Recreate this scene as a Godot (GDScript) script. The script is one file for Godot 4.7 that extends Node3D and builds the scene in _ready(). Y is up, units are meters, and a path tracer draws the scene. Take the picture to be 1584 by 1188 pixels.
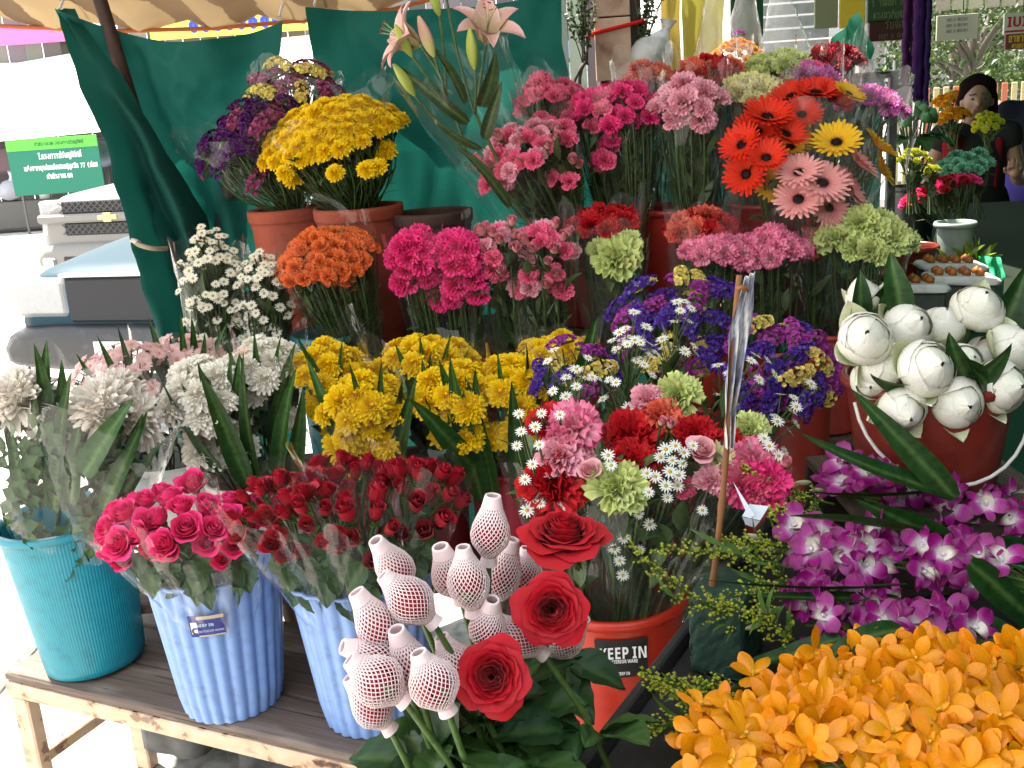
extends Node3D

var rng := RandomNumberGenerator.new()
var M := {}
var K := {}
var used := {}
var cache := {}
var swell := 1.0
var crowd := 1.0
var crease := FastNoiseLite.new()

func _ready() -> void:
	rng.seed = 20040817
	# camera: hand-held at eye height, tipped down and a little to the side
	var cam := Camera3D.new()
	cam.position = Vector3(0, 1.6, 0)
	cam.rotation_degrees = Vector3(-15.2, 0, -4.0)
	cam.fov = 40.74
	cam.near = 0.05
	cam.far = 400.0
	add_child(cam)
	cam.current = true
	# sky, sun, exposure
	var we := WorldEnvironment.new()
	var e := Environment.new()
	var sky := Sky.new()
	var sm := ProceduralSkyMaterial.new()
	sm.sky_top_color = Color(0.76, 0.78, 0.80)
	sm.sky_horizon_color = Color(0.90, 0.89, 0.86)
	sm.sky_curve = 0.25
	sm.ground_bottom_color = Color(0.5, 0.48, 0.45)
	sm.ground_horizon_color = Color(0.7, 0.7, 0.7)
	sky.sky_material = sm
	e.background_mode = Environment.BG_SKY
	e.sky = sky
	e.background_energy_multiplier = 1.0
	e.tonemap_mode = Environment.TONE_MAPPER_LINEAR
	e.tonemap_exposure = 4.6
	e.sdfgi_enabled = true
	e.ssao_enabled = true
	e.ssil_enabled = true
	we.environment = e
	add_child(we)
	var sun := DirectionalLight3D.new()
	sun.light_energy = 1.5
	sun.light_color = Color(1.0, 0.96, 0.9)
	sun.light_angular_distance = 0.5
	sun.shadow_enabled = true
	add_child(sun)
	sun.look_at_from_position(Vector3(-0.35, 0.88, -0.3), Vector3.ZERO)
	crease.seed = 5
	crease.noise_type = FastNoiseLite.TYPE_SIMPLEX
	crease.fractal_type = FastNoiseLite.FRACTAL_RIDGED
	crease.fractal_octaves = 3
	crease.frequency = 0.9
	make_materials()
	make_kinds()
	build_ground()
	build_canopies()
	build_added_shop_row()
	build_stand()
	build_bench()
	build_buckets()
	swell = 1.12
	crowd = 1.5
	build_back_row()
	build_middle_row()
	swell = 1.0
	crowd = 1.0
	build_low_row()
	build_mixed()
	build_front_roses()
	build_lotus()
	build_orchids()
	build_street()
	build_market()

# ---------------------------------------------------------------- mesh building
class G:
	var v := PackedVector3Array()
	var c := PackedColorArray()
	var uv := PackedVector2Array()
	var idx := PackedInt32Array()
	func grid(nu: int, nv: int, pts: PackedVector3Array, cols: PackedColorArray) -> void:
		var o := v.size()
		v.append_array(pts)
		c.append_array(cols)
		for i in nu + 1:
			for j in nv + 1:
				uv.append(Vector2(float(j) / nv, float(i) / nu))
		for i in nu:
			for j in nv:
				var a := o + i * (nv + 1) + j
				var b := a + nv + 1
				idx.append_array([a, b, a + 1, a + 1, b, b + 1])
	func tri(a: Vector3, b: Vector3, d: Vector3, col: Color) -> void:
		var o := v.size()
		v.append_array([a, b, d])
		c.append_array([col, col, col])
		uv.append_array([Vector2(0, 0), Vector2(1, 0), Vector2(0, 1)])
		idx.append_array([o, o + 1, o + 2])
	func quad(a: Vector3, b: Vector3, d: Vector3, e: Vector3, col: Color) -> void:
		var o := v.size()
		v.append_array([a, b, d, e])
		c.append_array([col, col, col, col])
		uv.append_array([Vector2(0, 1), Vector2(1, 1), Vector2(1, 0), Vector2(0, 0)])
		idx.append_array([o, o + 2, o + 1, o, o + 3, o + 2])
	func tube(pts: PackedVector3Array, rad: PackedFloat32Array, sides: int, col: Color, caps := false, col2 := Color(-1, 0, 0)) -> void:
		var n := pts.size()
		var p := PackedVector3Array()
		var cs := PackedColorArray()
		var up := Vector3(0.13, 0.21, 0.97)
		for i in n:
			var d := (pts[mini(i + 1, n - 1)] - pts[maxi(i - 1, 0)]).normalized()
			if absf(d.dot(up)) > 0.95:
				up = Vector3(0.97, 0.1, 0.2)
			var e1 := d.cross(up).normalized()
			up = e1.cross(d)
			var cc := col if col2.r < 0 else col.lerp(col2, float(i) / (n - 1))
			for j in sides + 1:
				var a := TAU * j / sides
				p.append(pts[i] + (e1 * cos(a) + up * sin(a)) * rad[i])
				cs.append(cc)
		grid(n - 1, sides, p, cs)
		if caps:
			for k in [0, n - 1]:
				for j in sides - 1:
					if j > 0:
						tri(p[k * (sides + 1)], p[k * (sides + 1) + j], p[k * (sides + 1) + j + 1], cs[k * (sides + 1)])
	func lathe(prof: PackedVector2Array, seg: int, col: Color, T := Transform3D(), flute := 0.0, nfl := 0) -> void:
		var p := PackedVector3Array()
		var cs := PackedColorArray()
		for i in prof.size():
			for j in seg + 1:
				var a := TAU * j / seg
				var r := prof[i].x
				if nfl > 0:
					r *= 1.0 + flute * (absf(sin(a * nfl * 0.5)) - 0.5)
				p.append(T * Vector3(r * cos(a), prof[i].y, r * sin(a)))
				cs.append(col)
		grid(prof.size() - 1, seg, p, cs)
	func box(T: Transform3D, s: Vector3, col: Color, bev := 0.0) -> void:
		var h := s * 0.5
		if bev <= 0.0:
			for ax in 3:
				for sg in [-1.0, 1.0]:
					var n := Vector3.ZERO
					n[ax] = sg
					var a := Vector3.ZERO
					a[(ax + 1) % 3] = 1.0
					var b := n.cross(a)
					quad(T * ((n - a - b) * h), T * ((n + a - b) * h), T * ((n + a + b) * h), T * ((n - a + b) * h), col)
			return
		var i := h - Vector3.ONE * bev
		for ax in 3:
			for sg in [-1.0, 1.0]:
				var n := Vector3.ZERO
				n[ax] = sg
				var a := Vector3.ZERO
				a[(ax + 1) % 3] = 1.0
				var b := n.cross(a)
				var nn := n * h
				quad(T * (nn + (-a - b) * i), T * (nn + (a - b) * i), T * (nn + (a + b) * i), T * (nn + (b - a) * i), col)
		for ax in 3:
			var b1 := (ax + 1) % 3
			var b2 := (ax + 2) % 3
			for s1 in [-1.0, 1.0]:
				for s2 in [-1.0, 1.0]:
					var q := []
					for e in [-1.0, 1.0]:
						var x := Vector3.ZERO
						x[ax] = e * i[ax]
						x[b1] = s1 * h[b1]
						x[b2] = s2 * i[b2]
						var y := x
						y[b1] = s1 * i[b1]
						y[b2] = s2 * h[b2]
						q.append(x)
						q.append(y)
					if s1 * s2 > 0:
						quad(T * q[0], T * q[2], T * q[3], T * q[1], col)
					else:
						quad(T * q[1], T * q[3], T * q[2], T * q[0], col)
		for sx in [-1.0, 1.0]:
			for sy in [-1.0, 1.0]:
				for sz in [-1.0, 1.0]:
					var p1 := Vector3(sx * h.x, sy * i.y, sz * i.z)
					var p2 := Vector3(sx * i.x, sy * h.y, sz * i.z)
					var p3 := Vector3(sx * i.x, sy * i.y, sz * h.z)
					if sx * sy * sz > 0:
						tri(T * p1, T * p3, T * p2, col)
					else:
						tri(T * p1, T * p2, T * p3, col)
	# a petal or leaf: spine bends from angle a0 to a1 off the Y axis, radial along X
	func petal(T: Transform3D, L: float, W: float, a0: float, a1: float, nu: int, nv: int, shape: int, cup: float, ruf: float, ca: Color, cb: Color, ce: Color, ph := 0.0, freq := 9.0) -> void:
		var p := PackedVector3Array()
		var cs := PackedColorArray()
		var x := 0.0
		var y := 0.0
		for i in nu + 1:
			var t := float(i) / nu
			var a := lerpf(a0, a1, t)
			if i > 0:
				var am := lerpf(a0, a1, t - 0.5 / nu)
				x += sin(am) * L / nu
				y += cos(am) * L / nu
			var w := 1.0
			match shape:
				0: w = pow(sin(PI * (0.1 + 0.84 * t)), 0.6)
				1: w = 0.12 + 0.88 * pow(t, 0.8)
				2: w = pow(maxf(sin(PI * pow(t, 0.75)), 0.0), 0.8)
				3: w = 0.1 * (1.0 - t) + pow(maxf(sin(PI * pow(t, 1.35) * 0.97), 0.0), 0.6)
				4: w = (1.0 - t) * 0.9 + 0.1 if t > 0.0 else 0.8
				6: w = 0.06 + 0.94 * sqrt(maxf(1.0 - pow(2.0 * pow(t, 0.85) - 1.0, 2.0), 0.0)) * (0.55 + 0.45 * t) * (1.0 if t < 0.999 else 0.4)
				5: w = pow(maxf(sin(PI * (0.1 + 0.9 * pow(t, 0.6))), 0.0), 0.75)
			for j in nv + 1:
				var s := 2.0 * j / nv - 1.0
				var ws := w * W
				var off := cup * s * s * ws + ruf * t * W * sin(s * freq + ph + t * 2.0)
				var dl := 0.0
				if ruf > 0.0 and shape == 1:
					dl = t * L * (0.055 * (1.0 if j % 2 == 0 else -0.8) - 0.2 * s * s)
				p.append(T * Vector3(x + sin(a) * dl - cos(a) * off, y + cos(a) * dl + sin(a) * off, s * ws))
				cs.append(ca.lerp(cb, t).lerp(ce, t * absf(s * s * s) if shape != 1 else pow(t, 3.0)))
		grid(nu, nv, p, cs)
	# a cupped petal: part of a surface of revolution given by a profile of (radius, height)
	func cup(T: Transform3D, phi: float, dphi: float, prof: PackedVector2Array, nv: int, drop: float, wob: float, ca: Color, cb: Color, ph := 0.0) -> void:
		var nu := prof.size() - 1
		var p := PackedVector3Array()
		var cs := PackedColorArray()
		for i in nu + 1:
			var t := float(i) / nu
			for j in nv + 1:
				var s := 2.0 * j / nv - 1.0
				var tt := t * (1.0 - drop * pow(absf(s), 2.2))
				var q := tt * nu
				var k := mini(int(q), nu - 1)
				var r := prof[k].lerp(prof[k + 1], q - k)
				var an := phi + s * dphi * 0.5
				var rr := r.x + wob * t * sin(s * 5.0 + ph) * 0.5 + wob * 0.35 * t * t * sin(s * 13.0 + ph * 2.0)
				p.append(T * Vector3(rr * cos(an), r.y + wob * 0.6 * t * sin(s * 4.0 + ph * 1.7), rr * sin(an)))
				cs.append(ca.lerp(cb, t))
		grid(nu, nv, p, cs)
	func add(o: G, T: Transform3D, tint := Color.WHITE) -> void:
		var b := v.size()
		v.append_array(T * o.v)
		if tint == Color.WHITE:
			c.append_array(o.c)
		else:
			for k in o.c:
				c.append(k * tint)
		uv.append_array(o.uv)
		var e := o.idx.duplicate()
		for k in e.size():
			e[k] += b
		idx.append_array(e)
	func mesh(flat := false) -> ArrayMesh:
		var n := PackedVector3Array()
		n.resize(v.size())
		for k in range(0, idx.size(), 3):
			var a := idx[k]
			var b := idx[k + 1]
			var d := idx[k + 2]
			var f := (v[d] - v[a]).cross(v[b] - v[a])
			n[a] += f
			n[b] += f
			n[d] += f
		for k in n.size():
			n[k] = n[k].normalized() if n[k].length_squared() > 1e-24 else Vector3.UP
		var arr := []
		arr.resize(Mesh.ARRAY_MAX)
		arr[Mesh.ARRAY_VERTEX] = v
		arr[Mesh.ARRAY_NORMAL] = n
		arr[Mesh.ARRAY_COLOR] = c
		arr[Mesh.ARRAY_TEX_UV] = uv
		arr[Mesh.ARRAY_INDEX] = idx
		var m := ArrayMesh.new()
		m.add_surface_from_arrays(Mesh.PRIMITIVE_TRIANGLES, arr)
		return m

func rnd(a: float, b: float) -> float:
	return rng.randf_range(a, b)

func jit(c: Color, k: float) -> Color:
	var f := 1.0 + rnd(-k, k)
	return Color(clampf(c.r * f * (1.0 + rnd(-k, k) * 0.3), 0, 1), clampf(c.g * f * (1.0 + rnd(-k, k) * 0.5), 0, 1), clampf(c.b * f * (1.0 + rnd(-k, k) * 0.3), 0, 1))

func aim(at: Vector3, y: Vector3, spin := 0.0, s := 1.0) -> Transform3D:
	y = y.normalized()
	var ref := Vector3.RIGHT if absf(y.x) < 0.9 else Vector3.FORWARD
	var z := ref.cross(y).normalized()
	var x := y.cross(z)
	return Transform3D(Basis(x, y, z) * Basis(Vector3.UP, spin) * Basis.from_scale(Vector3.ONE * s), at)

func roty(a: float) -> Transform3D:
	return Transform3D(Basis(Vector3.UP, a), Vector3.ZERO)

func bez(a: Vector3, b: Vector3, d: Vector3, n: int) -> PackedVector3Array:
	var p := PackedVector3Array()
	for i in n + 1:
		var t := float(i) / n
		p.append(a.lerp(b, t).lerp(b.lerp(d, t), t))
	return p

func radii(a: float, b: float, n: int) -> PackedFloat32Array:
	var r := PackedFloat32Array()
	for i in n + 1:
		r.append(lerpf(a, b, float(i) / n))
	return r

func numbered(n: String) -> String:
	used[n] = used.get(n, -1) + 1
	return n if used[n] == 0 else "%s_%03d" % [n, used[n]]

func thing(called: String, label: String, category: String, at := Vector3.ZERO, group := "") -> Node3D:
	var o := Node3D.new()
	o.name = numbered(called)
	add_child(o)
	o.position = at
	o.set_meta("label", label)
	o.set_meta("category", category)
	if group:
		o.set_meta("group", group)
	return o

func part(parent: Node3D, called: String, m: Mesh, mat: Material, T := Transform3D(), stuff := false) -> MeshInstance3D:
	var o := MeshInstance3D.new()
	o.name = called
	o.mesh = m
	o.material_override = mat
	o.transform = T
	parent.add_child(o, true)
	if stuff:
		o.set_meta("kind", "stuff")
	return o

func struct(called: String, m: Mesh, mat: Material, T := Transform3D()) -> MeshInstance3D:
	var o := part(self, called, m, mat, T)
	o.set_meta("kind", "structure")
	return o

# ---------------------------------------------------------------- materials
func noise_tex(size: int, freq: float, ramp: Array, seed_: int, oct := 4, kind := FastNoiseLite.TYPE_SIMPLEX_SMOOTH) -> ImageTexture:
	var n := FastNoiseLite.new()
	n.seed = seed_
	n.frequency = freq
	n.noise_type = kind
	n.fractal_octaves = oct
	var im := n.get_seamless_image(size, size)
	var out := Image.create(size, size, false, Image.FORMAT_RGB8)
	var g := Gradient.new()
	g.offsets = PackedFloat32Array(ramp.map(func(r): return r[0]))
	g.colors = PackedColorArray(ramp.map(func(r): return r[1]))
	for y in size:
		for x in size:
			out.set_pixel(x, y, g.sample(im.get_pixel(x, y).r))
	return ImageTexture.create_from_image(out)

func grey(a: float) -> Color:
	return Color(a, a, a)

func mat(col: Color, rough: float, opts := {}) -> StandardMaterial3D:
	var m := StandardMaterial3D.new()
	m.albedo_color = col.linear_to_srgb()
	m.roughness = rough
	m.vertex_color_use_as_albedo = true
	m.cull_mode = BaseMaterial3D.CULL_DISABLED
	for k in opts:
		match k:
			"back":
				m.backlight_enabled = true
				m.backlight = opts[k]
			"metal": m.metallic = opts[k]
			"coat":
				m.clearcoat_enabled = true
				m.clearcoat = opts[k]
				m.clearcoat_roughness = 0.12
			"rim":
				m.rim_enabled = true
				m.rim = opts[k]
			"spec": m.metallic_specular = opts[k]
			"tex":
				m.albedo_texture = opts[k]
			"tri":
				m.uv1_triplanar = true
				m.uv1_scale = Vector3.ONE * opts[k]
			"wtri":
				m.uv1_triplanar = true
				m.uv1_world_triplanar = true
				m.uv1_scale = Vector3.ONE * opts[k]
			"uvs": m.uv1_scale = opts[k]
			"bump":
				m.heightmap_enabled = true
				m.heightmap_texture = opts[k][0]
				m.heightmap_scale = opts[k][1]
			"rtex": m.roughness_texture = opts[k]
			"alpha":
				m.transparency = BaseMaterial3D.TRANSPARENCY_ALPHA
				m.albedo_color.a = opts[k]
			"sss":
				m.subsurf_scatter_enabled = true
				m.subsurf_scatter_strength = opts[k]
	return m

func make_materials() -> void:
	var W := Color.WHITE
	var fine := noise_tex(256, 0.03, [[0.0, grey(0.86)], [0.5, grey(0.97)], [1.0, grey(1.0)]], 3)
	var grain := noise_tex(256, 0.05, [[0.0, grey(0.0)], [1.0, grey(1.0)]], 5, 5)
	M.petal = mat(W, 0.62, {"back": Color(0.62, 0.62, 0.62), "spec": 0.35, "tex": fine, "tri": 2.0})
	M.waxy = mat(W, 0.42, {"back": Color(0.55, 0.55, 0.55), "spec": 0.45, "tex": fine, "tri": 1.6})
	M.velvet = mat(W, 0.55, {"back": Color(0.3, 0.3, 0.3), "spec": 0.35, "rim": 0.1, "tex": fine, "tri": 2.0})
	var leaf_t := noise_tex(256, 0.025, [[0.0, Color(0.62, 0.66, 0.5)], [0.5, Color(0.9, 0.92, 0.85)], [1.0, W]], 8)
	M.leaf = mat(W, 0.42, {"back": Color(0.4, 0.42, 0.3), "spec": 0.35, "tex": leaf_t, "tri": 9.0})
	M.stem = mat(W, 0.5, {"tex": leaf_t, "tri": 12.0})
	M.film = mat(Color(0.93, 0.95, 0.97), 0.06, {"alpha": 0.006, "spec": 0.37})
	M.haze_film = mat(Color(0.95, 0.93, 0.93), 0.16, {"alpha": 0.03, "spec": 0.38})
	var scuff := noise_tex(512, 0.02, [[0.0, Color(0.8, 0.79, 0.77)], [0.25, Color(0.94, 0.935, 0.93)], [0.5, grey(0.985)], [1.0, W]], 41, 6)
	var wear := noise_tex(256, 0.03, [[0.0, grey(0.32)], [0.5, grey(0.38)], [1.0, grey(0.48)]], 43, 5)
	M.plastic = mat(W, 1.0, {"tex": scuff, "rtex": wear, "tri": 2.6})
	M.dull = mat(W, 0.7, {"bump": [grain, 0.05], "tri": 8.0})
	M.foam_net = mat(W, 0.75, {"back": Color(0.5, 0.5, 0.5)})
	var clay_t := noise_tex(256, 0.012, [[0.0, Color(0.62, 0.52, 0.48)], [0.4, Color(0.9, 0.86, 0.84)], [0.7, W], [1.0, Color(1.0, 0.96, 0.92)]], 12, 6)
	M.clay = mat(W, 0.8, {"tex": clay_t, "tri": 2.2, "bump": [grain, 0.08]})
	var wood := Image.create(512, 512, false, Image.FORMAT_RGB8)
	var n1 := FastNoiseLite.new()
	n1.seed = 4
	n1.frequency = 0.02
	n1.fractal_octaves = 5
	var n2 := FastNoiseLite.new()
	n2.seed = 9
	n2.frequency = 0.006
	n2.fractal_octaves = 4
	for y in 512:
		for x in 512:
			var a := n1.get_noise_2d(x * 0.22, y * 6.0) * 0.5 + 0.5
			var b := n2.get_noise_2d(x, y * 1.6) * 0.5 + 0.5
			var cc := Color(0.44, 0.38, 0.35).lerp(Color(0.66, 0.6, 0.55), a).lerp(Color(0.76, 0.72, 0.68), smoothstep(0.5, 0.8, b) * 0.7)
			if a < 0.27:
				cc = cc * 0.55
			wood.set_pixel(x, y, cc)
	var wood_t := ImageTexture.create_from_image(wood)
	M.old_wood = mat(W, 0.75, {"tex": wood_t, "bump": [wood_t, 0.25]})
	var chip := noise_tex(512, 0.012, [[0.0, Color(0.25, 0.17, 0.12)], [0.2, Color(0.42, 0.28, 0.2)], [0.27, Color(0.93, 0.86, 0.78)], [1.0, W]], 21, 6)
	M.chipped = mat(W, 0.5, {"tex": chip, "wtri": 2.4, "bump": [chip, 0.05]})
	var conc := noise_tex(512, 0.02, [[0.0, grey(0.62)], [0.5, grey(0.88)], [1.0, W]], 31, 6)
	M.concrete = mat(W, 0.9, {"tex": conc, "wtri": 1.3, "bump": [conc, 0.3]})
	M.road = mat(Color(0.52, 0.51, 0.49), 0.9, {"tex": conc, "wtri": 0.6, "bump": [conc, 0.4]})
	var weave := Image.create(256, 256, false, Image.FORMAT_RGB8)
	for y in 256:
		for x in 256:
			var k := 0.86 + 0.07 * sin(x * TAU / 4.0) + 0.07 * sin(y * TAU / 4.0)
			k += n1.get_noise_2d(x * 3.0, y * 3.0) * 0.08
			weave.set_pixel(x, y, grey(clampf(k, 0, 1)))
	var weave_t := ImageTexture.create_from_image(weave)
	M.cloth = mat(W, 0.7, {"back": Color(0.85, 0.85, 0.85), "tex": weave_t, "uvs": Vector3(14, 14, 1), "spec": 0.3})
	M.fabric = mat(W, 0.95, {"spec": 0.15})
	M.skin = mat(W, 0.5, {"sss": 0.15})
	M.car = mat(W, 0.5, {"metal": 0.1, "spec": 0.3})
	M.chrome = mat(Color(0.75, 0.75, 0.76), 0.18, {"metal": 1.0})
	M.glass = mat(Color(0.08, 0.1, 0.11), 0.06, {"spec": 0.6})
	M.lens = mat(Color(0.85, 0.87, 0.88), 0.1, {"alpha": 0.25, "spec": 0.6})
	M.rubber = mat(Color(0.025, 0.025, 0.026), 0.7)
	M.paper = mat(W, 0.65)
	M.ink = mat(W, 0.6)
	M.metal = mat(Color(0.55, 0.55, 0.55), 0.4, {"metal": 0.9})

# ---------------------------------------------------------------- flowers (unit size, facing +Y)
const GREEN := Color(0.075, 0.15, 0.03)
const DKGREEN := Color(0.03, 0.075, 0.022)

func variants(key: String, n: int, build: Callable) -> Array:
	if not cache.has(key):
		var a := []
		for i in n:
			a.append(build.call().mesh())
		cache[key] = a
	return cache[key]

func calyx(g: G, y0: float, y1: float, r0: float, r1: float, col := GREEN) -> void:
	g.lathe(PackedVector2Array([Vector2(r0 * 0.4, y0), Vector2(r0, y0 + 0.1), Vector2(r1, y1)]), 7, col)

func g_carnation(edge: Color, mid: Color, base: Color) -> G:
	var g := G.new()
	var rings := [[4, 0.1, 0.25, 0.62], [6, 0.3, 0.6, 0.78], [7, 0.55, 0.95, 0.9], [8, 0.8, 1.3, 1.0], [8, 1.0, 1.75, 1.05]]
	for k in rings.size():
		var r: Array = rings[k]
		for i in r[0]:
			var phi: float = TAU * (i + rnd(-0.55, 0.55)) / r[0] + k * 0.5
			var T := roty(phi) * Transform3D(Basis(Vector3.UP, rnd(-0.5, 0.5)) * Basis(Vector3.RIGHT, rnd(-0.3, 0.3)), Vector3(0.03, -0.45, rnd(-0.1, 0.1)))
			g.petal(T, r[3] * rnd(0.78, 1.08), 0.42 * rnd(0.85, 1.2), r[1] * rnd(0.75, 1.1), r[2] * rnd(0.85, 1.12), 4, 10, 1, rnd(0.0, 0.35), rnd(0.2, 0.4), base, jit(mid, 0.14), jit(edge, 0.14), rnd(0, 6), rnd(8, 12))
	calyx(g, -1.15, -0.38, 0.16, 0.24)
	return g

func g_pompon(col: Color, tipc: Color, cen: Color, n := 95, flatten := 1.0) -> G:
	var g := G.new()
	for i in n:
		var f := (i + 0.5) / n
		var a := lerpf(0.06, 1.75, pow(f, 0.62))
		var L := lerpf(0.3, 0.78, pow(f, 0.5)) * rnd(0.88, 1.1)
		var T := roty(i * 2.39996 + rnd(-0.15, 0.15)) * Transform3D(Basis.IDENTITY, Vector3(0.02, -0.05 - f * 0.16, 0))
		g.petal(T, L, 0.135 * rnd(0.85, 1.2), a * 0.75 * flatten, a * 1.05, 3, 2, 0, 0.9, 0.0, jit(col.lerp(cen, 1.0 - f), 0.08), jit(tipc, 0.1), tipc, 0.0)
	var p := PackedVector2Array([Vector2(0.0, -0.4), Vector2(0.24, -0.34), Vector2(0.42, -0.2), Vector2(0.45, 0.05), Vector2(0.3, 0.22), Vector2(0.0, 0.28)])
	g.lathe(p, 10, col)
	return g

func g_spider(col: Color, tipc: Color, cen: Color) -> G:
	var g := G.new()
	for i in 210:
		var f := (i + 0.5) / 210.0
		var a := lerpf(0.05, 2.0, pow(f, 0.6))
		var L := lerpf(0.42, 1.0, pow(f, 0.45)) * rnd(0.85, 1.15)
		var T := roty(i * 2.39996 + rnd(-0.2, 0.2)) * Transform3D(Basis(Vector3.UP, rnd(-0.15, 0.15)), Vector3(0.02, -0.1 - f * 0.1, 0))
		g.petal(T, L, 0.125 * rnd(0.8, 1.25), a * rnd(0.85, 1.05), a * 0.55 if f < 0.75 else a * rnd(1.0, 1.35), 4, 2, 0, 1.2, 0.0, cen.lerp(col, f), jit(col, 0.06), tipc, 0.0)
	g.lathe(PackedVector2Array([Vector2(0.0, -0.35), Vector2(0.3, -0.3), Vector2(0.5, -0.1), Vector2(0.48, 0.15), Vector2(0.3, 0.32), Vector2(0.0, 0.38)]), 10, col)
	return g

func g_daisy(col: Color, cen: Color, n := 15, w := 0.16) -> G:
	var g := G.new()
	for i in n:
		var T := roty(TAU * (i + rnd(-0.2, 0.2)) / n) * Transform3D(Basis.IDENTITY, Vector3(0.16, 0, 0))
		g.petal(T, 0.84 * rnd(0.88, 1.05), w, rnd(1.15, 1.35), rnd(1.5, 1.95), 2, 2, 0, 0.3, 0.0, col, jit(col, 0.06), col)
	g.lathe(PackedVector2Array([Vector2(0.27, -0.02), Vector2(0.25, 0.1), Vector2(0.12, 0.17), Vector2(0.0, 0.18)]), 8, cen)
	g.lathe(PackedVector2Array([Vector2(0.03, -0.35), Vector2(0.12, -0.25), Vector2(0.24, 0.0)]), 6, GREEN)
	return g

func g_gerbera(col: Color, tipc: Color, back: float) -> G:
	var g := G.new()
	for k in 2:
		for i in 24:
			var T := roty(TAU * (i + 0.5 * k + rnd(-0.22, 0.22)) / 24.0) * Transform3D(Basis.IDENTITY, Vector3(0.14, -0.04 * k, 0))
			g.petal(T, (0.86 - 0.14 * (1 - k)) * rnd(0.93, 1.04), 0.098, 1.05 - back + 0.12 * k, 1.45 - back + 0.14 * k + rnd(-0.1, 0.1), 4, 2, 0, -0.35, 0.0, jit(col, 0.08), jit(tipc, 0.1), tipc)
	for i in 34:
		var T := roty(i * 2.39996) * Transform3D(Basis.IDENTITY, Vector3(0.16 + 0.005 * (i % 5), 0.0, 0))
		g.petal(T, 0.17 * rnd(0.7, 1.2), 0.025, 0.3, 1.2, 2, 2, 0, 0.0, 0.0, col * 0.5, jit(col, 0.2), col)
	return g

func g_gerbera_eye() -> G:
	var g := G.new()
	for i in 60:
		var f := (i + 0.5) / 60.0
		var a := i * 2.39996
		var r := 0.2 * sqrt(f)
		var T := aim(Vector3(cos(a) * r, 0.05 + 0.03 * sin(f * PI), sin(a) * r), Vector3(cos(a) * f, 1.2, sin(a) * f))
		g.petal(T, 0.07, 0.018, 0.0, 0.3, 1, 2, 4, 0.4, 0.0, Color(0.01, 0.006, 0.004), jit(Color(0.03, 0.014, 0.01), 0.4), Color(0.05, 0.03, 0.01))
	g.lathe(PackedVector2Array([Vector2(0.21, -0.05), Vector2(0.2, 0.05), Vector2(0.1, 0.085), Vector2(0.0, 0.07)]), 12, Color(0.012, 0.007, 0.005))
	return g

# profile of one rose petal: f from 0 (heart) to 1 (outermost)
func rose_prof(f: float, open: float, n := 8) -> PackedVector2Array:
	var p := PackedVector2Array()
	var R := lerpf(0.1, 0.62 + 0.2 * open, pow(f, 0.85))
	var Hh := lerpf(0.98, 0.9 - 0.3 * open, f * f)
	var curl := lerpf(0.04, 0.14 + 0.42 * open, f * f)
	for i in n + 1:
		var t := float(i) / n
		var r := R * pow(sin(minf(t * 1.35, 1.0) * PI * 0.5), 0.75)
		r *= 1.0 - (1.0 - f) * 0.25 * t
		var u := maxf(0.0, (t - 0.62) / 0.38)
		p.append(Vector2(r + curl * u * u, Hh * t - 0.1 * f - curl * 0.55 * u * u))
	return p

func rose_petals(n: int, open: float, ca: Color, cb: Color, wob: float, seg := 10) -> Array:
	var out := []
	for i in n:
		var f := float(i) / (n - 1)
		var g := G.new()
		var pf := rose_prof(f, open, 8 if seg > 8 else 5)
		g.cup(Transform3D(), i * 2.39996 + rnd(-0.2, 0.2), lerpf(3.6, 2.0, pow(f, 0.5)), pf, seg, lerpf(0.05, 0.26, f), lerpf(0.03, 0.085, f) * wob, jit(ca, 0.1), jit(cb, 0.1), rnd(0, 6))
		out.append(g)
	return out

func g_sepals(n: int, L: float, W: float, a0: float, a1: float, col := GREEN) -> G:
	var g := G.new()
	for i in n:
		g.petal(roty(TAU * i / n + rnd(-0.2, 0.2)) * Transform3D(Basis.IDENTITY, Vector3(0.1, -0.08, 0)), L, W, a0, a1 + rnd(-0.3, 0.3), 4, 2, 4, 0.2, 0.0, col, col, col)
	g.lathe(PackedVector2Array([Vector2(0.06, -0.3), Vector2(0.17, -0.18), Vector2(0.2, -0.06)]), 8, col)
	return g

func g_rose(ca: Color, cb: Color, open: float, n := 13) -> G:
	var g := G.new()
	for q in rose_petals(n, open, ca, cb, 1.0, 7):
		g.add(q, Transform3D())
	g.add(g_sepals(5, 0.5, 0.11, 1.0 if open < 0.4 else 1.4, 0.6 if open < 0.4 else 1.9), Transform3D())
	return g

func g_rosebud(ca: Color, cb: Color) -> G:
	var g := G.new()
	var n := 8
	for i in n:
		var f := float(i) / (n - 1)
		var R := lerpf(0.1, 0.36, f)
		var pf := PackedVector2Array()
		for k in 6:
			var t := k / 5.0
			var u := maxf(0, (t - 0.75) / 0.25)
			pf.append(Vector2(R * pow(sin(minf(t * 1.7, 1.0) * PI * 0.5), 0.8) * (1.0 - 0.22 * t * t) + 0.12 * f * u * u, lerpf(1.1, 0.95, f) * t - 0.05 * f * u))
		g.cup(Transform3D(), i * 2.39996, lerpf(3.4, 2.4, f), pf, 6, 0.13, 0.05, jit(ca, 0.12), jit(cb, 0.12), rnd(0, 6))
	g.add(g_sepals(5, 0.62, 0.1, 0.9, 0.15), Transform3D())
	return g

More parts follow.
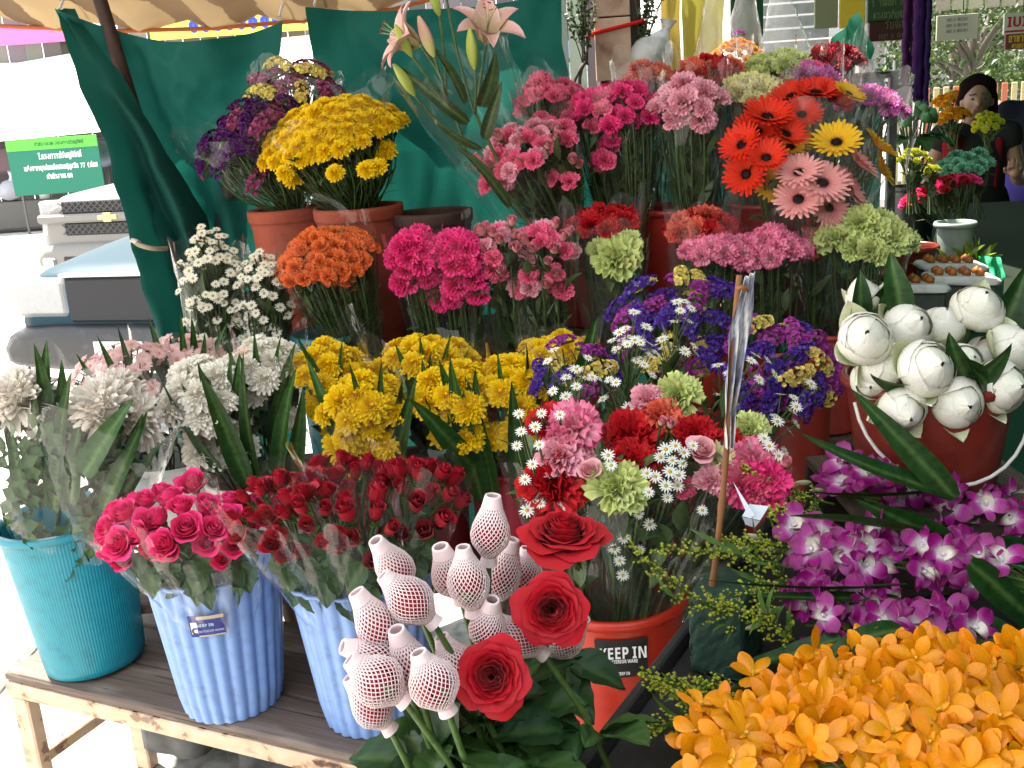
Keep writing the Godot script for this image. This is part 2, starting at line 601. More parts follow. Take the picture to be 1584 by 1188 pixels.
func g_lotus(ca: Color, cb: Color, cg: Color) -> G:
	var g := G.new()
	var n := 15
	for i in n:
		var f := float(i) / (n - 1)
		var R := lerpf(0.72, 1.0, f)
		var Hh := lerpf(1.56, 1.46, f)
		var top := lerpf(0.07, 0.16, f)
		var pf := PackedVector2Array()
		var tm := 1.0 if i < 6 else rnd(0.62, 0.92)
		for k in 11:
			var tt := tm * k / 10.0
			var t := tt
			var r := R * pow(maxf(sin(PI * (0.06 + 0.935 * pow(t, 0.85))), 0.0), 0.62)
			r = maxf(r, top * R * 0.02)
			var lipk := 0.022 * f * smoothstep(0.8, 1.0, tt / tm)
			pf.append(Vector2(r + 0.016 * f + lipk, Hh * t - 0.75))
		g.cup(Transform3D(), i * 2.39996, lerpf(2.3, 1.7, f), pf, 8, lerpf(0.02, 0.16, f), 0.03, jit(ca, 0.04).lerp(cg, 0.25), jit(cb, 0.04).lerp(cg, 0.0 if i % 3 else 0.12), rnd(0, 6))
	return g

# a folded-down guard petal of a lotus bud
func g_lotus_guard(ca: Color, cb: Color) -> G:
	var g := G.new()
	g.petal(Transform3D(Basis.IDENTITY, Vector3(0.45, -0.72, 0)), 1.35, 0.6, 1.3, rnd(0.05, 0.7), 7, 6, 5, 0.3, 0.06, ca, cb, cb, rnd(0, 6), 4.0)
	return g

func g_lily(ca: Color, cb: Color, ce: Color) -> G:
	var g := G.new()
	for k in 6:
		var w := 0.46 if k % 2 == 0 else 0.34
		g.petal(roty(TAU * k / 6.0) * Transform3D(Basis.IDENTITY, Vector3(0.05, -1.0 + 0.01 * (k % 2), 0)), 1.75, w, 0.12, 1.75 + rnd(-0.2, 0.3), 9, 6, 2, 0.45, 0.07, ca, cb, ce, rnd(0, 6), 6.0)
	for k in 6:
		var a := TAU * k / 6.0
		g.tube(bez(Vector3(0, -0.9, 0), Vector3(0, 0, 0), Vector3(cos(a) * 0.22, 0.45, sin(a) * 0.22), 5), radii(0.014, 0.01, 5), 4, Color(0.35, 0.45, 0.2))
		g.box(aim(Vector3(cos(a) * 0.22, 0.45, sin(a) * 0.22), Vector3(sin(a), 0.4, -cos(a))), Vector3(0.03, 0.13, 0.03), Color(0.25, 0.06, 0.01))
	return g

func g_lily_bud(ca: Color, cb: Color) -> G:
	var g := G.new()
	var p := PackedVector3Array()
	var cs := PackedColorArray()
	for i in 11:
		var t := i / 10.0
		for j in 13:
			var a := TAU * j / 12.0
			var r := 0.22 * pow(sin(PI * (0.04 + 0.92 * pow(t, 0.9))), 0.75) * (1.0 + 0.1 * cos(a * 3.0))
			p.append(Vector3(r * cos(a), t * 1.5, r * sin(a)))
			cs.append(ca.lerp(cb, smoothstep(0.1, 0.75, t) * (0.65 + 0.35 * cos(a * 3.0))))
	g.grid(10, 12, p, cs)
	return g

func g_statice(col: Color, eye: Color) -> G:
	var g := G.new()
	for i in 60:
		var x := rnd(-0.95, 0.95)
		var a := rnd(-1.3, 1.3)
		var r := 0.36 * sqrt(1.0 - x * x * 0.7)
		var pos := Vector3(x, cos(a) * r * 0.8 + 0.22 * (1.0 - x * x), sin(a) * r)
		var T := aim(pos, Vector3(x * 0.6, cos(a), sin(a)) + Vector3(rnd(-0.4, 0.4), 0.3, rnd(-0.4, 0.4)), rnd(0, 6), 0.26)
		var cc := jit(col, 0.3)
		for k in 5:
			g.petal(T * roty(TAU * k / 5.0), 0.75, 0.4, 0.55, 1.1 + rnd(-0.3, 0.3), 2, 2, 1, 0.2, 0.12, eye if i % 3 == 0 else cc, cc, cc, rnd(0, 6))
	g.tube(PackedVector3Array([Vector3(-0.9, 0.0, 0), Vector3(0, 0.12, 0), Vector3(0.9, 0.0, 0)]), PackedFloat32Array([0.08, 0.12, 0.08]), 5, GREEN)
	return g

func g_dendrobium(edge: Color, mid: Color) -> Array:
	# petals (sepals and petals), lip
	var g := G.new()
	var wht := Color(0.82, 0.74, 0.80)
	var spec := [[0.0, 0.95, 0.24], [TAU * 0.34, 0.92, 0.22], [-TAU * 0.34, 0.92, 0.22], [TAU * 0.17, 1.0, 0.42], [-TAU * 0.17, 1.0, 0.42]]
	var list := []
	for s in spec:
		var q := G.new()
		q.petal(roty(s[0] + rnd(-0.1, 0.1)) * Transform3D(Basis.IDENTITY, Vector3(0.04, 0.0 if s[2] > 0.3 else -0.03, 0)), s[1] * rnd(0.92, 1.05), s[2], 0.75 + rnd(-0.2, 0.2), 1.5 + rnd(-0.25, 0.4), 7, 6, 6, rnd(-0.25, 0.15), 0.05, wht, jit(mid, 0.1), jit(edge, 0.1), rnd(0, 6), 4.0)
		# strengthen the band of colour toward the tip
		for k in q.c.size():
			var t := q.uv[k].y
			q.c[k] = wht.lerp(mid, smoothstep(0.15, 0.52, t)).lerp(edge, smoothstep(0.45, 0.92, t)) * rnd(0.95, 1.0)
		list.append(q)
	var lip := G.new()
	lip.petal(roty(PI) * Transform3D(Basis.IDENTITY, Vector3(0.02, 0.02, 0)), 0.72, 0.27, 0.25, 1.5, 6, 6, 5, 0.85, 0.06, wht, wht.lerp(mid, 0.4), mid, rnd(0, 6))
	for k in lip.c.size():
		var t := lip.uv[k].y
		lip.c[k] = Color(0.8, 0.78, 0.66).lerp(edge, smoothstep(0.4, 0.8, t))
	lip.tube(PackedVector3Array([Vector3(0.0, 0.0, 0), Vector3(0.03, 0.16, 0), Vector3(-0.02, 0.27, 0)]), PackedFloat32Array([0.07, 0.075, 0.05]), 7, wht, true)
	list.append(lip)
	return list

func g_mokara(col: Color, base: Color) -> Array:
	var list := []
	var spec := [[0.0, 0.98, 0.26], [TAU * 0.36, 1.0, 0.25], [-TAU * 0.36, 1.0, 0.25], [TAU * 0.185, 0.95, 0.28], [-TAU * 0.185, 0.95, 0.28]]
	for s in spec:
		var q := G.new()
		var cc := jit(col, 0.22)
		q.petal(roty(s[0] + rnd(-0.12, 0.12)) * Transform3D(Basis.IDENTITY, Vector3(0.03, 0.02 if s[2] > 0.27 else 0.0, 0)), s[1] * rnd(0.9, 1.1), s[2] * rnd(0.9, 1.05), 1.05 + rnd(-0.35, 0.2), 1.5 + rnd(-0.5, 0.6), 7, 6, 3, rnd(-0.5, 0.45), 0.06, base, cc, cc, rnd(0, 6), 4.0)
		list.append(q)
	var lip := G.new()
	lip.petal(roty(PI) * Transform3D(Basis.IDENTITY, Vector3(0.02, 0.02, 0)), 0.4, 0.09, 0.35, 1.9, 5, 4, 0, 0.5, 0.0, Color(0.8, 0.5, 0.04), col, col)
	lip.tube(PackedVector3Array([Vector3(0, 0, 0), Vector3(0.02, 0.16, 0), Vector3(-0.03, 0.24, 0)]), PackedFloat32Array([0.06, 0.07, 0.04]), 6, Color(0.85, 0.55, 0.05), true)
	list.append(lip)
	return list

func g_strap(L: float, W: float, a0: float, a1: float, col: Color, fold := 0.35, twist := 9.0) -> G:
	if twist == 9.0:
		twist = rnd(-0.7, 0.7)
	var g := G.new()
	g.petal(Transform3D(), L, W, a0, a1, 12, 6, 5, fold, 0.03, col * 0.9, col, col * 1.1, rnd(0, 6), 3.0)
	for k in g.c.size():
		if absf(g.uv[k].x - 0.5) < 0.05:
			g.c[k] = g.c[k].lerp(Color(0.16, 0.26, 0.08), 0.35)
	if twist != 0.0:
		for k in g.v.size():
			var t := g.uv[k].y
			g.v[k] = Basis(Vector3.UP, twist * t) * g.v[k]
	return g

func g_rose_leaf(col: Color) -> G:
	var g := G.new()
	var p := PackedVector3Array()
	var cs := PackedColorArray()
	var nu := 10
	var bend := rnd(0.2, 0.7)
	for i in nu + 1:
		var t := float(i) / nu
		var w := 0.36 * pow(sin(PI * (0.03 + 0.97 * pow(t, 0.8))), 0.85)
		if i % 2 == 1:
			w *= 1.07
		for j in 7:
			var s := j / 3.0 - 1.0
			var y := absf(s) * w * 0.4 - bend * t * t * 0.5 + 0.02 * sin(s * 7.0 + t * 19.0)
			p.append(Vector3(t, y, s * w))
			var cc := col * (1.0 + 0.1 * sin(t * 40.0 + absf(s) * 9.0))
			cs.append(cc.lerp(Color(0.12, 0.2, 0.07), 0.4) if j == 3 else cc)
	g.grid(nu, 6, p, cs)
	g.tube(PackedVector3Array([Vector3(-0.25, 0.03, 0), Vector3(0.1, 0, 0)]), PackedFloat32Array([0.014, 0.012]), 4, col)
	return g

# cut mum leaf: lobed outline
func g_lobed_leaf(col: Color) -> G:
	var g := G.new()
	var p := PackedVector3Array()
	var cs := PackedColorArray()
	for i in 11:
		var t := i / 10.0
		var w := 0.34 * sin(PI * (0.08 + 0.9 * t)) * (0.62 + 0.38 * cos(t * TAU * 2.5))
		for j in 5:
			var s := j / 2.0 - 1.0
			p.append(Vector3(t, -0.25 * t * t + 0.1 * absf(s), s * w))
			cs.append(col * (1.25 if j == 2 else 1.0))
	g.grid(10, 4, p, cs)
	return g

func g_goldenrod(L: float) -> G:
	var g := G.new()
	var spine := bez(Vector3.ZERO, Vector3(0, L * 0.6, 0), Vector3(L * 0.2, L, 0), 8)
	g.tube(spine, radii(0.0022, 0.0008, 8), 4, Color(0.08, 0.13, 0.03))
	for i in 30:
		var t := 0.1 + 0.9 * i / 30.0
		var at := spine[int(t * 8)].lerp(spine[mini(int(t * 8) + 1, 8)], t * 8 - int(t * 8))
		var bl := 0.026 * (1.1 - t) + 0.006
		var a := i * 2.39996
		var dir := Vector3(cos(a), 0.75, sin(a)).normalized()
		var tip := at + dir * bl + Vector3(0, bl * 0.3, 0)
		g.tube(PackedVector3Array([at, tip]), PackedFloat32Array([0.0008, 0.0005]), 3, Color(0.1, 0.15, 0.04))
		var nb := int(3 + bl * 230)
		for k in nb:
			var q := at.lerp(tip, (k + 0.6) / nb) + Vector3(rnd(-1, 1), rnd(-0.5, 1), rnd(-1, 1)) * 0.003
			var r := rnd(0.0014, 0.0026)
			var cc := jit(Color(0.42, 0.44, 0.05), 0.25)
			var d := [Vector3(r, 0, 0), Vector3(0, 0, r), Vector3(-r, 0, 0), Vector3(0, 0, -r)]
			for e in 4:
				g.tri(q + d[e], q + Vector3(0, r * 1.5, 0), q + d[(e + 1) % 4], cc)
				g.tri(q + d[(e + 1) % 4], q - Vector3(0, r, 0), q + d[e], cc)
	for i in 9:
		var t := rnd(0.05, 0.6)
		g.petal(Transform3D(Basis(Vector3.UP, rnd(0, 6)), Vector3(0, L * t, 0)), rnd(0.03, 0.06), 0.004, 0.4, 1.2, 3, 2, 2, 0.2, 0.0, GREEN, GREEN, GREEN)
	return g

func g_net(prof: PackedVector2Array, strands: int) -> G:
	# prof: outline radius/height from the lower collar to the mouth; lattice between y limits, closed collars at both ends
	var g := G.new()
	var n := 26
	var col := Color(0.80, 0.64, 0.65)
	var L := prof.size() - 1
	var f := func(t: float) -> Vector2:
		var q := t * L
		var k := mini(int(q), L - 1)
		return prof[k].lerp(prof[k + 1], q - k)
	for dir in [-1.0, 1.0]:
		for s in strands:
			var p := PackedVector3Array()
			var r := PackedFloat32Array()
			for i in n + 1:
				var t := 0.1 + 0.8 * i / n
				var q: Vector2 = f.call(t)
				var a: float = TAU * s / strands + dir * (t - 0.1) * 3.3
				p.append(Vector3(q.x * cos(a), q.y, q.x * sin(a)))
				r.append(0.016 + 0.012 * smoothstep(0.5, 0.88, t) + 0.014 * smoothstep(0.34, 0.1, t))
			g.tube(p, r, 4, col)
	for lim in [[0.0, 0.13], [0.87, 1.0]]:
		var pr := PackedVector2Array()
		for i in 7:
			var q: Vector2 = f.call(lerpf(lim[0], lim[1], i / 6.0))
			pr.append(q + Vector2(0.035, 0))
		for i in 7:
			var q: Vector2 = f.call(lerpf(lim[1], lim[0], i / 6.0))
			pr.append(q - Vector2(0.03, 0))
		g.lathe(pr, 20, col)
	return g

# ---------------------------------------------------------------- ground, cloths, furniture
func flat(a: Vector3, b: Vector3, d: Vector3, e: Vector3, n: int, col := Color.WHITE) -> G:
	var g := G.new()
	var p := PackedVector3Array()
	var cs := PackedColorArray()
	for i in n + 1:
		for j in n + 1:
			var u := float(j) / n
			var t := float(i) / n
			p.append(a.lerp(b, u).lerp(e.lerp(d, u), t))
			cs.append(col)
	g.grid(n, n, p, cs)
	return g

func build_ground() -> void:
	struct("road", flat(Vector3(-150, -0.12, 60), Vector3(150, -0.12, 60), Vector3(150, -0.12, -250), Vector3(-150, -0.12, -250), 8).mesh(), M.road)
	var g := G.new()
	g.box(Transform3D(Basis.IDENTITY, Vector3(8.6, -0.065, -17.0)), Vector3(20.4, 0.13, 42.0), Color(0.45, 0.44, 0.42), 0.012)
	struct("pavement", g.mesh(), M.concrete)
	struct("painted_shade_ground", flat(Vector3(0.9, 0.005, 6.0), Vector3(6.0, 0.005, 6.0), Vector3(9.5, 0.005, -14.0), Vector3(0.9, 0.005, -14.0), 8, Color(0.13, 0.125, 0.12)).mesh(), M.concrete)  # dark sheet over the pavement: tarpaulin shade put into the ground colour
	g = G.new()
	for k in 14:
		g.box(Transform3D(Basis.IDENTITY, Vector3(-1.68, -0.06, -1.0 - k * 1.5 + 4.0)), Vector3(0.15, 0.14, 1.49), Color(0.4, 0.39, 0.37), 0.015)
	struct("kerb", g.mesh(), M.concrete)

# a hanging sheet between two boundary polylines (left and right), pleated
func sheet(L: Array, R: Array, nu: int, nv: int, col: Color, pleat: float, freq: float, ph: float, sag: float) -> G:
	var g := G.new()
	var p := PackedVector3Array()
	var cs := PackedColorArray()
	var n := L.size() - 1
	for i in nu + 1:
		var t := float(i) / nu
		var q := t * n
		var k := mini(int(q), n - 1)
		var a: Vector3 = L[k].lerp(L[k + 1], q - k)
		var b: Vector3 = R[k].lerp(R[k + 1], q - k)
		for j in nv + 1:
			var s := float(j) / nv
			var x := a.lerp(b, s)
			var f := sin((s + 0.22 * t * sin(t * 3.0 + ph)) * freq + ph) * pleat * (0.35 + 0.65 * t)
			f += crease.get_noise_3d(x.x * 1.6, x.y * 1.3 + ph, ph) * pleat * 0.7
			f += crease.get_noise_3d(x.x * 3.0 + x.y * 2.0, x.y * 1.4 - x.x * 2.0, ph) * pleat * 0.5
			f += sin((s * 1.3 + t * 0.9) * freq * 0.8 + ph * 2.0) * pleat * 0.35
			x.z += f
			x.y -= sag * sin(PI * s) * (1.0 - t)
			p.append(x)
			cs.append(col)
	g.grid(nu, nv, p, cs)
	return g

func build_canopies() -> void:
	# beige awning over the flower stand
	var a := thing("awning", "beige cloth awning with fold shade painted as stripes, over the left of the stand", "awning", Vector3(-0.843, 1.881, -3.170))
	var im := Image.create(512, 256, false, Image.FORMAT_RGB8)
	var nz := FastNoiseLite.new()
	nz.seed = 77
	nz.frequency = 0.008
	for y in 256:
		for x in 512:
			var k := fposmod(x + 14.0 * nz.get_noise_2d(x, y * 2.0) + y * 0.35, 64.0) / 64.0
			var c := Color(0.66, 0.57, 0.43)
			if k > 0.55:
				c = Color(0.40, 0.31, 0.21)  # darker bands paint the shade of the folds into the cloth
			c = c.lerp(Color(0.52, 0.43, 0.32), clampf(nz.get_noise_2d(x * 0.6 + 400, y) * 0.7 + 0.2, 0, 0.6))
			im.set_pixel(x, y, c)
	M.awning = mat(Color.WHITE, 0.8, {"back": Color(0.55, 0.54, 0.53), "tex": ImageTexture.create_from_image(im), "uvs": Vector3(1.2, 2.0, 1)})
	var g := G.new()
	var p := PackedVector3Array()
	var cs := PackedColorArray()
	var edge := [Vector3(-1.745, 1.945, -3.170), Vector3(-1.397, 1.918, -3.170), Vector3(-1.067, 1.882, -3.170), Vector3(-0.789, 1.871, -3.170), Vector3(-0.526, 1.875, -3.170), Vector3(-0.263, 1.889, -3.170), Vector3(0.097, 1.953, -3.170), Vector3(0.748, 1.997, -3.170)]
	for i in 13:
		var t := i / 12.0
		for j in 29:
			var q := j / 28.0 * 7.0
			var k := mini(int(q), 6)
			var b: Vector3 = edge[k].lerp(edge[k + 1], q - k)
			var f := Vector3(b.x * 1.02, 3.05, -1.4)
			var x := b.lerp(f, t)
			x.y += 0.02 * sin(j * 1.9 + t * 3.0) - 0.1 * sin(PI * t)
			p.append(x)
			cs.append(Color(0.75, 0.73, 0.69))
	g.grid(12, 28, p, cs)
	part(a, "cloth", g.mesh(), M.awning, Transform3D(Basis.IDENTITY, -a.position))
	# hem rope along the back edge, with a strip of red piping
	var rp := PackedVector3Array()
	for b in edge:
		rp.append(b - a.position + Vector3(0, -0.008, 0.012))
	g = G.new()
	g.tube(rp, radii(0.006, 0.006, 7), 6, Color(0.45, 0.12, 0.05))
	part(a, "hem", g.mesh(), M.fabric)
	for q in [Vector3(-1.155, 1.927, -3.000), Vector3(-0.564, 1.868, -3.000), Vector3(-0.466, 1.891, -3.000)]:
		g = G.new()
		g.tube(bez(q, q + Vector3(0.01, 0.08, -0.08), q + Vector3(0.0, 0.03, -0.17), 6), radii(0.004, 0.004, 6), 5, Color(0.75, 0.75, 0.72))
		part(a, "tie_string", g.mesh(), M.fabric, Transform3D(Basis.IDENTITY, -a.position))
	# green tarpaulin over the right of the market, unseen, stretched forward to block light
	var t2 := thing("tarpaulin", "wide green tarpaulin roof over the dark part of the market", "tarpaulin", Vector3(3.4, 2.55, -4.2))
	g = flat(Vector3(-2.1, 0.0, 7.0), Vector3(3.4, 0.15, 7.0), Vector3(3.4, 0.2, -4.8), Vector3(-2.7, 0.1, -4.0), 10, Color(0.008, 0.09, 0.05))
	for k in g.v.size():
		g.v[k].y += 0.05 * sin(g.v[k].x * 3.0) * sin(g.v[k].z * 2.0)
	part(t2, "sheet", g.mesh(), M.cloth)
	for x in [[-2.0, 6.9], [3.3, 6.9], [3.3, -4.7]]:
		g = G.new()
		g.tube(PackedVector3Array([Vector3(x[0], -2.55, x[1]), Vector3(x[0], 0.14, x[1])]), PackedFloat32Array([0.025, 0.025]), 10, Color(0.3, 0.3, 0.3))
		part(t2, "pole", g.mesh(), M.metal)
	# green cloths
	var GC := Color(0.013, 0.125, 0.10)
	var c1 := thing("green_curtain", "green cloth sheet hanging behind the purple statice, beside the truck", "curtain", Vector3(-0.799, 1.860, -3.000), "green cloths hung under the awning")
	g = sheet([Vector3(-1.145, 1.923, -3.000), Vector3(-1.101, 1.796, -3.020), Vector3(-1.037, 1.547, -3.000), Vector3(-0.955, 1.271, -2.980), Vector3(-1.023, 0.309, -2.980)], [Vector3(-0.553, 1.858, -3.020), Vector3(-0.592, 1.711, -3.040), Vector3(-0.624, 1.499, -3.050), Vector3(-0.638, 1.240, -3.050), Vector3(-0.700, 0.253, -3.050)], 46, 52, GC, 0.06, 11.0, 0.6, 0.07)
	part(c1, "cloth", g.mesh(), M.cloth, Transform3D(Basis.IDENTITY, -c1.position))
	var c2 := thing("green_curtain", "green cloth gathered and tied into a hanging tail beside the street", "curtain", Vector3(-1.088, 1.904, -2.900), "green cloths hung under the awning")
	g = sheet([Vector3(-1.138, 1.920, -2.930), Vector3(-1.083, 1.757, -2.900), Vector3(-1.039, 1.570, -2.880), Vector3(-1.007, 1.353, -2.860), Vector3(-0.986, 1.285, -2.840), Vector3(-0.986, 1.185, -2.840), Vector3(-0.959, 1.032, -2.860)], [Vector3(-1.109, 1.924, -2.970), Vector3(-0.994, 1.753, -2.950), Vector3(-0.911, 1.568, -2.930), Vector3(-0.814, 1.353, -2.900), Vector3(-0.812, 1.278, -2.880), Vector3(-0.813, 1.147, -2.880), Vector3(-0.808, 1.017, -2.880)], 44, 30, GC * 0.7, 0.06, 8.0, 2.3, 0.0)
	part(c2, "cloth", g.mesh(), M.cloth, Transform3D(Basis.IDENTITY, -c2.position))
	g = G.new()
	g.tube(bez(Vector3(-0.990, 1.308, -2.800), Vector3(-0.927, 1.287, -2.740), Vector3(-0.908, 1.282, -2.820), 6), radii(0.007, 0.006, 6), 6, Color(0.3, 0.24, 0.18))
	g.tube(PackedVector3Array([Vector3(-0.990, 1.308, -2.800), Vector3(-0.972, 1.304, -2.790)]), PackedFloat32Array([0.011, 0.009]), 8, Color(0.5, 0.46, 0.4), true)
	part(c2, "tie", g.mesh(), M.fabric, Transform3D(Basis.IDENTITY, -c2.position))
	var c3 := thing("green_curtain", "green cloth sheet hanging behind the pink lilies and yellow mums", "curtain", Vector3(-0.148, 1.837, -3.050), "green cloths hung under the awning")
	g = sheet([Vector3(-0.489, 1.887, -3.050), Vector3(-0.491, 1.687, -3.050), Vector3(-0.536, 1.457, -3.050), Vector3(-0.659, 0.250, -3.050)], [Vector3(0.213, 1.881, -3.080), Vector3(0.206, 1.746, -3.080), Vector3(0.249, 1.511, -3.080), Vector3(0.207, 0.170, -3.080)], 44, 60, GC * 1.05, 0.055, 13.0, 1.4, 0.02)
	part(c3, "cloth", g.mesh(), M.cloth, Transform3D(Basis.IDENTITY, -c3.position))
	# posts holding the cloths
	var po := thing("wooden_pole", "thin brown wooden pole behind the tied green cloth", "pole", Vector3(-1.203, 0.000, -3.461))
	g = G.new()
	g.tube(PackedVector3Array([Vector3(-0.957, 0.662, -2.930) - po.position, Vector3(-1.040, 1.957, -2.980) - po.position]), PackedFloat32Array([0.02, 0.018]), 10, Color(0.10, 0.05, 0.03), true)
	po.position.y = 0.0
	g = G.new()
	var top := Vector3(-1.037, 1.953, -2.980)
	var mid := Vector3(-0.963, 1.491, -2.970)
	var dirp := (mid - top).normalized()
	var foot := top + dirp * (top.y / -dirp.y)
	po.position = foot
	g.tube(PackedVector3Array([Vector3.ZERO, top - foot]), PackedFloat32Array([0.022, 0.019]), 10, Color(0.10, 0.045, 0.03), true)
	part(po, "shaft", g.mesh(), M.old_wood)
	var p2 := thing("wooden_post", "black wooden post in front of the green cloth under the statice", "post", Vector3.ZERO)
	top = Vector3(-0.715, 1.571, -2.970)
	mid = Vector3(-0.814, 1.225, -2.970)
	dirp = (mid - top).normalized()
	foot = top + dirp * (top.y / -dirp.y)
	p2.position = foot
	g = G.new()
	g.tube(PackedVector3Array([Vector3.ZERO, top - foot]), PackedFloat32Array([0.026, 0.024]), 8, Color(0.02, 0.018, 0.017), true)
	part(p2, "shaft", g.mesh(), M.dull)

func build_added_shop_row() -> void:
	# unseen shophouses added behind the camera to cut frontal sky light
	var sh := thing("added_shophouse", "unseen row of grey shophouses added behind the camera to cut sky light", "building", Vector3(4.9, 0, 3.6))
	bit(sh, "wall", Vector3(0, 1.8, 1.0), Vector3(11.0, 3.6, 2.0), Color(0.3, 0.29, 0.27), M.concrete, 0.02)
	for k in 4:
		var d := bit(sh, "shutter", Vector3(-4.0 + 2.7 * k, 1.2, -0.02), Vector3(2.2, 2.4, 0.06), Color(0.16, 0.17, 0.18), M.metal, 0.01)
		bit(d, "handle", Vector3(0, -0.6, -0.05), Vector3(0.3, 0.04, 0.04), Color(0.3, 0.3, 0.3), M.metal, 0.005)
	bit(sh, "added_upper_storey", Vector3(1.4, 5.0, 1.0), Vector3(8.2, 2.8, 1.9), Color(0.3, 0.29, 0.27), M.concrete, 0.02)  # extra height added to keep sky light off the market side
	bit(sh, "canopy", Vector3(0, 2.75, -0.55), Vector3(11.0, 0.06, 1.1), Color(0.3, 0.28, 0.25), M.concrete, 0.01)

func build_stand() -> void:
	# stepped wooden stand that carries the rows of buckets
	var s := thing("stepped_stand", "dark stepped wooden stand under the rows of flower buckets", "stand", Vector3(0.1, 0, -2.3))
	for st in [[0.56, -2.14, -2.42, -0.96, 0.68], [0.74, -2.43, -2.62, -0.96, 1.05], [1.0, -2.63, -3.02, -0.9, 1.1]]:
		var y: float = st[0]
		var w: float = (st[1] - st[2])
		var np := 3
		for k in np:
			var g := G.new()
			g.box(Transform3D(Basis.IDENTITY, Vector3((st[3] + st[4]) * 0.5 - 0.1, y - 0.012, st[1] - w * (k + 0.5) / np + 2.3)), Vector3(st[4] - st[3], 0.022, w / np - 0.008), Color(0.35, 0.3, 0.27), 0.003)
			part(s, "plank", g.mesh(), M.old_wood)
		for x in [st[3] + 0.04, st[4] - 0.04]:
			for z in [st[1] - 0.03, st[2] + 0.03]:
				if y < 0.6 and x < 0.0 and z > -2.3:
					x = -0.04
				var g := G.new()
				g.box(Transform3D(Basis.IDENTITY, Vector3(x - 0.1, (y - 0.023) * 0.5, z + 2.3)), Vector3(0.045, y - 0.023, 0.045), Color(0.3, 0.25, 0.22), 0.004)
				part(s, "leg", g.mesh(), M.old_wood)

func build_bench() -> void:
	var A := Vector3(-1.179, 0.0, -2.083)
	var b := thing("bench", "low bench with worn grey plank top and chipped cream steel frame", "bench", A)
	b.basis = Basis(Vector3(0.901, 0, 0.434), Vector3.UP, Vector3(-0.434, 0, 0.901))
	var L := 2.05
	var zs := [0.0, 0.135, 0.275, 0.405]
	var tones := [Color(0.48, 0.44, 0.42), Color(0.38, 0.355, 0.34), Color(0.42, 0.39, 0.37)]
	for k in 3:
		var g := G.new()
		var w: float = zs[k + 1] - zs[k] - 0.007
		var ph := rnd(0, 9)
		# worn front edge: a row of short uneven segments
		var n := 60
		var top := PackedVector3Array()
		var cs := PackedColorArray()
		for i in n + 1:
			var x := L * i / n
			var wear := 0.004 * absf(crease.get_noise_2d(x * 9.0 + ph, 3.0)) + 0.003 * crease.get_noise_2d(x * 31.0, ph)
			var z0: float = -zs[k] - 0.002 - wear
			var z1: float = z0 - w + wear
			var y := 0.45 + 0.0025 * crease.get_noise_2d(x * 3.0, ph)
			for q in [[z0, y - 0.021], [z0 + 0.0015, y - 0.006 - wear], [z0 - 0.006, y - wear * 0.5], [z1 + 0.005, y], [z1, y - 0.004], [z1, y - 0.021], [z0, y - 0.021]]:
				top.append(Vector3(x, q[1], q[0]))
				cs.append(tones[k])
		g.grid(n, 6, top, cs)
		for e in [0, n]:
			for q in range(1, 5):
				g.tri(top[e * 7], top[e * 7 + q], top[e * 7 + q + 1], tones[k])
		for q in g.v.size():
			g.uv[q] = Vector2(g.v[q].x * 0.8 + ph, (g.v[q].z - g.v[q].y) * 2.0 + ph * 0.37)
		part(b, "plank", g.mesh(), M.old_wood)
	var cream := Color(0.66, 0.52, 0.40)
	var rails := [[Vector3(L * 0.5, 0.408, -0.012), Vector3(L + 0.01, 0.038, 0.026)], [Vector3(L * 0.5, 0.408, -0.33), Vector3(L, 0.038, 0.026)], [Vector3(0.016, 0.408, -0.171), Vector3(0.026, 0.036, 0.288)], [Vector3(L - 0.02, 0.408, -0.171), Vector3(0.026, 0.036, 0.288)]]
	for r in rails:
		var g := G.new()
		g.box(Transform3D(Basis.IDENTITY, r[0]), r[1], cream, 0.003)
		part(b, "rail", g.mesh(), M.chipped)
	for x in [0.026, L - 0.03]:
		for z in [-0.02, -0.32]:
			var g := G.new()
			g.box(Transform3D(Basis.IDENTITY, Vector3(x, 0.194, z)), Vector3(0.05, 0.388, 0.034), cream, 0.004)
			part(b, "leg", g.mesh(), M.chipped)
		var g2 := G.new()
		g2.box(Transform3D(Basis.IDENTITY, Vector3(x, 0.22, -0.17)), Vector3(0.032, 0.03, 0.264), cream, 0.003)
		part(b, "stretcher", g2.mesh(), M.chipped)
	# spare interlocking pavers stacked on the ground under the bench
	var k := 0
	var lbl := ["grey concrete paver lying on top of the stack under the bench", "grey concrete paver at the bottom of the stack under the bench", "lone grey paver on the ground beside the paver stack", "reddish grey paver leaning low between the bench legs"]
	for q in [[Vector3(-0.884, 0.075, -2.358), 0.3], [Vector3(-0.928, 0.000, -2.474), 0.15], [Vector3(-0.662, 0.000, -2.371), 0.7], [Vector3(-0.450, 0.000, -2.306), -0.2]]:
		var t := thing("paver", lbl[k], "paver", q[0], "spare pavers under the bench")
		t.rotation.y = q[1]
		var out := PackedVector2Array()
		for i in 24:
			var a := TAU * i / 24.0
			out.append(Vector2(cos(a) * (0.105 + 0.018 * cos(a * 4.0)), sin(a) * (0.085 + 0.016 * cos(a * 4.0))))
		var g := G.new()
		var p := PackedVector3Array()
		var cs := PackedColorArray()
		var cc := Color(0.17, 0.17, 0.165) if k != 3 else Color(0.2, 0.14, 0.13)
		for lv in [[0.0, 1.0], [0.064, 1.0], [0.072, 0.93], [0.072, 0.0]]:
			for i in 25:
				var o := out[i % 24]
				p.append(Vector3(o.x * lv[1], lv[0], o.y * lv[1]))
				cs.append(cc)
		g.grid(3, 24, p, cs)
		part(t, "block", g.mesh(), M.concrete)
		k += 1

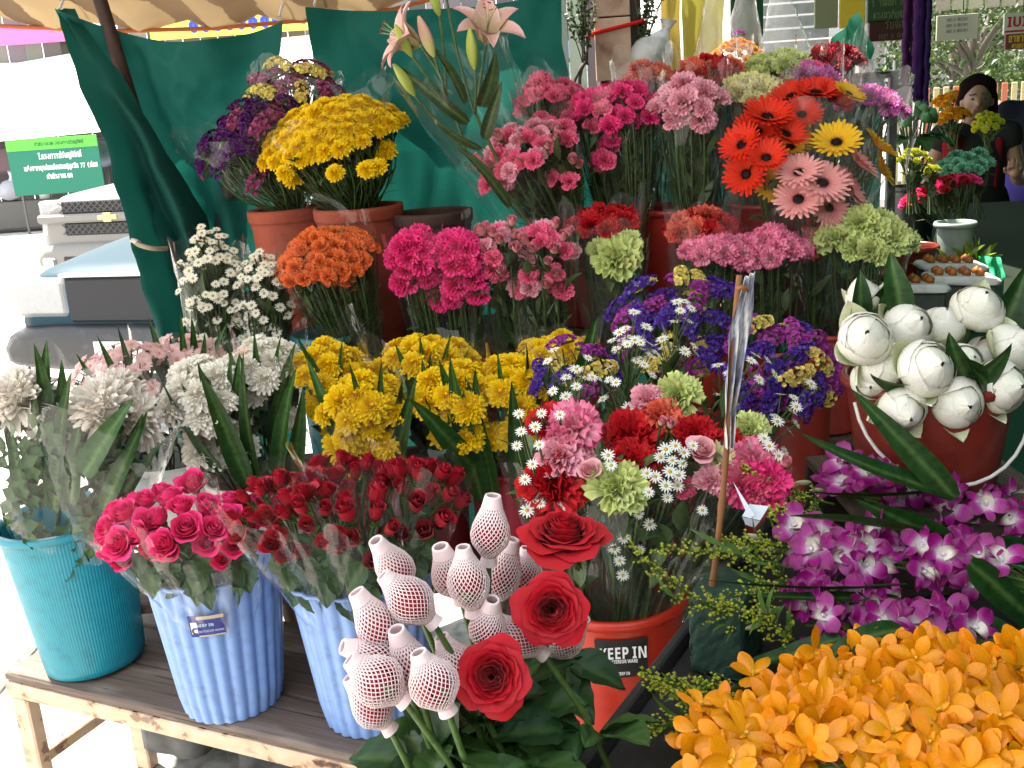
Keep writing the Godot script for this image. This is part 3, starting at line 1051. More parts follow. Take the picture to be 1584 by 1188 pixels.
# ---------------------------------------------------------------- buckets
# o: top radius, bottom radius, height, colour, kind 0 plain / 1 fluted / 2 ribbed / 3 clay
func bucket(called: String, label: String, base: Vector3, rt: float, rb: float, h: float, col: Color, kind := 0, lean := Vector3.UP, cat := "bucket") -> Node3D:
	var t := thing(called, label, cat, base, "flower buckets")
	t.basis = aim(Vector3.ZERO, lean).basis
	var g := G.new()
	var th := 0.004
	var m: Material = M.plastic
	match kind:
		1:
			var pr := PackedVector2Array()
			for i in 9:
				var f := i / 8.0
				pr.append(Vector2(lerpf(rb, rt - 0.006, f) * (0.965 if i == 0 else 1.0), f * h))
			g.lathe(pr, 200, col, Transform3D(), 0.055, 25)
			g.lathe(PackedVector2Array([Vector2(rt - 0.012, h - 0.005), Vector2(rb - 0.01, 0.01), Vector2(0.001, 0.01)]), 40, col)
			part(t, "body", g.mesh(), m)
			g = G.new()
			g.lathe(PackedVector2Array([Vector2(rt - 0.008, h - 0.006), Vector2(rt + 0.004, h - 0.004), Vector2(rt + 0.006, h + 0.001), Vector2(rt + 0.002, h + 0.004), Vector2(rt - 0.012, h + 0.001), Vector2(rt - 0.014, h - 0.02)]), 200, col * 1.02, Transform3D(), 0.035, 25)
			part(t, "rim", g.mesh(), m)
		2:
			g.lathe(PackedVector2Array([Vector2(0.001, 0.0), Vector2(rb - 0.012, 0.0), Vector2(rb - 0.002, 0.006), Vector2(rb, 0.02), Vector2(rt - 0.004, h - 0.014), Vector2(rt - 0.004, h)]), 360, col, Transform3D(), 0.007, 120)
			g.lathe(PackedVector2Array([Vector2(rt - 0.012, h - 0.004), Vector2(rb - 0.008, 0.01), Vector2(0.001, 0.01)]), 40, col)
			part(t, "body", g.mesh(), m)
			g = G.new()
			g.lathe(PackedVector2Array([Vector2(rt - 0.006, h - 0.018), Vector2(rt + 0.008, h - 0.014), Vector2(rt + 0.011, h - 0.006), Vector2(rt + 0.007, h + 0.002), Vector2(rt - 0.004, h + 0.002), Vector2(rt - 0.008, h - 0.012)]), 64, col)
			part(t, "rim", g.mesh(), m)
		3:
			g.lathe(PackedVector2Array([Vector2(0.001, 0.0), Vector2(rb, 0.0), Vector2(rb + 0.004, 0.01), Vector2(lerpf(rb, rt, 0.35), h * 0.35), Vector2(lerpf(rb, rt, 0.36) + 0.002, h * 0.362), Vector2(lerpf(rb, rt, 0.37), h * 0.374), Vector2(lerpf(rb, rt, 0.44), h * 0.44), Vector2(lerpf(rb, rt, 0.452) + 0.002, h * 0.452), Vector2(lerpf(rb, rt, 0.464), h * 0.464), Vector2(rt - 0.006, h * 0.86), Vector2(rt - 0.003, h * 0.872), Vector2(rt - 0.005, h * 0.884), Vector2(rt - 0.002, h * 0.9), Vector2(rt, h * 0.91)]), 64, col)
			g.lathe(PackedVector2Array([Vector2(rt - 0.012, h - 0.004), Vector2(rb - 0.008, 0.012), Vector2(0.001, 0.012)]), 40, col * 0.8)
			part(t, "body", g.mesh(), M.clay)
			g = G.new()
			g.lathe(PackedVector2Array([Vector2(rt - 0.001, h * 0.905), Vector2(rt + 0.002, h * 0.92), Vector2(rt + 0.003, h * 0.975), Vector2(rt + 0.002, h), Vector2(rt - 0.01, h), Vector2(rt - 0.013, h * 0.93)]), 64, col)
			part(t, "rim", g.mesh(), M.clay)
		_:
			g.lathe(PackedVector2Array([Vector2(0.001, 0.0), Vector2(rb - 0.006, 0.0), Vector2(rb, 0.006), Vector2(rt - 0.003, h - 0.02), Vector2(rt - 0.002, h - 0.006)]), 64, col)
			g.lathe(PackedVector2Array([Vector2(rt - 0.004, h - 0.002), Vector2(rb - 0.006, 0.01), Vector2(0.001, 0.01)]), 48, col)
			part(t, "body", g.mesh(), m)
			g = G.new()
			g.lathe(PackedVector2Array([Vector2(rt - 0.002, h - 0.016), Vector2(rt + 0.006, h - 0.014), Vector2(rt + 0.008, h - 0.006), Vector2(rt + 0.005, h + 0.001), Vector2(rt - 0.003, h + 0.001), Vector2(rt - 0.006, h - 0.01)]), 64, col * 1.03)
			part(t, "rim", g.mesh(), m)
	return t

func lettering(parent: Node3D, called: String, text: String, size: float, T: Transform3D, col: Color, bold := true, depth := 0.0006) -> void:
	var tm := TextMesh.new()
	tm.text = text
	var f := SystemFont.new()
	f.font_names = PackedStringArray(["Droid Sans"])
	f.font_weight = 700 if bold else 400
	tm.font = f
	tm.font_size = 32
	tm.pixel_size = size / 32.0
	tm.depth = depth
	tm.curve_step = 2.0
	var m := StandardMaterial3D.new()
	m.albedo_color = col.linear_to_srgb()
	m.roughness = 0.6
	part(parent, called, tm, m, T)

# a patch that follows the bucket's cone: from angle a0 to a1, height y0 to y1
func cone_patch(rt: float, rb: float, h: float, a0: float, a1: float, y0: float, y1: float, out: float, col: Color) -> G:
	var g := G.new()
	var p := PackedVector3Array()
	var cs := PackedColorArray()
	for i in 5:
		for j in 13:
			var y := lerpf(y0, y1, i / 4.0)
			var a := lerpf(a0, a1, j / 12.0)
			var r := lerpf(rb, rt, y / h) + out
			p.append(Vector3(r * cos(a), y, r * sin(a)))
			cs.append(col)
	g.grid(4, 12, p, cs)
	return g

func build_buckets() -> void:
	bucket("turquoise_bucket", "tall turquoise ribbed plastic bucket at the left end of the bench", Vector3(-0.981, 0.452, -2.114), 0.138, 0.108, 0.35, Color(0.008, 0.23, 0.30), 2, Vector3(-0.035, 1, 0))
	var blue := Color(0.21, 0.34, 0.66)
	var b1 := bucket("blue_bucket", "light blue fluted plastic bucket with a dark blue sticker, holding pink roses", Vector3(-0.620, 0.452, -1.910), 0.138, 0.1, 0.312, blue, 1)
	# sticker
	var aa := atan2(0.93, 0.02)
	var st := part(b1, "sticker", cone_patch(0.138, 0.1, 0.312, aa + 0.17, aa - 0.33, 0.212, 0.259, 0.007, Color(0.03, 0.035, 0.22)).mesh(), M.paper)
	part(st, "emblem_panel", cone_patch(0.138, 0.1, 0.312, aa + 0.145, aa + 0.055, 0.219, 0.245, 0.0078, Color(0.72, 0.72, 0.7)).mesh(), M.paper)
	part(st, "gold_strip", cone_patch(0.138, 0.1, 0.312, aa + 0.05, aa - 0.32, 0.25, 0.2575, 0.0078, Color(0.5, 0.42, 0.25)).mesh(), M.paper)
	part(st, "gold_strip", cone_patch(0.138, 0.1, 0.312, aa + 0.05, aa - 0.32, 0.2125, 0.2155, 0.0078, Color(0.5, 0.42, 0.25)).mesh(), M.paper)
	for q in [["C", 0.02, aa + 0.1, 0.2255, Color(0.03, 0.03, 0.05)], ["KEEP IN", 0.0085, aa - 0.06, 0.238, Color(0.45, 0.55, 0.75)], ["INTERIOR WARE", 0.0062, aa - 0.13, 0.225, Color(0.35, 0.42, 0.68)]]:
		var r: float = lerpf(0.1, 0.138, q[3] / 0.312) + 0.0088
		var an: float = q[2]
		lettering(st, "lettering", q[0], q[1], Transform3D(Basis(Vector3(sin(an), 0, -cos(an)), Vector3(0.15 * cos(an), 0.988, 0.15 * sin(an)), Vector3(cos(an), -0.15, sin(an))), Vector3(r * cos(an), q[3], r * sin(an))), q[4])
	bucket("blue_bucket", "light blue fluted plastic bucket holding dark red roses, behind netted rosebuds", Vector3(-0.315, 0.452, -1.825), 0.142, 0.1, 0.315, blue, 1)
	bucket("white_bucket", "white plastic bucket between turquoise bucket and pink roses", Vector3(-0.797, 0.811, -2.300) * Vector3(1, 0, 1) + Vector3(0, 0.562, 0), 0.12, 0.1, 0.3, Color(0.72, 0.75, 0.72), 0)
	bucket("cream_bucket", "pale pinkish white bucket under the white pompon chrysanthemums", Vector3(-0.591, 0.778, -2.220) * Vector3(1, 0, 1) + Vector3(0, 0.562, 0), 0.11, 0.09, 0.265, Color(0.74, 0.62, 0.58), 0)
	bucket("maroon_bucket", "dark maroon plastic bucket beside the tall red roses", Vector3(-0.210, 0.694, -2.220) * Vector3(1, 0, 1) + Vector3(0, 0.562, 0), 0.1, 0.085, 0.27, Color(0.16, 0.012, 0.02), 0)
	bucket("crimson_bucket", "crimson plastic bucket behind the tallest netted rosebud", Vector3(-0.009, 0.687, -2.220) * Vector3(1, 0, 1) + Vector3(0, 0.562, 0), 0.105, 0.09, 0.255, Color(0.36, 0.008, 0.035), 0)
	bucket("maroon_bucket", "maroon bucket hidden among the yellow chrysanthemums near white pompons", Vector3(-0.395, 0.731, -2.240) * Vector3(1, 0, 1) + Vector3(0, 0.562, 0), 0.1, 0.085, 0.25, Color(0.2, 0.015, 0.02), 0)
	bucket("teal_bucket", "teal plastic bucket whose rim shows behind white pompons, under orange carnations", Vector3(-0.444, 1.071, -2.520) * Vector3(1, 0, 1) + Vector3(0, 0.742, 0), 0.09, 0.075, 0.34, Color(0.015, 0.2, 0.26), 0)
	var red := Color(0.30, 0.022, 0.012)
	var kb := bucket("red_bucket", "orange red bucket with a black KEEP IN label", Vector3(0.141, 0.452, -1.512), 0.112, 0.085, 0.385, Color(0.46, 0.024, 0.008), 0)
	var a2 := atan2(1.42, -0.15) - 0.12
	var la := part(kb, "label", cone_patch(0.112, 0.085, 0.385, a2 + 0.42, a2 - 0.33, 0.29, 0.356, 0.0012, Color(0.008, 0.008, 0.009)).mesh(), M.paper)
	for q in [["KEEP IN", 0.027, 0.334], ["INTERIOR WARE", 0.008, 0.3195], ["KEEP IN", 0.007, 0.298]]:
		var r: float = lerpf(0.085, 0.112, q[2] / 0.385) + 0.0022
		var an := a2 + 0.03
		lettering(la, "lettering", q[0], q[1], Transform3D(Basis(Vector3(sin(an), 0, -cos(an)), Vector3(0, 1, 0), Vector3(cos(an), 0, sin(an))) * Basis.from_scale(Vector3(0.72, 1, 1)), Vector3(r * cos(an), q[2], r * sin(an)) + Vector3(cos(an), 0, sin(an)) * 0.0008), Color(0.75, 0.75, 0.75))
	var clay := Color(0.26, 0.045, 0.016)
	bucket("terracotta_pot", "tall terracotta pot holding purple statice", Vector3(-0.562, 1.004, -2.860) * Vector3(1, 0, 1) + Vector3(0, 1.002, 0), 0.115, 0.1, 0.365, clay, 3, Vector3(-0.02, 1, 0), "pot")
	bucket("terracotta_pot", "tall terracotta pot holding yellow button mums", Vector3(-0.369, 1.017, -2.740) * Vector3(1, 0, 1) + Vector3(0, 1.002, 0), 0.115, 0.1, 0.365, clay, 3, Vector3(0.0, 1, 0), "pot")
	bucket("brown_pot", "dark brown glazed pot behind the hot pink carnations", Vector3(-0.177, 1.007, -2.720) * Vector3(1, 0, 1) + Vector3(0, 1.002, 0), 0.104, 0.09, 0.34, Color(0.05, 0.022, 0.014), 3, Vector3.UP, "pot")
	bucket("red_bucket", "dark red bucket under the pink spray carnations at the back", Vector3(0.235, 1.002, -2.8), 0.11, 0.09, 0.3, red, 0)
	bucket("red_bucket", "dark red bucket behind the green carnation bunch", Vector3(0.47, 1.002, -2.8), 0.115, 0.095, 0.3, red, 0)
	bucket("red_bucket", "dark red bucket under the red gerberas", Vector3(0.72, 1.002, -2.77), 0.11, 0.09, 0.3, red, 0)
	bucket("red_bucket", "dark red bucket under the hot pink carnation bunches", Vector3(-0.12, 0.742, -2.525), 0.092, 0.08, 0.26, red, 0)
	bucket("red_bucket", "dark red bucket under the pink and green carnation bunches", Vector3(0.14, 0.742, -2.525), 0.092, 0.08, 0.26, red, 0)
	bucket("red_bucket", "dark red bucket under the coral and pink white carnations", Vector3(0.5, 0.742, -2.525), 0.092, 0.08, 0.26, red, 0)
	bucket("red_bucket", "dark red bucket under the large green carnations", Vector3(0.8, 0.742, -2.525), 0.092, 0.08, 0.26, red, 0)
	bucket("dark_red_bucket", "dark red bucket under the purple statice, behind mixed bouquets", Vector3(0.38, 0.562, -2.28), 0.12, 0.1, 0.3, red, 0)
	bucket("green_bucket", "dark green bucket on the ground holding the large red roses", Vector3(-0.02, 0.002, -0.98), 0.13, 0.1, 0.5, Color(0.02, 0.06, 0.04), 0)

# ---------------------------------------------------------------- bunches of flowers
const TOCAM := Vector3(0, 0.25, 1)

func make_kinds() -> void:
	var C := func(key: String, e: Color, m: Color, b: Color) -> void:
		K[key] = [variants(key, 3, func(): return g_carnation(e, m, b)), M.petal]
	C.call("c_hot", Color(0.90, 0.055, 0.26), Color(0.86, 0.03, 0.18), Color(0.55, 0.02, 0.08))
	C.call("c_pink", Color(0.92, 0.16, 0.31), Color(0.90, 0.065, 0.19), Color(0.7, 0.18, 0.15))
	C.call("c_lpink", Color(0.93, 0.44, 0.54), Color(0.91, 0.24, 0.37), Color(0.8, 0.5, 0.35))
	C.call("c_pinkwhite", Color(0.90, 0.16, 0.34), Color(0.93, 0.62, 0.69), Color(0.85, 0.72, 0.6))
	C.call("c_red", Color(0.58, 0.012, 0.02), Color(0.52, 0.009, 0.015), Color(0.3, 0.008, 0.01))
	C.call("c_darkred", Color(0.30, 0.008, 0.018), Color(0.26, 0.006, 0.014), Color(0.15, 0.004, 0.008))
	C.call("c_coral", Color(0.80, 0.16, 0.10), Color(0.76, 0.09, 0.055), Color(0.6, 0.2, 0.1))
	C.call("c_green", Color(0.66, 0.72, 0.27), Color(0.58, 0.66, 0.20), Color(0.4, 0.5, 0.15))
	C.call("c_cream", Color(0.80, 0.74, 0.36), Color(0.78, 0.66, 0.26), Color(0.6, 0.6, 0.25))
	C.call("c_lilac", Color(0.62, 0.12, 0.42), Color(0.58, 0.16, 0.40), Color(0.5, 0.3, 0.35))
	C.call("c_orange", Color(0.84, 0.20, 0.045), Color(0.76, 0.05, 0.008), Color(0.75, 0.25, 0.06))
	C.call("c_mumgreen", Color(0.6, 0.66, 0.24), Color(0.5, 0.58, 0.17), Color(0.35, 0.42, 0.12))
	var P := func(key: String, a: Color, b: Color, c: Color, n: int) -> void:
		K[key] = [variants(key, 3, func(): return g_pompon(a, b, c, n)), M.petal]
	P.call("mum_y", Color(0.88, 0.54, 0.003), Color(0.9, 0.62, 0.006), Color(0.84, 0.48, 0.003), 125)
	P.call("mum_w", Color(0.92, 0.86, 0.73), Color(0.93, 0.89, 0.80), Color(0.87, 0.8, 0.5), 125)
	P.call("mum_peach", Color(0.82, 0.56, 0.42), Color(0.86, 0.68, 0.56), Color(0.7, 0.5, 0.25), 80)
	K["spider"] = [variants("spider", 2, func(): return g_spider(Color(0.93, 0.89, 0.81), Color(0.93, 0.84, 0.77), Color(0.9, 0.84, 0.58))), M.petal]
	K["daisy"] = [variants("daisy", 3, func(): return g_daisy(Color(0.84, 0.84, 0.80), Color(0.55, 0.4, 0.03), 13, 0.125)), M.petal]
	K["aster"] = [variants("aster", 3, func(): return g_daisy(Color(0.82, 0.78, 0.66), Color(0.45, 0.35, 0.06), 12, 0.2)), M.petal]
	K["pinkdaisy"] = [variants("pinkdaisy", 3, func(): return g_daisy(Color(0.84, 0.55, 0.53), Color(0.68, 0.34, 0.26), 24, 0.17)), M.petal]
	K["ger_red"] = [variants("ger_red", 3, func(): return g_gerbera(Color(0.68, 0.035, 0.008), Color(0.74, 0.028, 0.008), rnd(0.0, 0.25))), M.petal]
	K["ger_pink"] = [variants("ger_pink", 3, func(): return g_gerbera(Color(0.80, 0.26, 0.25), Color(0.84, 0.38, 0.36), rnd(0.0, 0.2))), M.petal]
	K["ger_yellow"] = [variants("ger_yellow", 2, func(): return g_gerbera(Color(0.82, 0.40, 0.006), Color(0.86, 0.52, 0.02), 0.15)), M.petal]
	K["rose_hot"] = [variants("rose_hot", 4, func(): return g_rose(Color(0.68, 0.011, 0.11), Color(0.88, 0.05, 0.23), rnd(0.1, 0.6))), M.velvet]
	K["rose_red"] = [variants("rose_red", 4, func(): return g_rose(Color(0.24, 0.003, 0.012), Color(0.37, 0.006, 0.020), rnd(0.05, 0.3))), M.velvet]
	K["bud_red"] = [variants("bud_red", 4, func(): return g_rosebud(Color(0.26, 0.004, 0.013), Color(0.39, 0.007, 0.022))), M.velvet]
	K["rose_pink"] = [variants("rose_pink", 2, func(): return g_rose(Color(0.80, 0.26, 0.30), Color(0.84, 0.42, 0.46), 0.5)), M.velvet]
	K["bud_pink"] = [variants("bud_pink", 3, func(): return g_rosebud(Color(0.6, 0.4, 0.25), Color(0.8, 0.25, 0.33))), M.velvet]
	K["st_purple"] = [variants("st_purple", 3, func(): return g_statice(Color(0.075, 0.022, 0.27), Color(0.3, 0.25, 0.5))), M.petal]
	K["st_plum"] = [variants("st_plum", 3, func(): return g_statice(Color(0.075, 0.008, 0.10), Color(0.12, 0.02, 0.15))), M.petal]
	K["st_magenta"] = [variants("st_magenta", 3, func(): return g_statice(Color(0.36, 0.04, 0.30), Color(0.5, 0.2, 0.45))), M.petal]
	K["st_mauve"] = [variants("st_mauve", 3, func(): return g_statice(Color(0.30, 0.05, 0.14), Color(0.4, 0.15, 0.22))), M.petal]
	K["st_yellow"] = [variants("st_yellow", 3, func(): return g_statice(Color(0.72, 0.58, 0.14), Color(0.8, 0.7, 0.3))), M.petal]
	cache["eye"] = g_gerbera_eye().mesh()
	cache["lobed"] = []
	cache["rleaf"] = []
	for i in 3:
		cache["lobed"].append(g_lobed_leaf(Color(0.05, 0.10, 0.035)).mesh())
		cache["rleaf"].append(g_rose_leaf([DKGREEN, Color(0.022, 0.06, 0.025), Color(0.045, 0.1, 0.03)][i]).mesh())

const BIG := {"c": 1.15, "mum": 1.32, "st": 1.2, "bud": 1.35, "rose": 1.1, "pinkdaisy": 1.0, "spider": 1.05}

func bloom(th: Node3D, kind: String, pos: Vector3, dir: Vector3, s: float, called := "bloom") -> void:
	var k: Array = K[kind]
	var o := part(th, called, k[0][rng.randi() % k[0].size()], k[1], aim(pos, dir, rnd(0, TAU), s * rnd(0.82, 1.14) * BIG.get(kind.get_slice("_", 0), 1.0)))
	if kind.begins_with("ger_"):
		part(o, "eye", cache["eye"], M.petal)

func stem_to(g: G, a: Vector3, b: Vector3, dir: Vector3, r: float, col: Color, blades: int, bl := 0.07) -> void:
	var L := a.distance_to(b)
	var p := bez(a, b - dir.normalized() * L * 0.45, b, 6)
	g.tube(p, radii(r * 1.15, r * 0.85, 6), 5, jit(col, 0.15))
	for i in blades:
		var t := rnd(0.2, 0.92)
		var k := mini(int(t * 6), 5)
		var q := p[k].lerp(p[k + 1], t * 6 - k)
		var d := (p[k + 1] - p[k]).normalized() + Vector3(rnd(-0.35, 0.35), 0.1, rnd(-0.35, 0.35))
		g.petal(aim(q, d, rnd(0, TAU)), bl * rnd(0.6, 1.2), 0.0028, 0.15, 0.9, 3, 2, 2, 0.3, 0.0, col, jit(col, 0.25), col)

# crinkled clear film rolled into a cone round a bunch
func film(th: Node3D, base: Vector3, head: Vector3, r: float, over: float, sd: float, m: Material, rb := 0.03, squash := 1.0) -> void:
	var ax := (head - base).normalized()
	var T := aim(Vector3.ZERO, ax)
	var top := head + ax * over
	var g := G.new()
	var p := PackedVector3Array()
	var cs := PackedColorArray()
	var nu := 16
	var nv := 44
	for i in nu + 1:
		var t := float(i) / nu
		var c := base.lerp(top, t)
		for j in nv + 1:
			var a := TAU * j / nv * 1.03
			var rr := lerpf(rb, r * 1.06, pow(t, 0.8)) * (1.0 - 0.02 * j / nv)
			var n := crease.get_noise_3d(cos(a) * 1.5 + sd, sin(a) * 1.5, t * 1.6 + sd)
			var n2 := crease.get_noise_3d(cos(a) * 4.0 - sd, sin(a) * 4.0, t * 5.0 + sd)
			rr += (n * 0.16 + n2 * 0.055 - 0.05) * r * (0.4 + 0.6 * t)
			var e := 0.0
			if t > 0.85:
				e = (t - 0.85) / 0.15 * (0.028 * sin(2.0 * a + sd * 3.0) + 0.02 * sin(5.0 * a + sd))
			p.append(c + T.basis * Vector3(cos(a) * rr, e, sin(a) * rr * squash))
			cs.append(Color.WHITE)
	g.grid(nu, nv, p, cs)
	part(th, "plastic_wrap", g.mesh(), m)

# base: where the stems stand; head: middle of the flower dome; r, dome: its radius and height
func bunch(called: String, label: String, cat: String, base: Vector3, head: Vector3, r: float, dome: float, n: int, kinds: Array, fs: float, o := {}) -> Node3D:
	r *= swell
	n = int(n * crowd)
	var th := thing(called, label, cat, base, o.get("grp", "bunches of cut flowers"))
	var B := Vector3.ZERO
	var Hd := head - base
	var ax := Hd.normalized()
	var T := aim(Vector3.ZERO, ax)
	var g := G.new()
	var col: Color = o.get("stem", Color(0.06, 0.10, 0.03))
	var sr: float = o.get("sr", 0.0022)
	var blades: int = o.get("blades", 3)
	var sq: float = o.get("squash", 1.0)
	var face: float = o.get("face", 0.35)
	var ph := rnd(0, 6)
	var tot := n + int(o.get("low", 0))
	for i in tot:
		var f := sqrt((i + 0.5) / n)
		var a := i * 2.39996 + ph
		var pos: Vector3
		if i < n:
			pos = Hd + T.basis * Vector3(cos(a) * f * r, dome * (1.0 - f * f) + rnd(-1, 1) * fs * o.get("jit", 0.35), sin(a) * f * r * sq)
		else:
			var a2 := rnd(-1.2, 1.2)
			pos = Hd + Vector3(sin(a2), 0, cos(a2)) * r * rnd(0.5, 0.95) - ax * rnd(0.02, o.get("drop", 0.12))
		var dir: Vector3 = (ax + T.basis * Vector3(cos(a), 0, sin(a)) * f * o.get("splay", 0.8) + TOCAM * face).normalized()
		if i >= n:
			dir = (ax * 0.5 + TOCAM).normalized()
		bloom(th, kinds[rng.randi() % kinds.size()], pos, dir, fs)
		var so := T.basis * Vector3(rnd(-1, 1), 0, rnd(-1, 1)) * 0.022
		stem_to(g, B + so, pos - dir * fs * 0.3, dir, sr, col, blades)
	for q in o.get("at", []):
		var pos: Vector3 = q[1] - base
		var gs2: float = q[2] * (1.12 if q[0].begins_with("ger_") else 1.0)
		var dir: Vector3 = (pos.normalized() * 0.45 + TOCAM * 0.6 + Vector3(0, 0.25, 0) + (q[3] if q.size() > 3 else Vector3.ZERO)).normalized()
		bloom(th, q[0], pos, dir, gs2)
		stem_to(g, Vector3(rnd(-1, 1), 0, rnd(-1, 1)) * 0.02, pos - dir * q[2] * 0.3, dir, sr, col, blades)
	for i in int(n * (crowd - 1.0) * 3.0):
		var sa := rnd(0, TAU)
		var sf := sqrt(rng.randf())
		var q := Hd + T.basis * Vector3(cos(sa), 0, sin(sa) * sq) * sf * r * 0.85 - ax * rnd(0.0, 0.05)
		stem_to(g, T.basis * Vector3(rnd(-1, 1), 0, rnd(-1, 1)) * 0.03, q, ax, sr, col, 3)
	for i in int(o.get("filler", 0) * (2.0 * crowd - 1.0)):
		var t := rnd(0.35, 0.93)
		var q := Hd * t + T.basis * Vector3(rnd(-1, 1), 0, rnd(-1, 1)) * r * t * 0.75
		g.petal(aim(q, ax + Vector3(rnd(-0.5, 0.5), 0, rnd(-0.5, 0.6)), rnd(0, TAU)), rnd(0.04, 0.09), rnd(0.006, 0.013), 0.2, rnd(0.5, 1.4), 4, 2, 2, 0.3, 0.0, col, jit(col * 1.1, 0.3), col)
	if not g.v.is_empty():
		part(th, "stems", g.mesh(), M.stem, Transform3D(), true)
	for i in o.get("lobed", 0):
		var t := rnd(o.get("lmin", 0.32), 0.9)
		var a := rnd(-1.5, 1.5)
		var q := Hd * t + Vector3(sin(a), 0, cos(a)) * r * maxf(t, 0.7) * rnd(0.4, 0.9)
		part(th, "leaf", cache["lobed"][i % 3], M.leaf, aim(q, Vector3(0, 0.6, 0.8), rnd(0, TAU), rnd(0.05, 0.08)))
	for i in o.get("rleaves", 0):
		var t := rnd(0.5, 0.86)
		var a := rnd(-1.7, 1.7)
		var q := Hd * t + Vector3(sin(a), 0, cos(a)) * r * t * rnd(0.2, 0.6)
		part(th, "leaf", cache["rleaf"][i % 3], M.leaf, aim(q, Vector3(rnd(-0.5, 0.5), 0.5, 0.9), rnd(0, TAU), rnd(0.04, 0.065)))
	for s in o.get("straps", []):
		# [tip position, width, start fraction]
		var tip: Vector3 = s[0] - base
		var st: Vector3 = Hd * s[2] + (tip - Hd).normalized() * 0.02
		var d := tip - st
		part(th, "leaf", g_strap(d.length(), s[1], rnd(-0.12, 0.02), rnd(0.02, 0.2), jit(Color(0.03, 0.085, 0.02), 0.25), 0.55).mesh(), M.leaf, aim(st, d, rnd(-0.7, 0.7) + PI * 0.5))
	for s in o.get("front", []):
		# broad leaves lying in front of the stems: [foot, tip, half width]
		var d2: Vector3 = s[1] - s[0]
		part(th, "leaf", g_strap(d2.length(), s[2], rnd(-0.1, 0.0), rnd(0.1, 0.3), jit(Color(0.028, 0.075, 0.018), 0.25), 0.45).mesh(), M.leaf, aim(s[0] - base, d2, rnd(-0.5, 0.5) + PI * 0.5))
	if o.get("wrap", 1) > 0:
		film(th, B, Hd, r + fs * 0.35, dome + o.get("over", 0.02), rnd(0, 50), M.haze_film if o.get("wrap", 1) == 2 else M.film, o.get("rb", 0.03), sq)
	return th

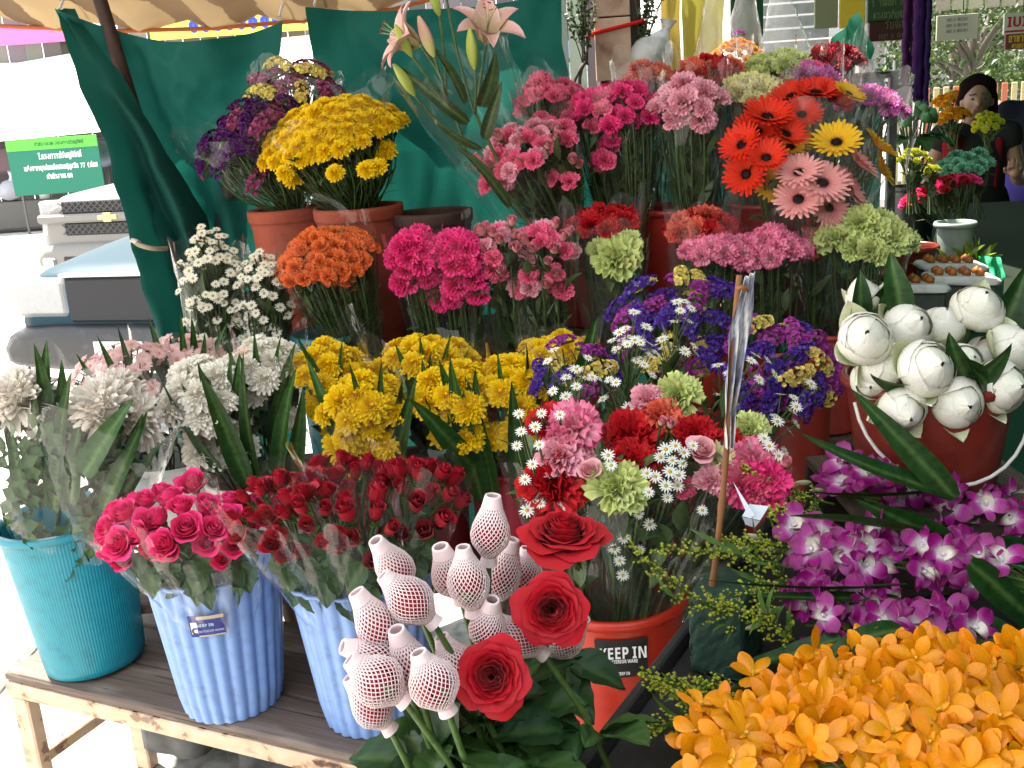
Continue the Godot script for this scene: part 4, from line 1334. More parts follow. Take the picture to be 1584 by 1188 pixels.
func build_back_row() -> void:
	var fl := Color(0.05, 0.085, 0.03)
	bunch("statice_bunch", "dark purple statice bunch in the left terracotta pot", "flower bunch", Vector3(-0.550, 1.350, -2.830), Vector3(-0.639, 1.554, -2.780), 0.13, 0.05, 24, ["st_plum", "st_plum", "st_plum", "st_mauve"], 0.034, {"wrap": 1, "blades": 2, "filler": 40, "low": 5, "splay": 1.3, "jit": 0.8})
	bunch("statice_bunch", "mauve pink statice rising behind the dark purple statice", "flower bunch", Vector3(-0.569, 1.344, -2.900), Vector3(-0.521, 1.661, -2.880), 0.10, 0.055, 20, ["st_mauve", "st_mauve", "st_mauve", "st_yellow"], 0.032, {"wrap": 1, "blades": 2, "filler": 20, "jit": 1.0})
	bunch("mum_bunch", "wide bunch of small yellow button mums in terracotta pot", "flower bunch", Vector3(-0.364, 1.336, -2.760), Vector3(-0.414, 1.541, -2.700), 0.165, 0.085, 78, ["mum_y"], 0.027, {"low": 9, "drop": 0.11, "filler": 90, "face": 0.5, "squash": 0.7, "over": 0.03})
	# lilies
	var lb := Vector3(0.108, 1.214, -2.600)
	var li := thing("lily_bunch", "pink lilies with closed green buds in clear wrapping", "flower bunch", lb, "bunches of cut flowers")
	var LP := Color(0.84, 0.42, 0.46)
	var lm := g_lily(Color(0.55, 0.5, 0.2), LP, Color(0.88, 0.66, 0.65)).mesh()
	var bm := g_lily_bud(Color(0.30, 0.36, 0.06), Color(0.42, 0.46, 0.10)).mesh()
	var bp := g_lily_bud(Color(0.42, 0.42, 0.14), Color(0.78, 0.34, 0.36)).mesh()
	var g := G.new()
	var node1 := Vector3(-0.042, 1.581, -2.500) - lb
	var node2 := Vector3(-0.106, 1.622, -2.480) - lb
	var node3 := Vector3(-0.071, 1.495, -2.500) - lb
	var sc := Color(0.07, 0.12, 0.03)
	g.tube(bez(Vector3.ZERO, (Vector3(0.003, 1.466, -2.530) - lb), node1, 8), radii(0.005, 0.004, 8), 6, sc)
	g.tube(bez(Vector3(0.01, 0, 0.01), (Vector3(0.002, 1.450, -2.530) - lb), node3, 8), radii(0.005, 0.004, 8), 6, sc)
	g.tube(bez(node3, (Vector3(-0.075, 1.547, -2.500) - lb), node2, 5), radii(0.004, 0.0035, 5), 6, sc)
	for q in [[Vector3(0.005, 1.787, -2.480), Vector3(0.15, 0.75, 0.55), 0.068, 0, node1, "bloom"], [Vector3(-0.209, 1.767, -2.460), Vector3(-1, 0.55, 0.25), 0.066, 0, node2, "bloom"], [Vector3(-0.123, 1.710, -2.440), Vector3(-0.3, 1, 0.1), 0.062, 2, node2, "bud"], [Vector3(-0.034, 1.676, -2.440), Vector3(-0.05, 1, 0.1), 0.06, 1, node1, "bud"], [Vector3(-0.173, 1.714, -2.450), Vector3(-0.45, 1, 0.1), 0.052, 1, node2, "bud"], [Vector3(-0.105, 1.798, -2.470), Vector3(-0.25, 1, 0), 0.05, 1, node2, "bud"], [Vector3(-0.174, 1.629, -2.440), Vector3(-0.55, 0.95, 0.1), 0.056, 1, node3, "bud"], [Vector3(-0.088, 1.841, -2.500), Vector3(0.2, 1, 0), 0.05, 1, node1, "bud"]]:
		var pos: Vector3 = q[0] - lb
		var d: Vector3 = q[1].normalized()
		part(li, q[5], [lm, bm, bp][q[3]], M.petal, aim(pos, d, rnd(0, 6), q[2]))
		var en: Vector3 = pos - d * (q[2] * (1.0 if q[3] == 0 else 0.0))
		g.tube(bez(q[4], q[4].lerp(en, 0.5) + Vector3(0, 0.0, 0.01) - d * 0.03, en, 5), radii(0.0032, 0.003, 5), 6, sc)
	part(li, "stems", g.mesh(), M.stem, Transform3D(), true)
	for q in [[Vector3(-0.058, 1.561, -2.470), Vector3(-0.212, 1.699, -2.420), 0.015], [Vector3(-0.025, 1.595, -2.460), Vector3(0.020, 1.704, -2.420), 0.022], [Vector3(-0.062, 1.605, -2.460), Vector3(-0.125, 1.749, -2.440), 0.014], [Vector3(-0.032, 1.501, -2.460), Vector3(-0.178, 1.605, -2.420), 0.013], [Vector3(-0.023, 1.522, -2.460), Vector3(0.022, 1.641, -2.420), 0.016], [Vector3(0.026, 1.359, -2.500), Vector3(-0.076, 1.512, -2.450), 0.013]]:
		var st: Vector3 = q[0] - lb
		var d: Vector3 = q[1] - q[0]
		part(li, "leaf", g_strap(d.length() * 1.05, q[2], -0.2, 0.45, jit(Color(0.035, 0.06, 0.018), 0.2), 0.3).mesh(), M.leaf, aim(st, d, rnd(-0.8, 0.8) + PI * 0.5))
	film(li, Vector3.ZERO, Vector3(-0.067, 1.649, -2.500) - lb, 0.13, 0.07, 4.2, M.film)
	bunch("carnation_bunch", "pink spray carnations leaning left in front of the lilies", "flower bunch", Vector3(0.188, 1.214, -2.680), Vector3(0.076, 1.480, -2.600), 0.115, 0.05, 34, ["c_pink", "c_lpink", "c_pink", "bud_pink"], 0.023, {"low": 8, "drop": 0.08, "filler": 60, "blades": 4, "face": 0.6, "jit": 0.9})
	bunch("carnation_bunch", "upright pink spray carnations behind the leaning pink bunch", "flower bunch", Vector3(0.181, 1.213, -2.820), Vector3(0.146, 1.599, -2.800), 0.075, 0.05, 16, ["c_pink"], 0.026, {"filler": 40, "blades": 4, "low": 4, "jit": 0.8})
	bunch("carnation_bunch", "deep pink small carnations on a forest of thin stems", "flower bunch", Vector3(0.336, 1.143, -2.740), Vector3(0.308, 1.561, -2.720), 0.115, 0.05, 32, ["c_hot", "c_hot", "c_pink"], 0.025, {"low": 8, "drop": 0.16, "filler": 50, "blades": 6, "jit": 0.9})
	bunch("carnation_bunch", "light pink carnations with a twisted tie, right of deep pink ones", "flower bunch", Vector3(0.493, 1.139, -2.700), Vector3(0.482, 1.568, -2.660), 0.082, 0.055, 13, ["c_lpink"], 0.033, {"low": 4, "drop": 0.09, "filler": 50, "blades": 6})
	bunch("carnation_bunch", "salmon carnations in the rear row under the wooden pillar", "flower bunch", Vector3(0.432, 1.270, -2.950), Vector3(0.423, 1.623, -2.930), 0.07, 0.045, 10, ["c_coral"], 0.032, {"wrap": 2, "filler": 20})
	bunch("carnation_bunch", "red carnations in the rear row behind the light pink ones", "flower bunch", Vector3(0.604, 1.255, -2.980), Vector3(0.599, 1.643, -2.970), 0.09, 0.03, 11, ["c_red", "c_coral"], 0.031, {"filler": 20})
	bunch("carnation_bunch", "cream yellow carnations behind the red gerberas", "flower bunch", Vector3(0.666, 1.149, -2.780), Vector3(0.673, 1.568, -2.760), 0.085, 0.045, 12, ["c_cream"], 0.034, {"filler": 30, "wrap": 2})
	bunch("carnation_bunch", "pale green carnations in the topmost row beside yellow garland", "flower bunch", Vector3(0.766, 1.246, -2.960), Vector3(0.788, 1.630, -2.940), 0.09, 0.045, 11, ["c_mumgreen", "c_green"], 0.036, {"filler": 20})
	bunch("carnation_bunch", "dark red carnations at the top behind the green ones", "flower bunch", Vector3(0.935, 1.230, -3.000), Vector3(0.942, 1.650, -2.980), 0.07, 0.03, 8, ["c_darkred"], 0.034, {"filler": 12})
	bunch("carnation_bunch", "lilac pink carnations wrapped at the right of the top row", "flower bunch", Vector3(0.936, 1.163, -2.800), Vector3(0.975, 1.535, -2.760), 0.075, 0.04, 9, ["c_lilac"], 0.034, {"filler": 20, "wrap": 2})
	bunch("carnation_bunch", "pink carnations under hazy film behind the red gerberas", "flower bunch", Vector3(0.878, 1.154, -2.900), Vector3(0.850, 1.597, -2.880), 0.075, 0.04, 8, ["c_pink", "c_lilac"], 0.034, {"filler": 20, "wrap": 2})
	var gs := Color(0.09, 0.14, 0.04)
	bunch("gerbera_bunch", "six bright red gerberas in front of cream carnations", "flower bunch", Vector3(0.714, 1.122, -2.600), Vector3(0.634, 1.438, -2.520), 0.08, 0.0, 0, ["ger_red"], 0.06, {"stem": gs, "sr": 0.0035, "blades": 0, "filler": 6, "at": [["ger_red", Vector3(0.643, 1.525, -2.500), 0.056, Vector3(0.1, 0.3, 0)], ["ger_red", Vector3(0.576, 1.467, -2.470), 0.058, Vector3(-0.6, 0, 0)], ["ger_red", Vector3(0.617, 1.492, -2.500), 0.055], ["ger_red", Vector3(0.619, 1.437, -2.420), 0.058], ["ger_red", Vector3(0.677, 1.485, -2.470), 0.056, Vector3(0.4, 0, 0)], ["ger_red", Vector3(0.583, 1.400, -2.460), 0.054, Vector3(-0.3, -0.5, 0)], ["ger_yellow", Vector3(0.655, 1.369, -2.500), 0.045, Vector3(0, -0.5, 0)], ["ger_yellow", Vector3(0.705, 1.451, -2.530), 0.045]]})
	bunch("gerbera_bunch", "darker red gerberas under hazy film behind the bright red ones", "flower bunch", Vector3(0.795, 1.103, -2.680), Vector3(0.780, 1.540, -2.640), 0.09, 0.0, 0, ["ger_red"], 0.06, {"stem": gs, "sr": 0.0035, "blades": 0, "wrap": 2, "over": 0.05, "at": [["ger_red", Vector3(0.793, 1.570, -2.620), 0.06, Vector3(0, 0.5, 0)], ["ger_red", Vector3(0.747, 1.523, -2.580), 0.06, Vector3(0, -0.2, 0)], ["ger_red", Vector3(0.834, 1.552, -2.620), 0.05, Vector3(0.6, 0, 0)], ["ger_red", Vector3(0.740, 1.566, -2.640), 0.055, Vector3(-0.4, 0.6, 0)]]})
	bunch("gerbera_bunch", "salmon pink gerberas with dark eyes, below the red ones", "flower bunch", Vector3(0.782, 1.060, -2.550), Vector3(0.759, 1.358, -2.460), 0.1, 0.0, 0, ["ger_pink"], 0.06, {"stem": gs, "sr": 0.0035, "blades": 0, "over": 0.04, "at": [["ger_pink", Vector3(0.695, 1.398, -2.420), 0.056, Vector3(-0.2, 0.2, 0)], ["ger_pink", Vector3(0.743, 1.372, -2.400), 0.057, Vector3(0.1, 0.1, 0)], ["ger_pink", Vector3(0.688, 1.339, -2.400), 0.056, Vector3(-0.1, -0.1, 0)], ["ger_pink", Vector3(0.846, 1.409, -2.460), 0.058, Vector3(0.9, 0.1, -0.3)], ["ger_pink", Vector3(0.813, 1.353, -2.430), 0.056, Vector3(0.8, -0.2, -0.3)], ["ger_pink", Vector3(0.765, 1.313, -2.420), 0.05, Vector3(0.2, -0.4, 0)]]})
	bunch("gerbera_bunch", "yellow gerberas on the right beside the pink ones", "flower bunch", Vector3(0.878, 1.074, -2.620), Vector3(0.868, 1.452, -2.540), 0.1, 0.0, 0, ["ger_yellow"], 0.06, {"stem": gs, "sr": 0.0035, "blades": 0, "over": 0.05, "at": [["ger_yellow", Vector3(0.797, 1.457, -2.470), 0.054, Vector3(-0.1, 0.1, 0)], ["ger_yellow", Vector3(0.859, 1.564, -2.580), 0.046, Vector3(0.5, 0.2, 0)], ["ger_yellow", Vector3(0.909, 1.438, -2.500), 0.055, Vector3(1.0, 0.3, -0.4)], ["ger_yellow", Vector3(0.913, 1.387, -2.500), 0.05, Vector3(1.0, -0.3, -0.3)]]})

func build_middle_row() -> void:
	bunch("aster_bunch", "small white asters in a tall clear sleeve left of the terracotta pots", "flower bunch", Vector3(-0.744, 0.882, -2.550), Vector3(-0.710, 1.223, -2.500), 0.072, 0.12, 46, ["aster"], 0.0125, {"filler": 70, "low": 30, "drop": 0.14, "jit": 2.5, "over": -0.03, "face": 0.6})
	bunch("aster_bunch", "small white asters in a second sleeve beside the orange carnations", "flower bunch", Vector3(-0.614, 0.855, -2.550), Vector3(-0.583, 1.194, -2.480), 0.062, 0.08, 40, ["aster"], 0.0125, {"filler": 70, "low": 26, "drop": 0.14, "jit": 2.5, "over": -0.03, "face": 0.6})
	bunch("carnation_bunch", "orange spray carnations with yellow edges in clear wrapping", "flower bunch", Vector3(-0.358, 0.923, -2.550), Vector3(-0.419, 1.272, -2.460), 0.105, 0.055, 52, ["c_orange"], 0.020, {"filler": 80, "low": 8, "drop": 0.07, "blades": 5, "face": 0.6, "jit": 0.8})
	bunch("carnation_bunch", "hot pink carnations in the sleeve nearest the terracotta pot", "flower bunch", Vector3(-0.174, 0.832, -2.520), Vector3(-0.201, 1.270, -2.420), 0.052, 0.05, 12, ["c_hot"], 0.03, {"filler": 30, "low": 5, "drop": 0.06, "over": -0.01, "face": 0.7})
	bunch("carnation_bunch", "hot pink carnations in the second sleeve, beside light pink ones", "flower bunch", Vector3(-0.101, 0.810, -2.520), Vector3(-0.107, 1.256, -2.420), 0.056, 0.06, 13, ["c_hot"], 0.029, {"filler": 30, "low": 8, "drop": 0.1, "over": -0.01, "face": 0.7})
	bunch("carnation_bunch", "pink spray carnations with green buds next to hot pink sleeve", "flower bunch", Vector3(0.014, 0.801, -2.520), Vector3(0.001, 1.268, -2.440), 0.062, 0.05, 13, ["c_pink", "c_lpink", "bud_pink"], 0.025, {"filler": 40, "low": 6, "drop": 0.09, "blades": 5, "face": 0.7})
	bunch("carnation_bunch", "pink spray carnations left of the single green carnation", "flower bunch", Vector3(0.104, 0.795, -2.520), Vector3(0.097, 1.249, -2.420), 0.062, 0.06, 14, ["c_pink", "c_lpink", "bud_pink"], 0.025, {"filler": 40, "low": 8, "drop": 0.1, "blades": 5, "face": 0.7})
	bunch("carnation_bunch", "red carnations in a sleeve behind the single green carnation", "flower bunch", Vector3(0.271, 0.793, -2.600), Vector3(0.249, 1.295, -2.550), 0.078, 0.03, 10, ["c_red"], 0.031, {"filler": 30, "wrap": 2})
	bunch("carnation_bunch", "single large green carnation in a clear sleeve", "flower bunch", Vector3(0.311, 0.779, -2.520), Vector3(0.268, 1.229, -2.420), 0.05, 0.01, 0, ["c_green"], 0.04, {"filler": 16, "blades": 3, "at": [["c_green", Vector3(0.268, 1.245, -2.420), 0.062], ["c_green", Vector3(0.234, 1.251, -2.450), 0.034], ["c_green", Vector3(0.303, 1.266, -2.450), 0.036]]})
	bunch("carnation_bunch", "coral carnations in a sleeve below the light pink bunch", "flower bunch", Vector3(0.489, 0.783, -2.580), Vector3(0.486, 1.271, -2.520), 0.066, 0.035, 10, ["c_coral", "c_coral", "c_red"], 0.032, {"filler": 30, "wrap": 2})
	bunch("carnation_bunch", "pink and white carnations in the sleeve next to coral ones", "flower bunch", Vector3(0.518, 0.782, -2.520), Vector3(0.504, 1.231, -2.420), 0.066, 0.03, 11, ["c_pinkwhite"], 0.030, {"filler": 30, "blades": 4})
	bunch("carnation_bunch", "pink and white carnations in the sleeve under the pink gerberas", "flower bunch", Vector3(0.659, 0.771, -2.520), Vector3(0.626, 1.227, -2.420), 0.075, 0.035, 13, ["c_pinkwhite"], 0.031, {"filler": 30, "blades": 4})
	bunch("carnation_bunch", "salmon red carnations between pink white and green ones", "flower bunch", Vector3(0.784, 0.770, -2.550), Vector3(0.760, 1.230, -2.480), 0.05, 0.03, 7, ["c_coral", "c_lpink"], 0.031, {"filler": 20})
	bunch("carnation_bunch", "large pale green carnations in a sleeve at the right end", "flower bunch", Vector3(0.876, 0.779, -2.500), Vector3(0.845, 1.230, -2.400), 0.08, 0.06, 9, ["c_green"], 0.043, {"filler": 20, "over": 0.0})

func build_low_row() -> void:
	var ch := {"lobed": 40, "filler": 90, "sr": 0.0035, "wrap": 1, "rb": 0.07, "lmin": 0.0}
	bunch("chrysanthemum_bunch", "shaggy white chrysanthemum with broad leaves at the far left", "flower bunch", Vector3(-0.998, 0.755, -2.070), Vector3(-0.951, 1.110, -1.980), 0.1, 0.02, 0, ["spider"], 0.08, ch.merged({"at": [["spider", Vector3(-0.973, 1.111, -1.980), 0.08, Vector3(-0.2, 0.2, 0)], ["spider", Vector3(-0.939, 1.063, -2.000), 0.06]], "front": [[Vector3(-0.932, 0.862, -1.980), Vector3(-0.898, 1.211, -1.950), 0.024], [Vector3(-0.941, 0.867, -1.970), Vector3(-0.850, 1.159, -1.940), 0.022], [Vector3(-1.001, 0.881, -1.980), Vector3(-0.990, 1.068, -1.950), 0.016]], "straps": [[Vector3(-0.906, 1.213, -2.000), 0.021, 0.55], [Vector3(-0.861, 1.174, -1.960), 0.024, 0.4], [Vector3(-0.953, 1.168, -2.040), 0.02, 0.5], [Vector3(-0.865, 1.111, -2.000), 0.022, 0.4]]}))
	bunch("chrysanthemum_bunch", "shaggy pinkish white chrysanthemums on the right of the turquoise bucket", "flower bunch", Vector3(-0.902, 0.748, -2.070), Vector3(-0.798, 1.059, -1.980), 0.1, 0.02, 0, ["spider"], 0.08, ch.merged({"at": [["spider", Vector3(-0.814, 1.070, -1.980), 0.068, Vector3(-0.1, 0, 0)], ["spider", Vector3(-0.764, 1.043, -2.000), 0.062, Vector3(0.4, 0, 0)], ["spider", Vector3(-0.811, 1.084, -2.060), 0.055, Vector3(0, 0.6, 0)]], "front": [[Vector3(-0.847, 0.955, -1.920), Vector3(-0.722, 1.109, -1.880), 0.026], [Vector3(-0.839, 0.863, -1.960), Vector3(-0.712, 1.067, -1.930), 0.018], [Vector3(-0.897, 0.885, -1.950), Vector3(-0.842, 1.077, -1.930), 0.018]], "straps": [[Vector3(-0.745, 1.098, -1.900), 0.026, 0.35], [Vector3(-0.716, 1.068, -1.930), 0.018, 0.4], [Vector3(-0.876, 1.112, -2.050), 0.02, 0.4], [Vector3(-0.711, 0.995, -1.950), 0.015, 0.3]]}))
	bunch("chrysanthemum_bunch", "pale pink daisy chrysanthemums in the white bucket", "flower bunch", Vector3(-0.805, 0.705, -2.300), Vector3(-0.882, 1.079, -2.260), 0.12, 0.045, 36, ["pinkdaisy"], 0.021, {"jit": 0.9, "splay": 1.2, "filler": 50, "low": 4, "squash": 0.6, "over": 0.0, "straps": leaf_tips([Vector3(-0.887, 1.174, -2.200), Vector3(-0.839, 1.192, -2.200), Vector3(-0.807, 1.110, -2.200), Vector3(-0.869, 1.100, -2.200), Vector3(-0.935, 1.141, -2.200), Vector3(-0.838, 1.047, -2.200)])})
	bunch("chrysanthemum_bunch", "pale pink daisy chrysanthemums beside the hanging green cloth", "flower bunch", Vector3(-0.802, 0.672, -2.380), Vector3(-0.753, 1.067, -2.360), 0.11, 0.045, 34, ["pinkdaisy"], 0.021, {"jit": 0.9, "splay": 1.2, "filler": 50, "squash": 0.6, "over": 0.0, "straps": leaf_tips([Vector3(-0.815, 1.184, -2.320), Vector3(-0.772, 1.139, -2.320), Vector3(-0.710, 1.180, -2.320), Vector3(-0.689, 1.141, -2.320), Vector3(-0.737, 1.197, -2.320), Vector3(-0.654, 1.161, -2.320)])})
	bunch("chrysanthemum_bunch", "cream white pompon chrysanthemums leaning left above the cream bucket", "flower bunch", Vector3(-0.596, 0.707, -2.220), Vector3(-0.658, 1.050, -2.140), 0.085, 0.06, 16, ["mum_w"], 0.037, {"filler": 40, "low": 9, "drop": 0.14, "lobed": 5, "face": 0.5, "front": [[Vector3(-0.580, 0.846, -2.100), Vector3(-0.620, 1.115, -2.020), 0.024], [Vector3(-0.559, 0.845, -2.100), Vector3(-0.547, 1.147, -2.060), 0.022], [Vector3(-0.631, 0.880, -2.100), Vector3(-0.728, 1.104, -2.040), 0.018]], "straps": leaf_tips([Vector3(-0.619, 1.107, -2.050), Vector3(-0.572, 1.158, -2.050), Vector3(-0.635, 1.135, -2.050), Vector3(-0.547, 1.149, -2.050), Vector3(-0.622, 0.997, -2.050), Vector3(-0.673, 1.097, -2.050)]), "sr": 0.003})
	bunch("chrysanthemum_bunch", "cream white pompon chrysanthemums beside the yellow ones", "flower bunch", Vector3(-0.573, 0.680, -2.240), Vector3(-0.540, 1.069, -2.200), 0.085, 0.05, 17, ["mum_w", "mum_w", "mum_peach"], 0.036, {"filler": 40, "low": 4, "lobed": 5, "front": [[Vector3(-0.528, 0.820, -2.140), Vector3(-0.452, 1.106, -2.060), 0.022], [Vector3(-0.499, 0.825, -2.140), Vector3(-0.432, 1.058, -2.080), 0.02]], "straps": leaf_tips([Vector3(-0.585, 1.170, -2.120), Vector3(-0.526, 1.180, -2.120), Vector3(-0.487, 1.163, -2.120), Vector3(-0.474, 1.106, -2.120), Vector3(-0.453, 1.147, -2.120), Vector3(-0.566, 1.134, -2.120)]), "sr": 0.003})
	var y := {"filler": 50, "lobed": 4, "face": 0.5, "sr": 0.003}
	bunch("chrysanthemum_bunch", "yellow pompon chrysanthemums nearest the white pompons", "flower bunch", Vector3(-0.336, 0.670, -2.260), Vector3(-0.404, 1.052, -2.200), 0.09, 0.055, 17, ["mum_y"], 0.034, y.merged({"low": 5, "front": [[Vector3(-0.339, 0.836, -2.120), Vector3(-0.421, 1.118, -2.060), 0.02]], "straps": leaf_tips([Vector3(-0.438, 1.171, -2.100), Vector3(-0.414, 1.128, -2.100), Vector3(-0.365, 1.145, -2.100), Vector3(-0.436, 1.053, -2.100)])}))
	bunch("chrysanthemum_bunch", "yellow pompon chrysanthemums in front of the orange carnations' bucket", "flower bunch", Vector3(-0.294, 0.668, -2.220), Vector3(-0.319, 1.009, -2.100), 0.08, 0.05, 13, ["mum_y"], 0.036, y.merged({"low": 12, "drop": 0.13, "front": [[Vector3(-0.284, 0.809, -2.100), Vector3(-0.198, 1.071, -2.020), 0.02], [Vector3(-0.339, 0.813, -2.100), Vector3(-0.360, 1.050, -2.040), 0.018]], "straps": leaf_tips([Vector3(-0.260, 1.113, -2.030), Vector3(-0.218, 1.070, -2.030), Vector3(-0.325, 1.118, -2.030)])}))
	bunch("chrysanthemum_bunch", "yellow pompon chrysanthemums on the slope above the red roses", "flower bunch", Vector3(-0.177, 0.643, -2.220), Vector3(-0.196, 1.044, -2.260), 0.115, 0.05, 20, ["mum_y"], 0.034, y.merged({"front": [[Vector3(-0.159, 0.815, -2.140), Vector3(-0.186, 1.096, -2.080), 0.024], [Vector3(-0.138, 0.813, -2.140), Vector3(-0.122, 1.072, -2.100), 0.022]], "straps": leaf_tips([Vector3(-0.241, 1.125, -2.150), Vector3(-0.190, 1.135, -2.150), Vector3(-0.133, 1.131, -2.150), Vector3(-0.094, 1.100, -2.150), Vector3(-0.263, 1.069, -2.150), Vector3(-0.170, 1.098, -2.150)])}))
	bunch("chrysanthemum_bunch", "yellow pompon chrysanthemums with long dark leaves, left of daisies", "flower bunch", Vector3(-0.064, 0.643, -2.200), Vector3(-0.127, 1.016, -2.100), 0.08, 0.045, 11, ["mum_y"], 0.036, y.merged({"low": 7, "drop": 0.13, "front": [[Vector3(-0.082, 0.787, -2.080), Vector3(-0.130, 1.111, -2.000), 0.026], [Vector3(-0.096, 0.869, -2.060), Vector3(-0.197, 1.042, -1.980), 0.024], [Vector3(-0.054, 0.785, -2.080), Vector3(-0.093, 1.063, -2.020), 0.022]], "straps": leaf_tips([Vector3(-0.142, 1.107, -2.020), Vector3(-0.095, 1.050, -2.020), Vector3(-0.195, 1.030, -2.020), Vector3(-0.072, 1.089, -2.020), Vector3(-0.138, 0.998, -2.020)])}))
	bunch("chrysanthemum_bunch", "yellow pompon chrysanthemums bordering the purple statice", "flower bunch", Vector3(0.011, 0.654, -2.200), Vector3(-0.001, 1.015, -2.120), 0.085, 0.05, 15, ["mum_y"], 0.035, y.merged({"low": 4, "front": [[Vector3(-0.006, 0.781, -2.080), Vector3(0.000, 1.062, -2.000), 0.022]], "straps": leaf_tips([Vector3(-0.024, 1.121, -2.040), Vector3(0.032, 1.130, -2.040), Vector3(0.003, 1.037, -2.040), Vector3(0.066, 1.087, -2.040)])}))
	bunch("chrysanthemum_bunch", "yellow pompon chrysanthemums behind a shiny film, farthest back", "flower bunch", Vector3(0.068, 0.631, -2.320), Vector3(0.108, 1.043, -2.300), 0.08, 0.03, 10, ["mum_y"], 0.033, y.merged({"wrap": 2}))
	# roses in the blue buckets
	var r := {"rleaves": 18, "sr": 0.0032, "blades": 0, "face": 0.12, "stem": Color(0.07, 0.12, 0.04), "drop": 0.06}
	bunch("rose_bunch", "hot pink roses in the sleeve hanging over the left rim of the bucket", "flower bunch", Vector3(-0.600, 0.628, -1.840), Vector3(-0.695, 0.902, -1.760), 0.07, 0.04, 10, ["rose_hot"], 0.031, r.merged({"low": 3}))
	bunch("rose_bunch", "hot pink roses in the middle sleeve of the blue bucket", "flower bunch", Vector3(-0.594, 0.628, -1.840), Vector3(-0.600, 0.906, -1.720), 0.065, 0.035, 8, ["rose_hot"], 0.032, r.merged({"low": 2, "at": [["rose_hot", Vector3(-0.602, 0.945, -1.820), 0.037, Vector3(0, 0.5, 0)]]}))
	bunch("rose_bunch", "hot pink roses in the sleeve touching the dark red roses", "flower bunch", Vector3(-0.575, 0.626, -1.840), Vector3(-0.518, 0.897, -1.740), 0.05, 0.03, 7, ["rose_hot"], 0.031, r.merged({"low": 1}))
	bunch("rose_bunch", "dark red roses in the sleeve above the gap of the blue buckets", "flower bunch", Vector3(-0.331, 0.626, -1.770), Vector3(-0.437, 0.918, -1.720), 0.075, 0.05, 16, ["rose_red", "bud_red"], 0.027, r.merged({"low": 3}))
	bunch("rose_bunch", "dark red roses in the front sleeve of the right blue bucket", "flower bunch", Vector3(-0.319, 0.625, -1.770), Vector3(-0.352, 0.919, -1.660), 0.065, 0.05, 12, ["bud_red", "rose_red", "bud_red"], 0.028, r.merged({"low": 4}))
	bunch("rose_bunch", "dark red rosebuds in the rear sleeve under yellow chrysanthemums", "flower bunch", Vector3(-0.309, 0.596, -1.820), Vector3(-0.337, 0.897, -1.850), 0.11, 0.05, 24, ["bud_red", "rose_red"], 0.03, r)
	bunch("rose_bunch", "dark red rosebuds in the low sleeve above the netted rosebuds", "flower bunch", Vector3(-0.285, 0.633, -1.750), Vector3(-0.273, 0.904, -1.640), 0.055, 0.03, 7, ["bud_red"], 0.032, r.merged({"low": 2}))
	bunch("rose_bunch", "slender dark red rosebuds in the right sleeve beside maroon bucket", "flower bunch", Vector3(-0.259, 0.614, -1.780), Vector3(-0.188, 0.908, -1.760), 0.075, 0.055, 20, ["bud_red"], 0.033, r.merged({"low": 5}))

func leaf_tips(tips: Array) -> Array:
	var out := []
	for q in tips:
		out.append([q, rnd(0.011, 0.019), rnd(0.45, 0.65)])
	return out

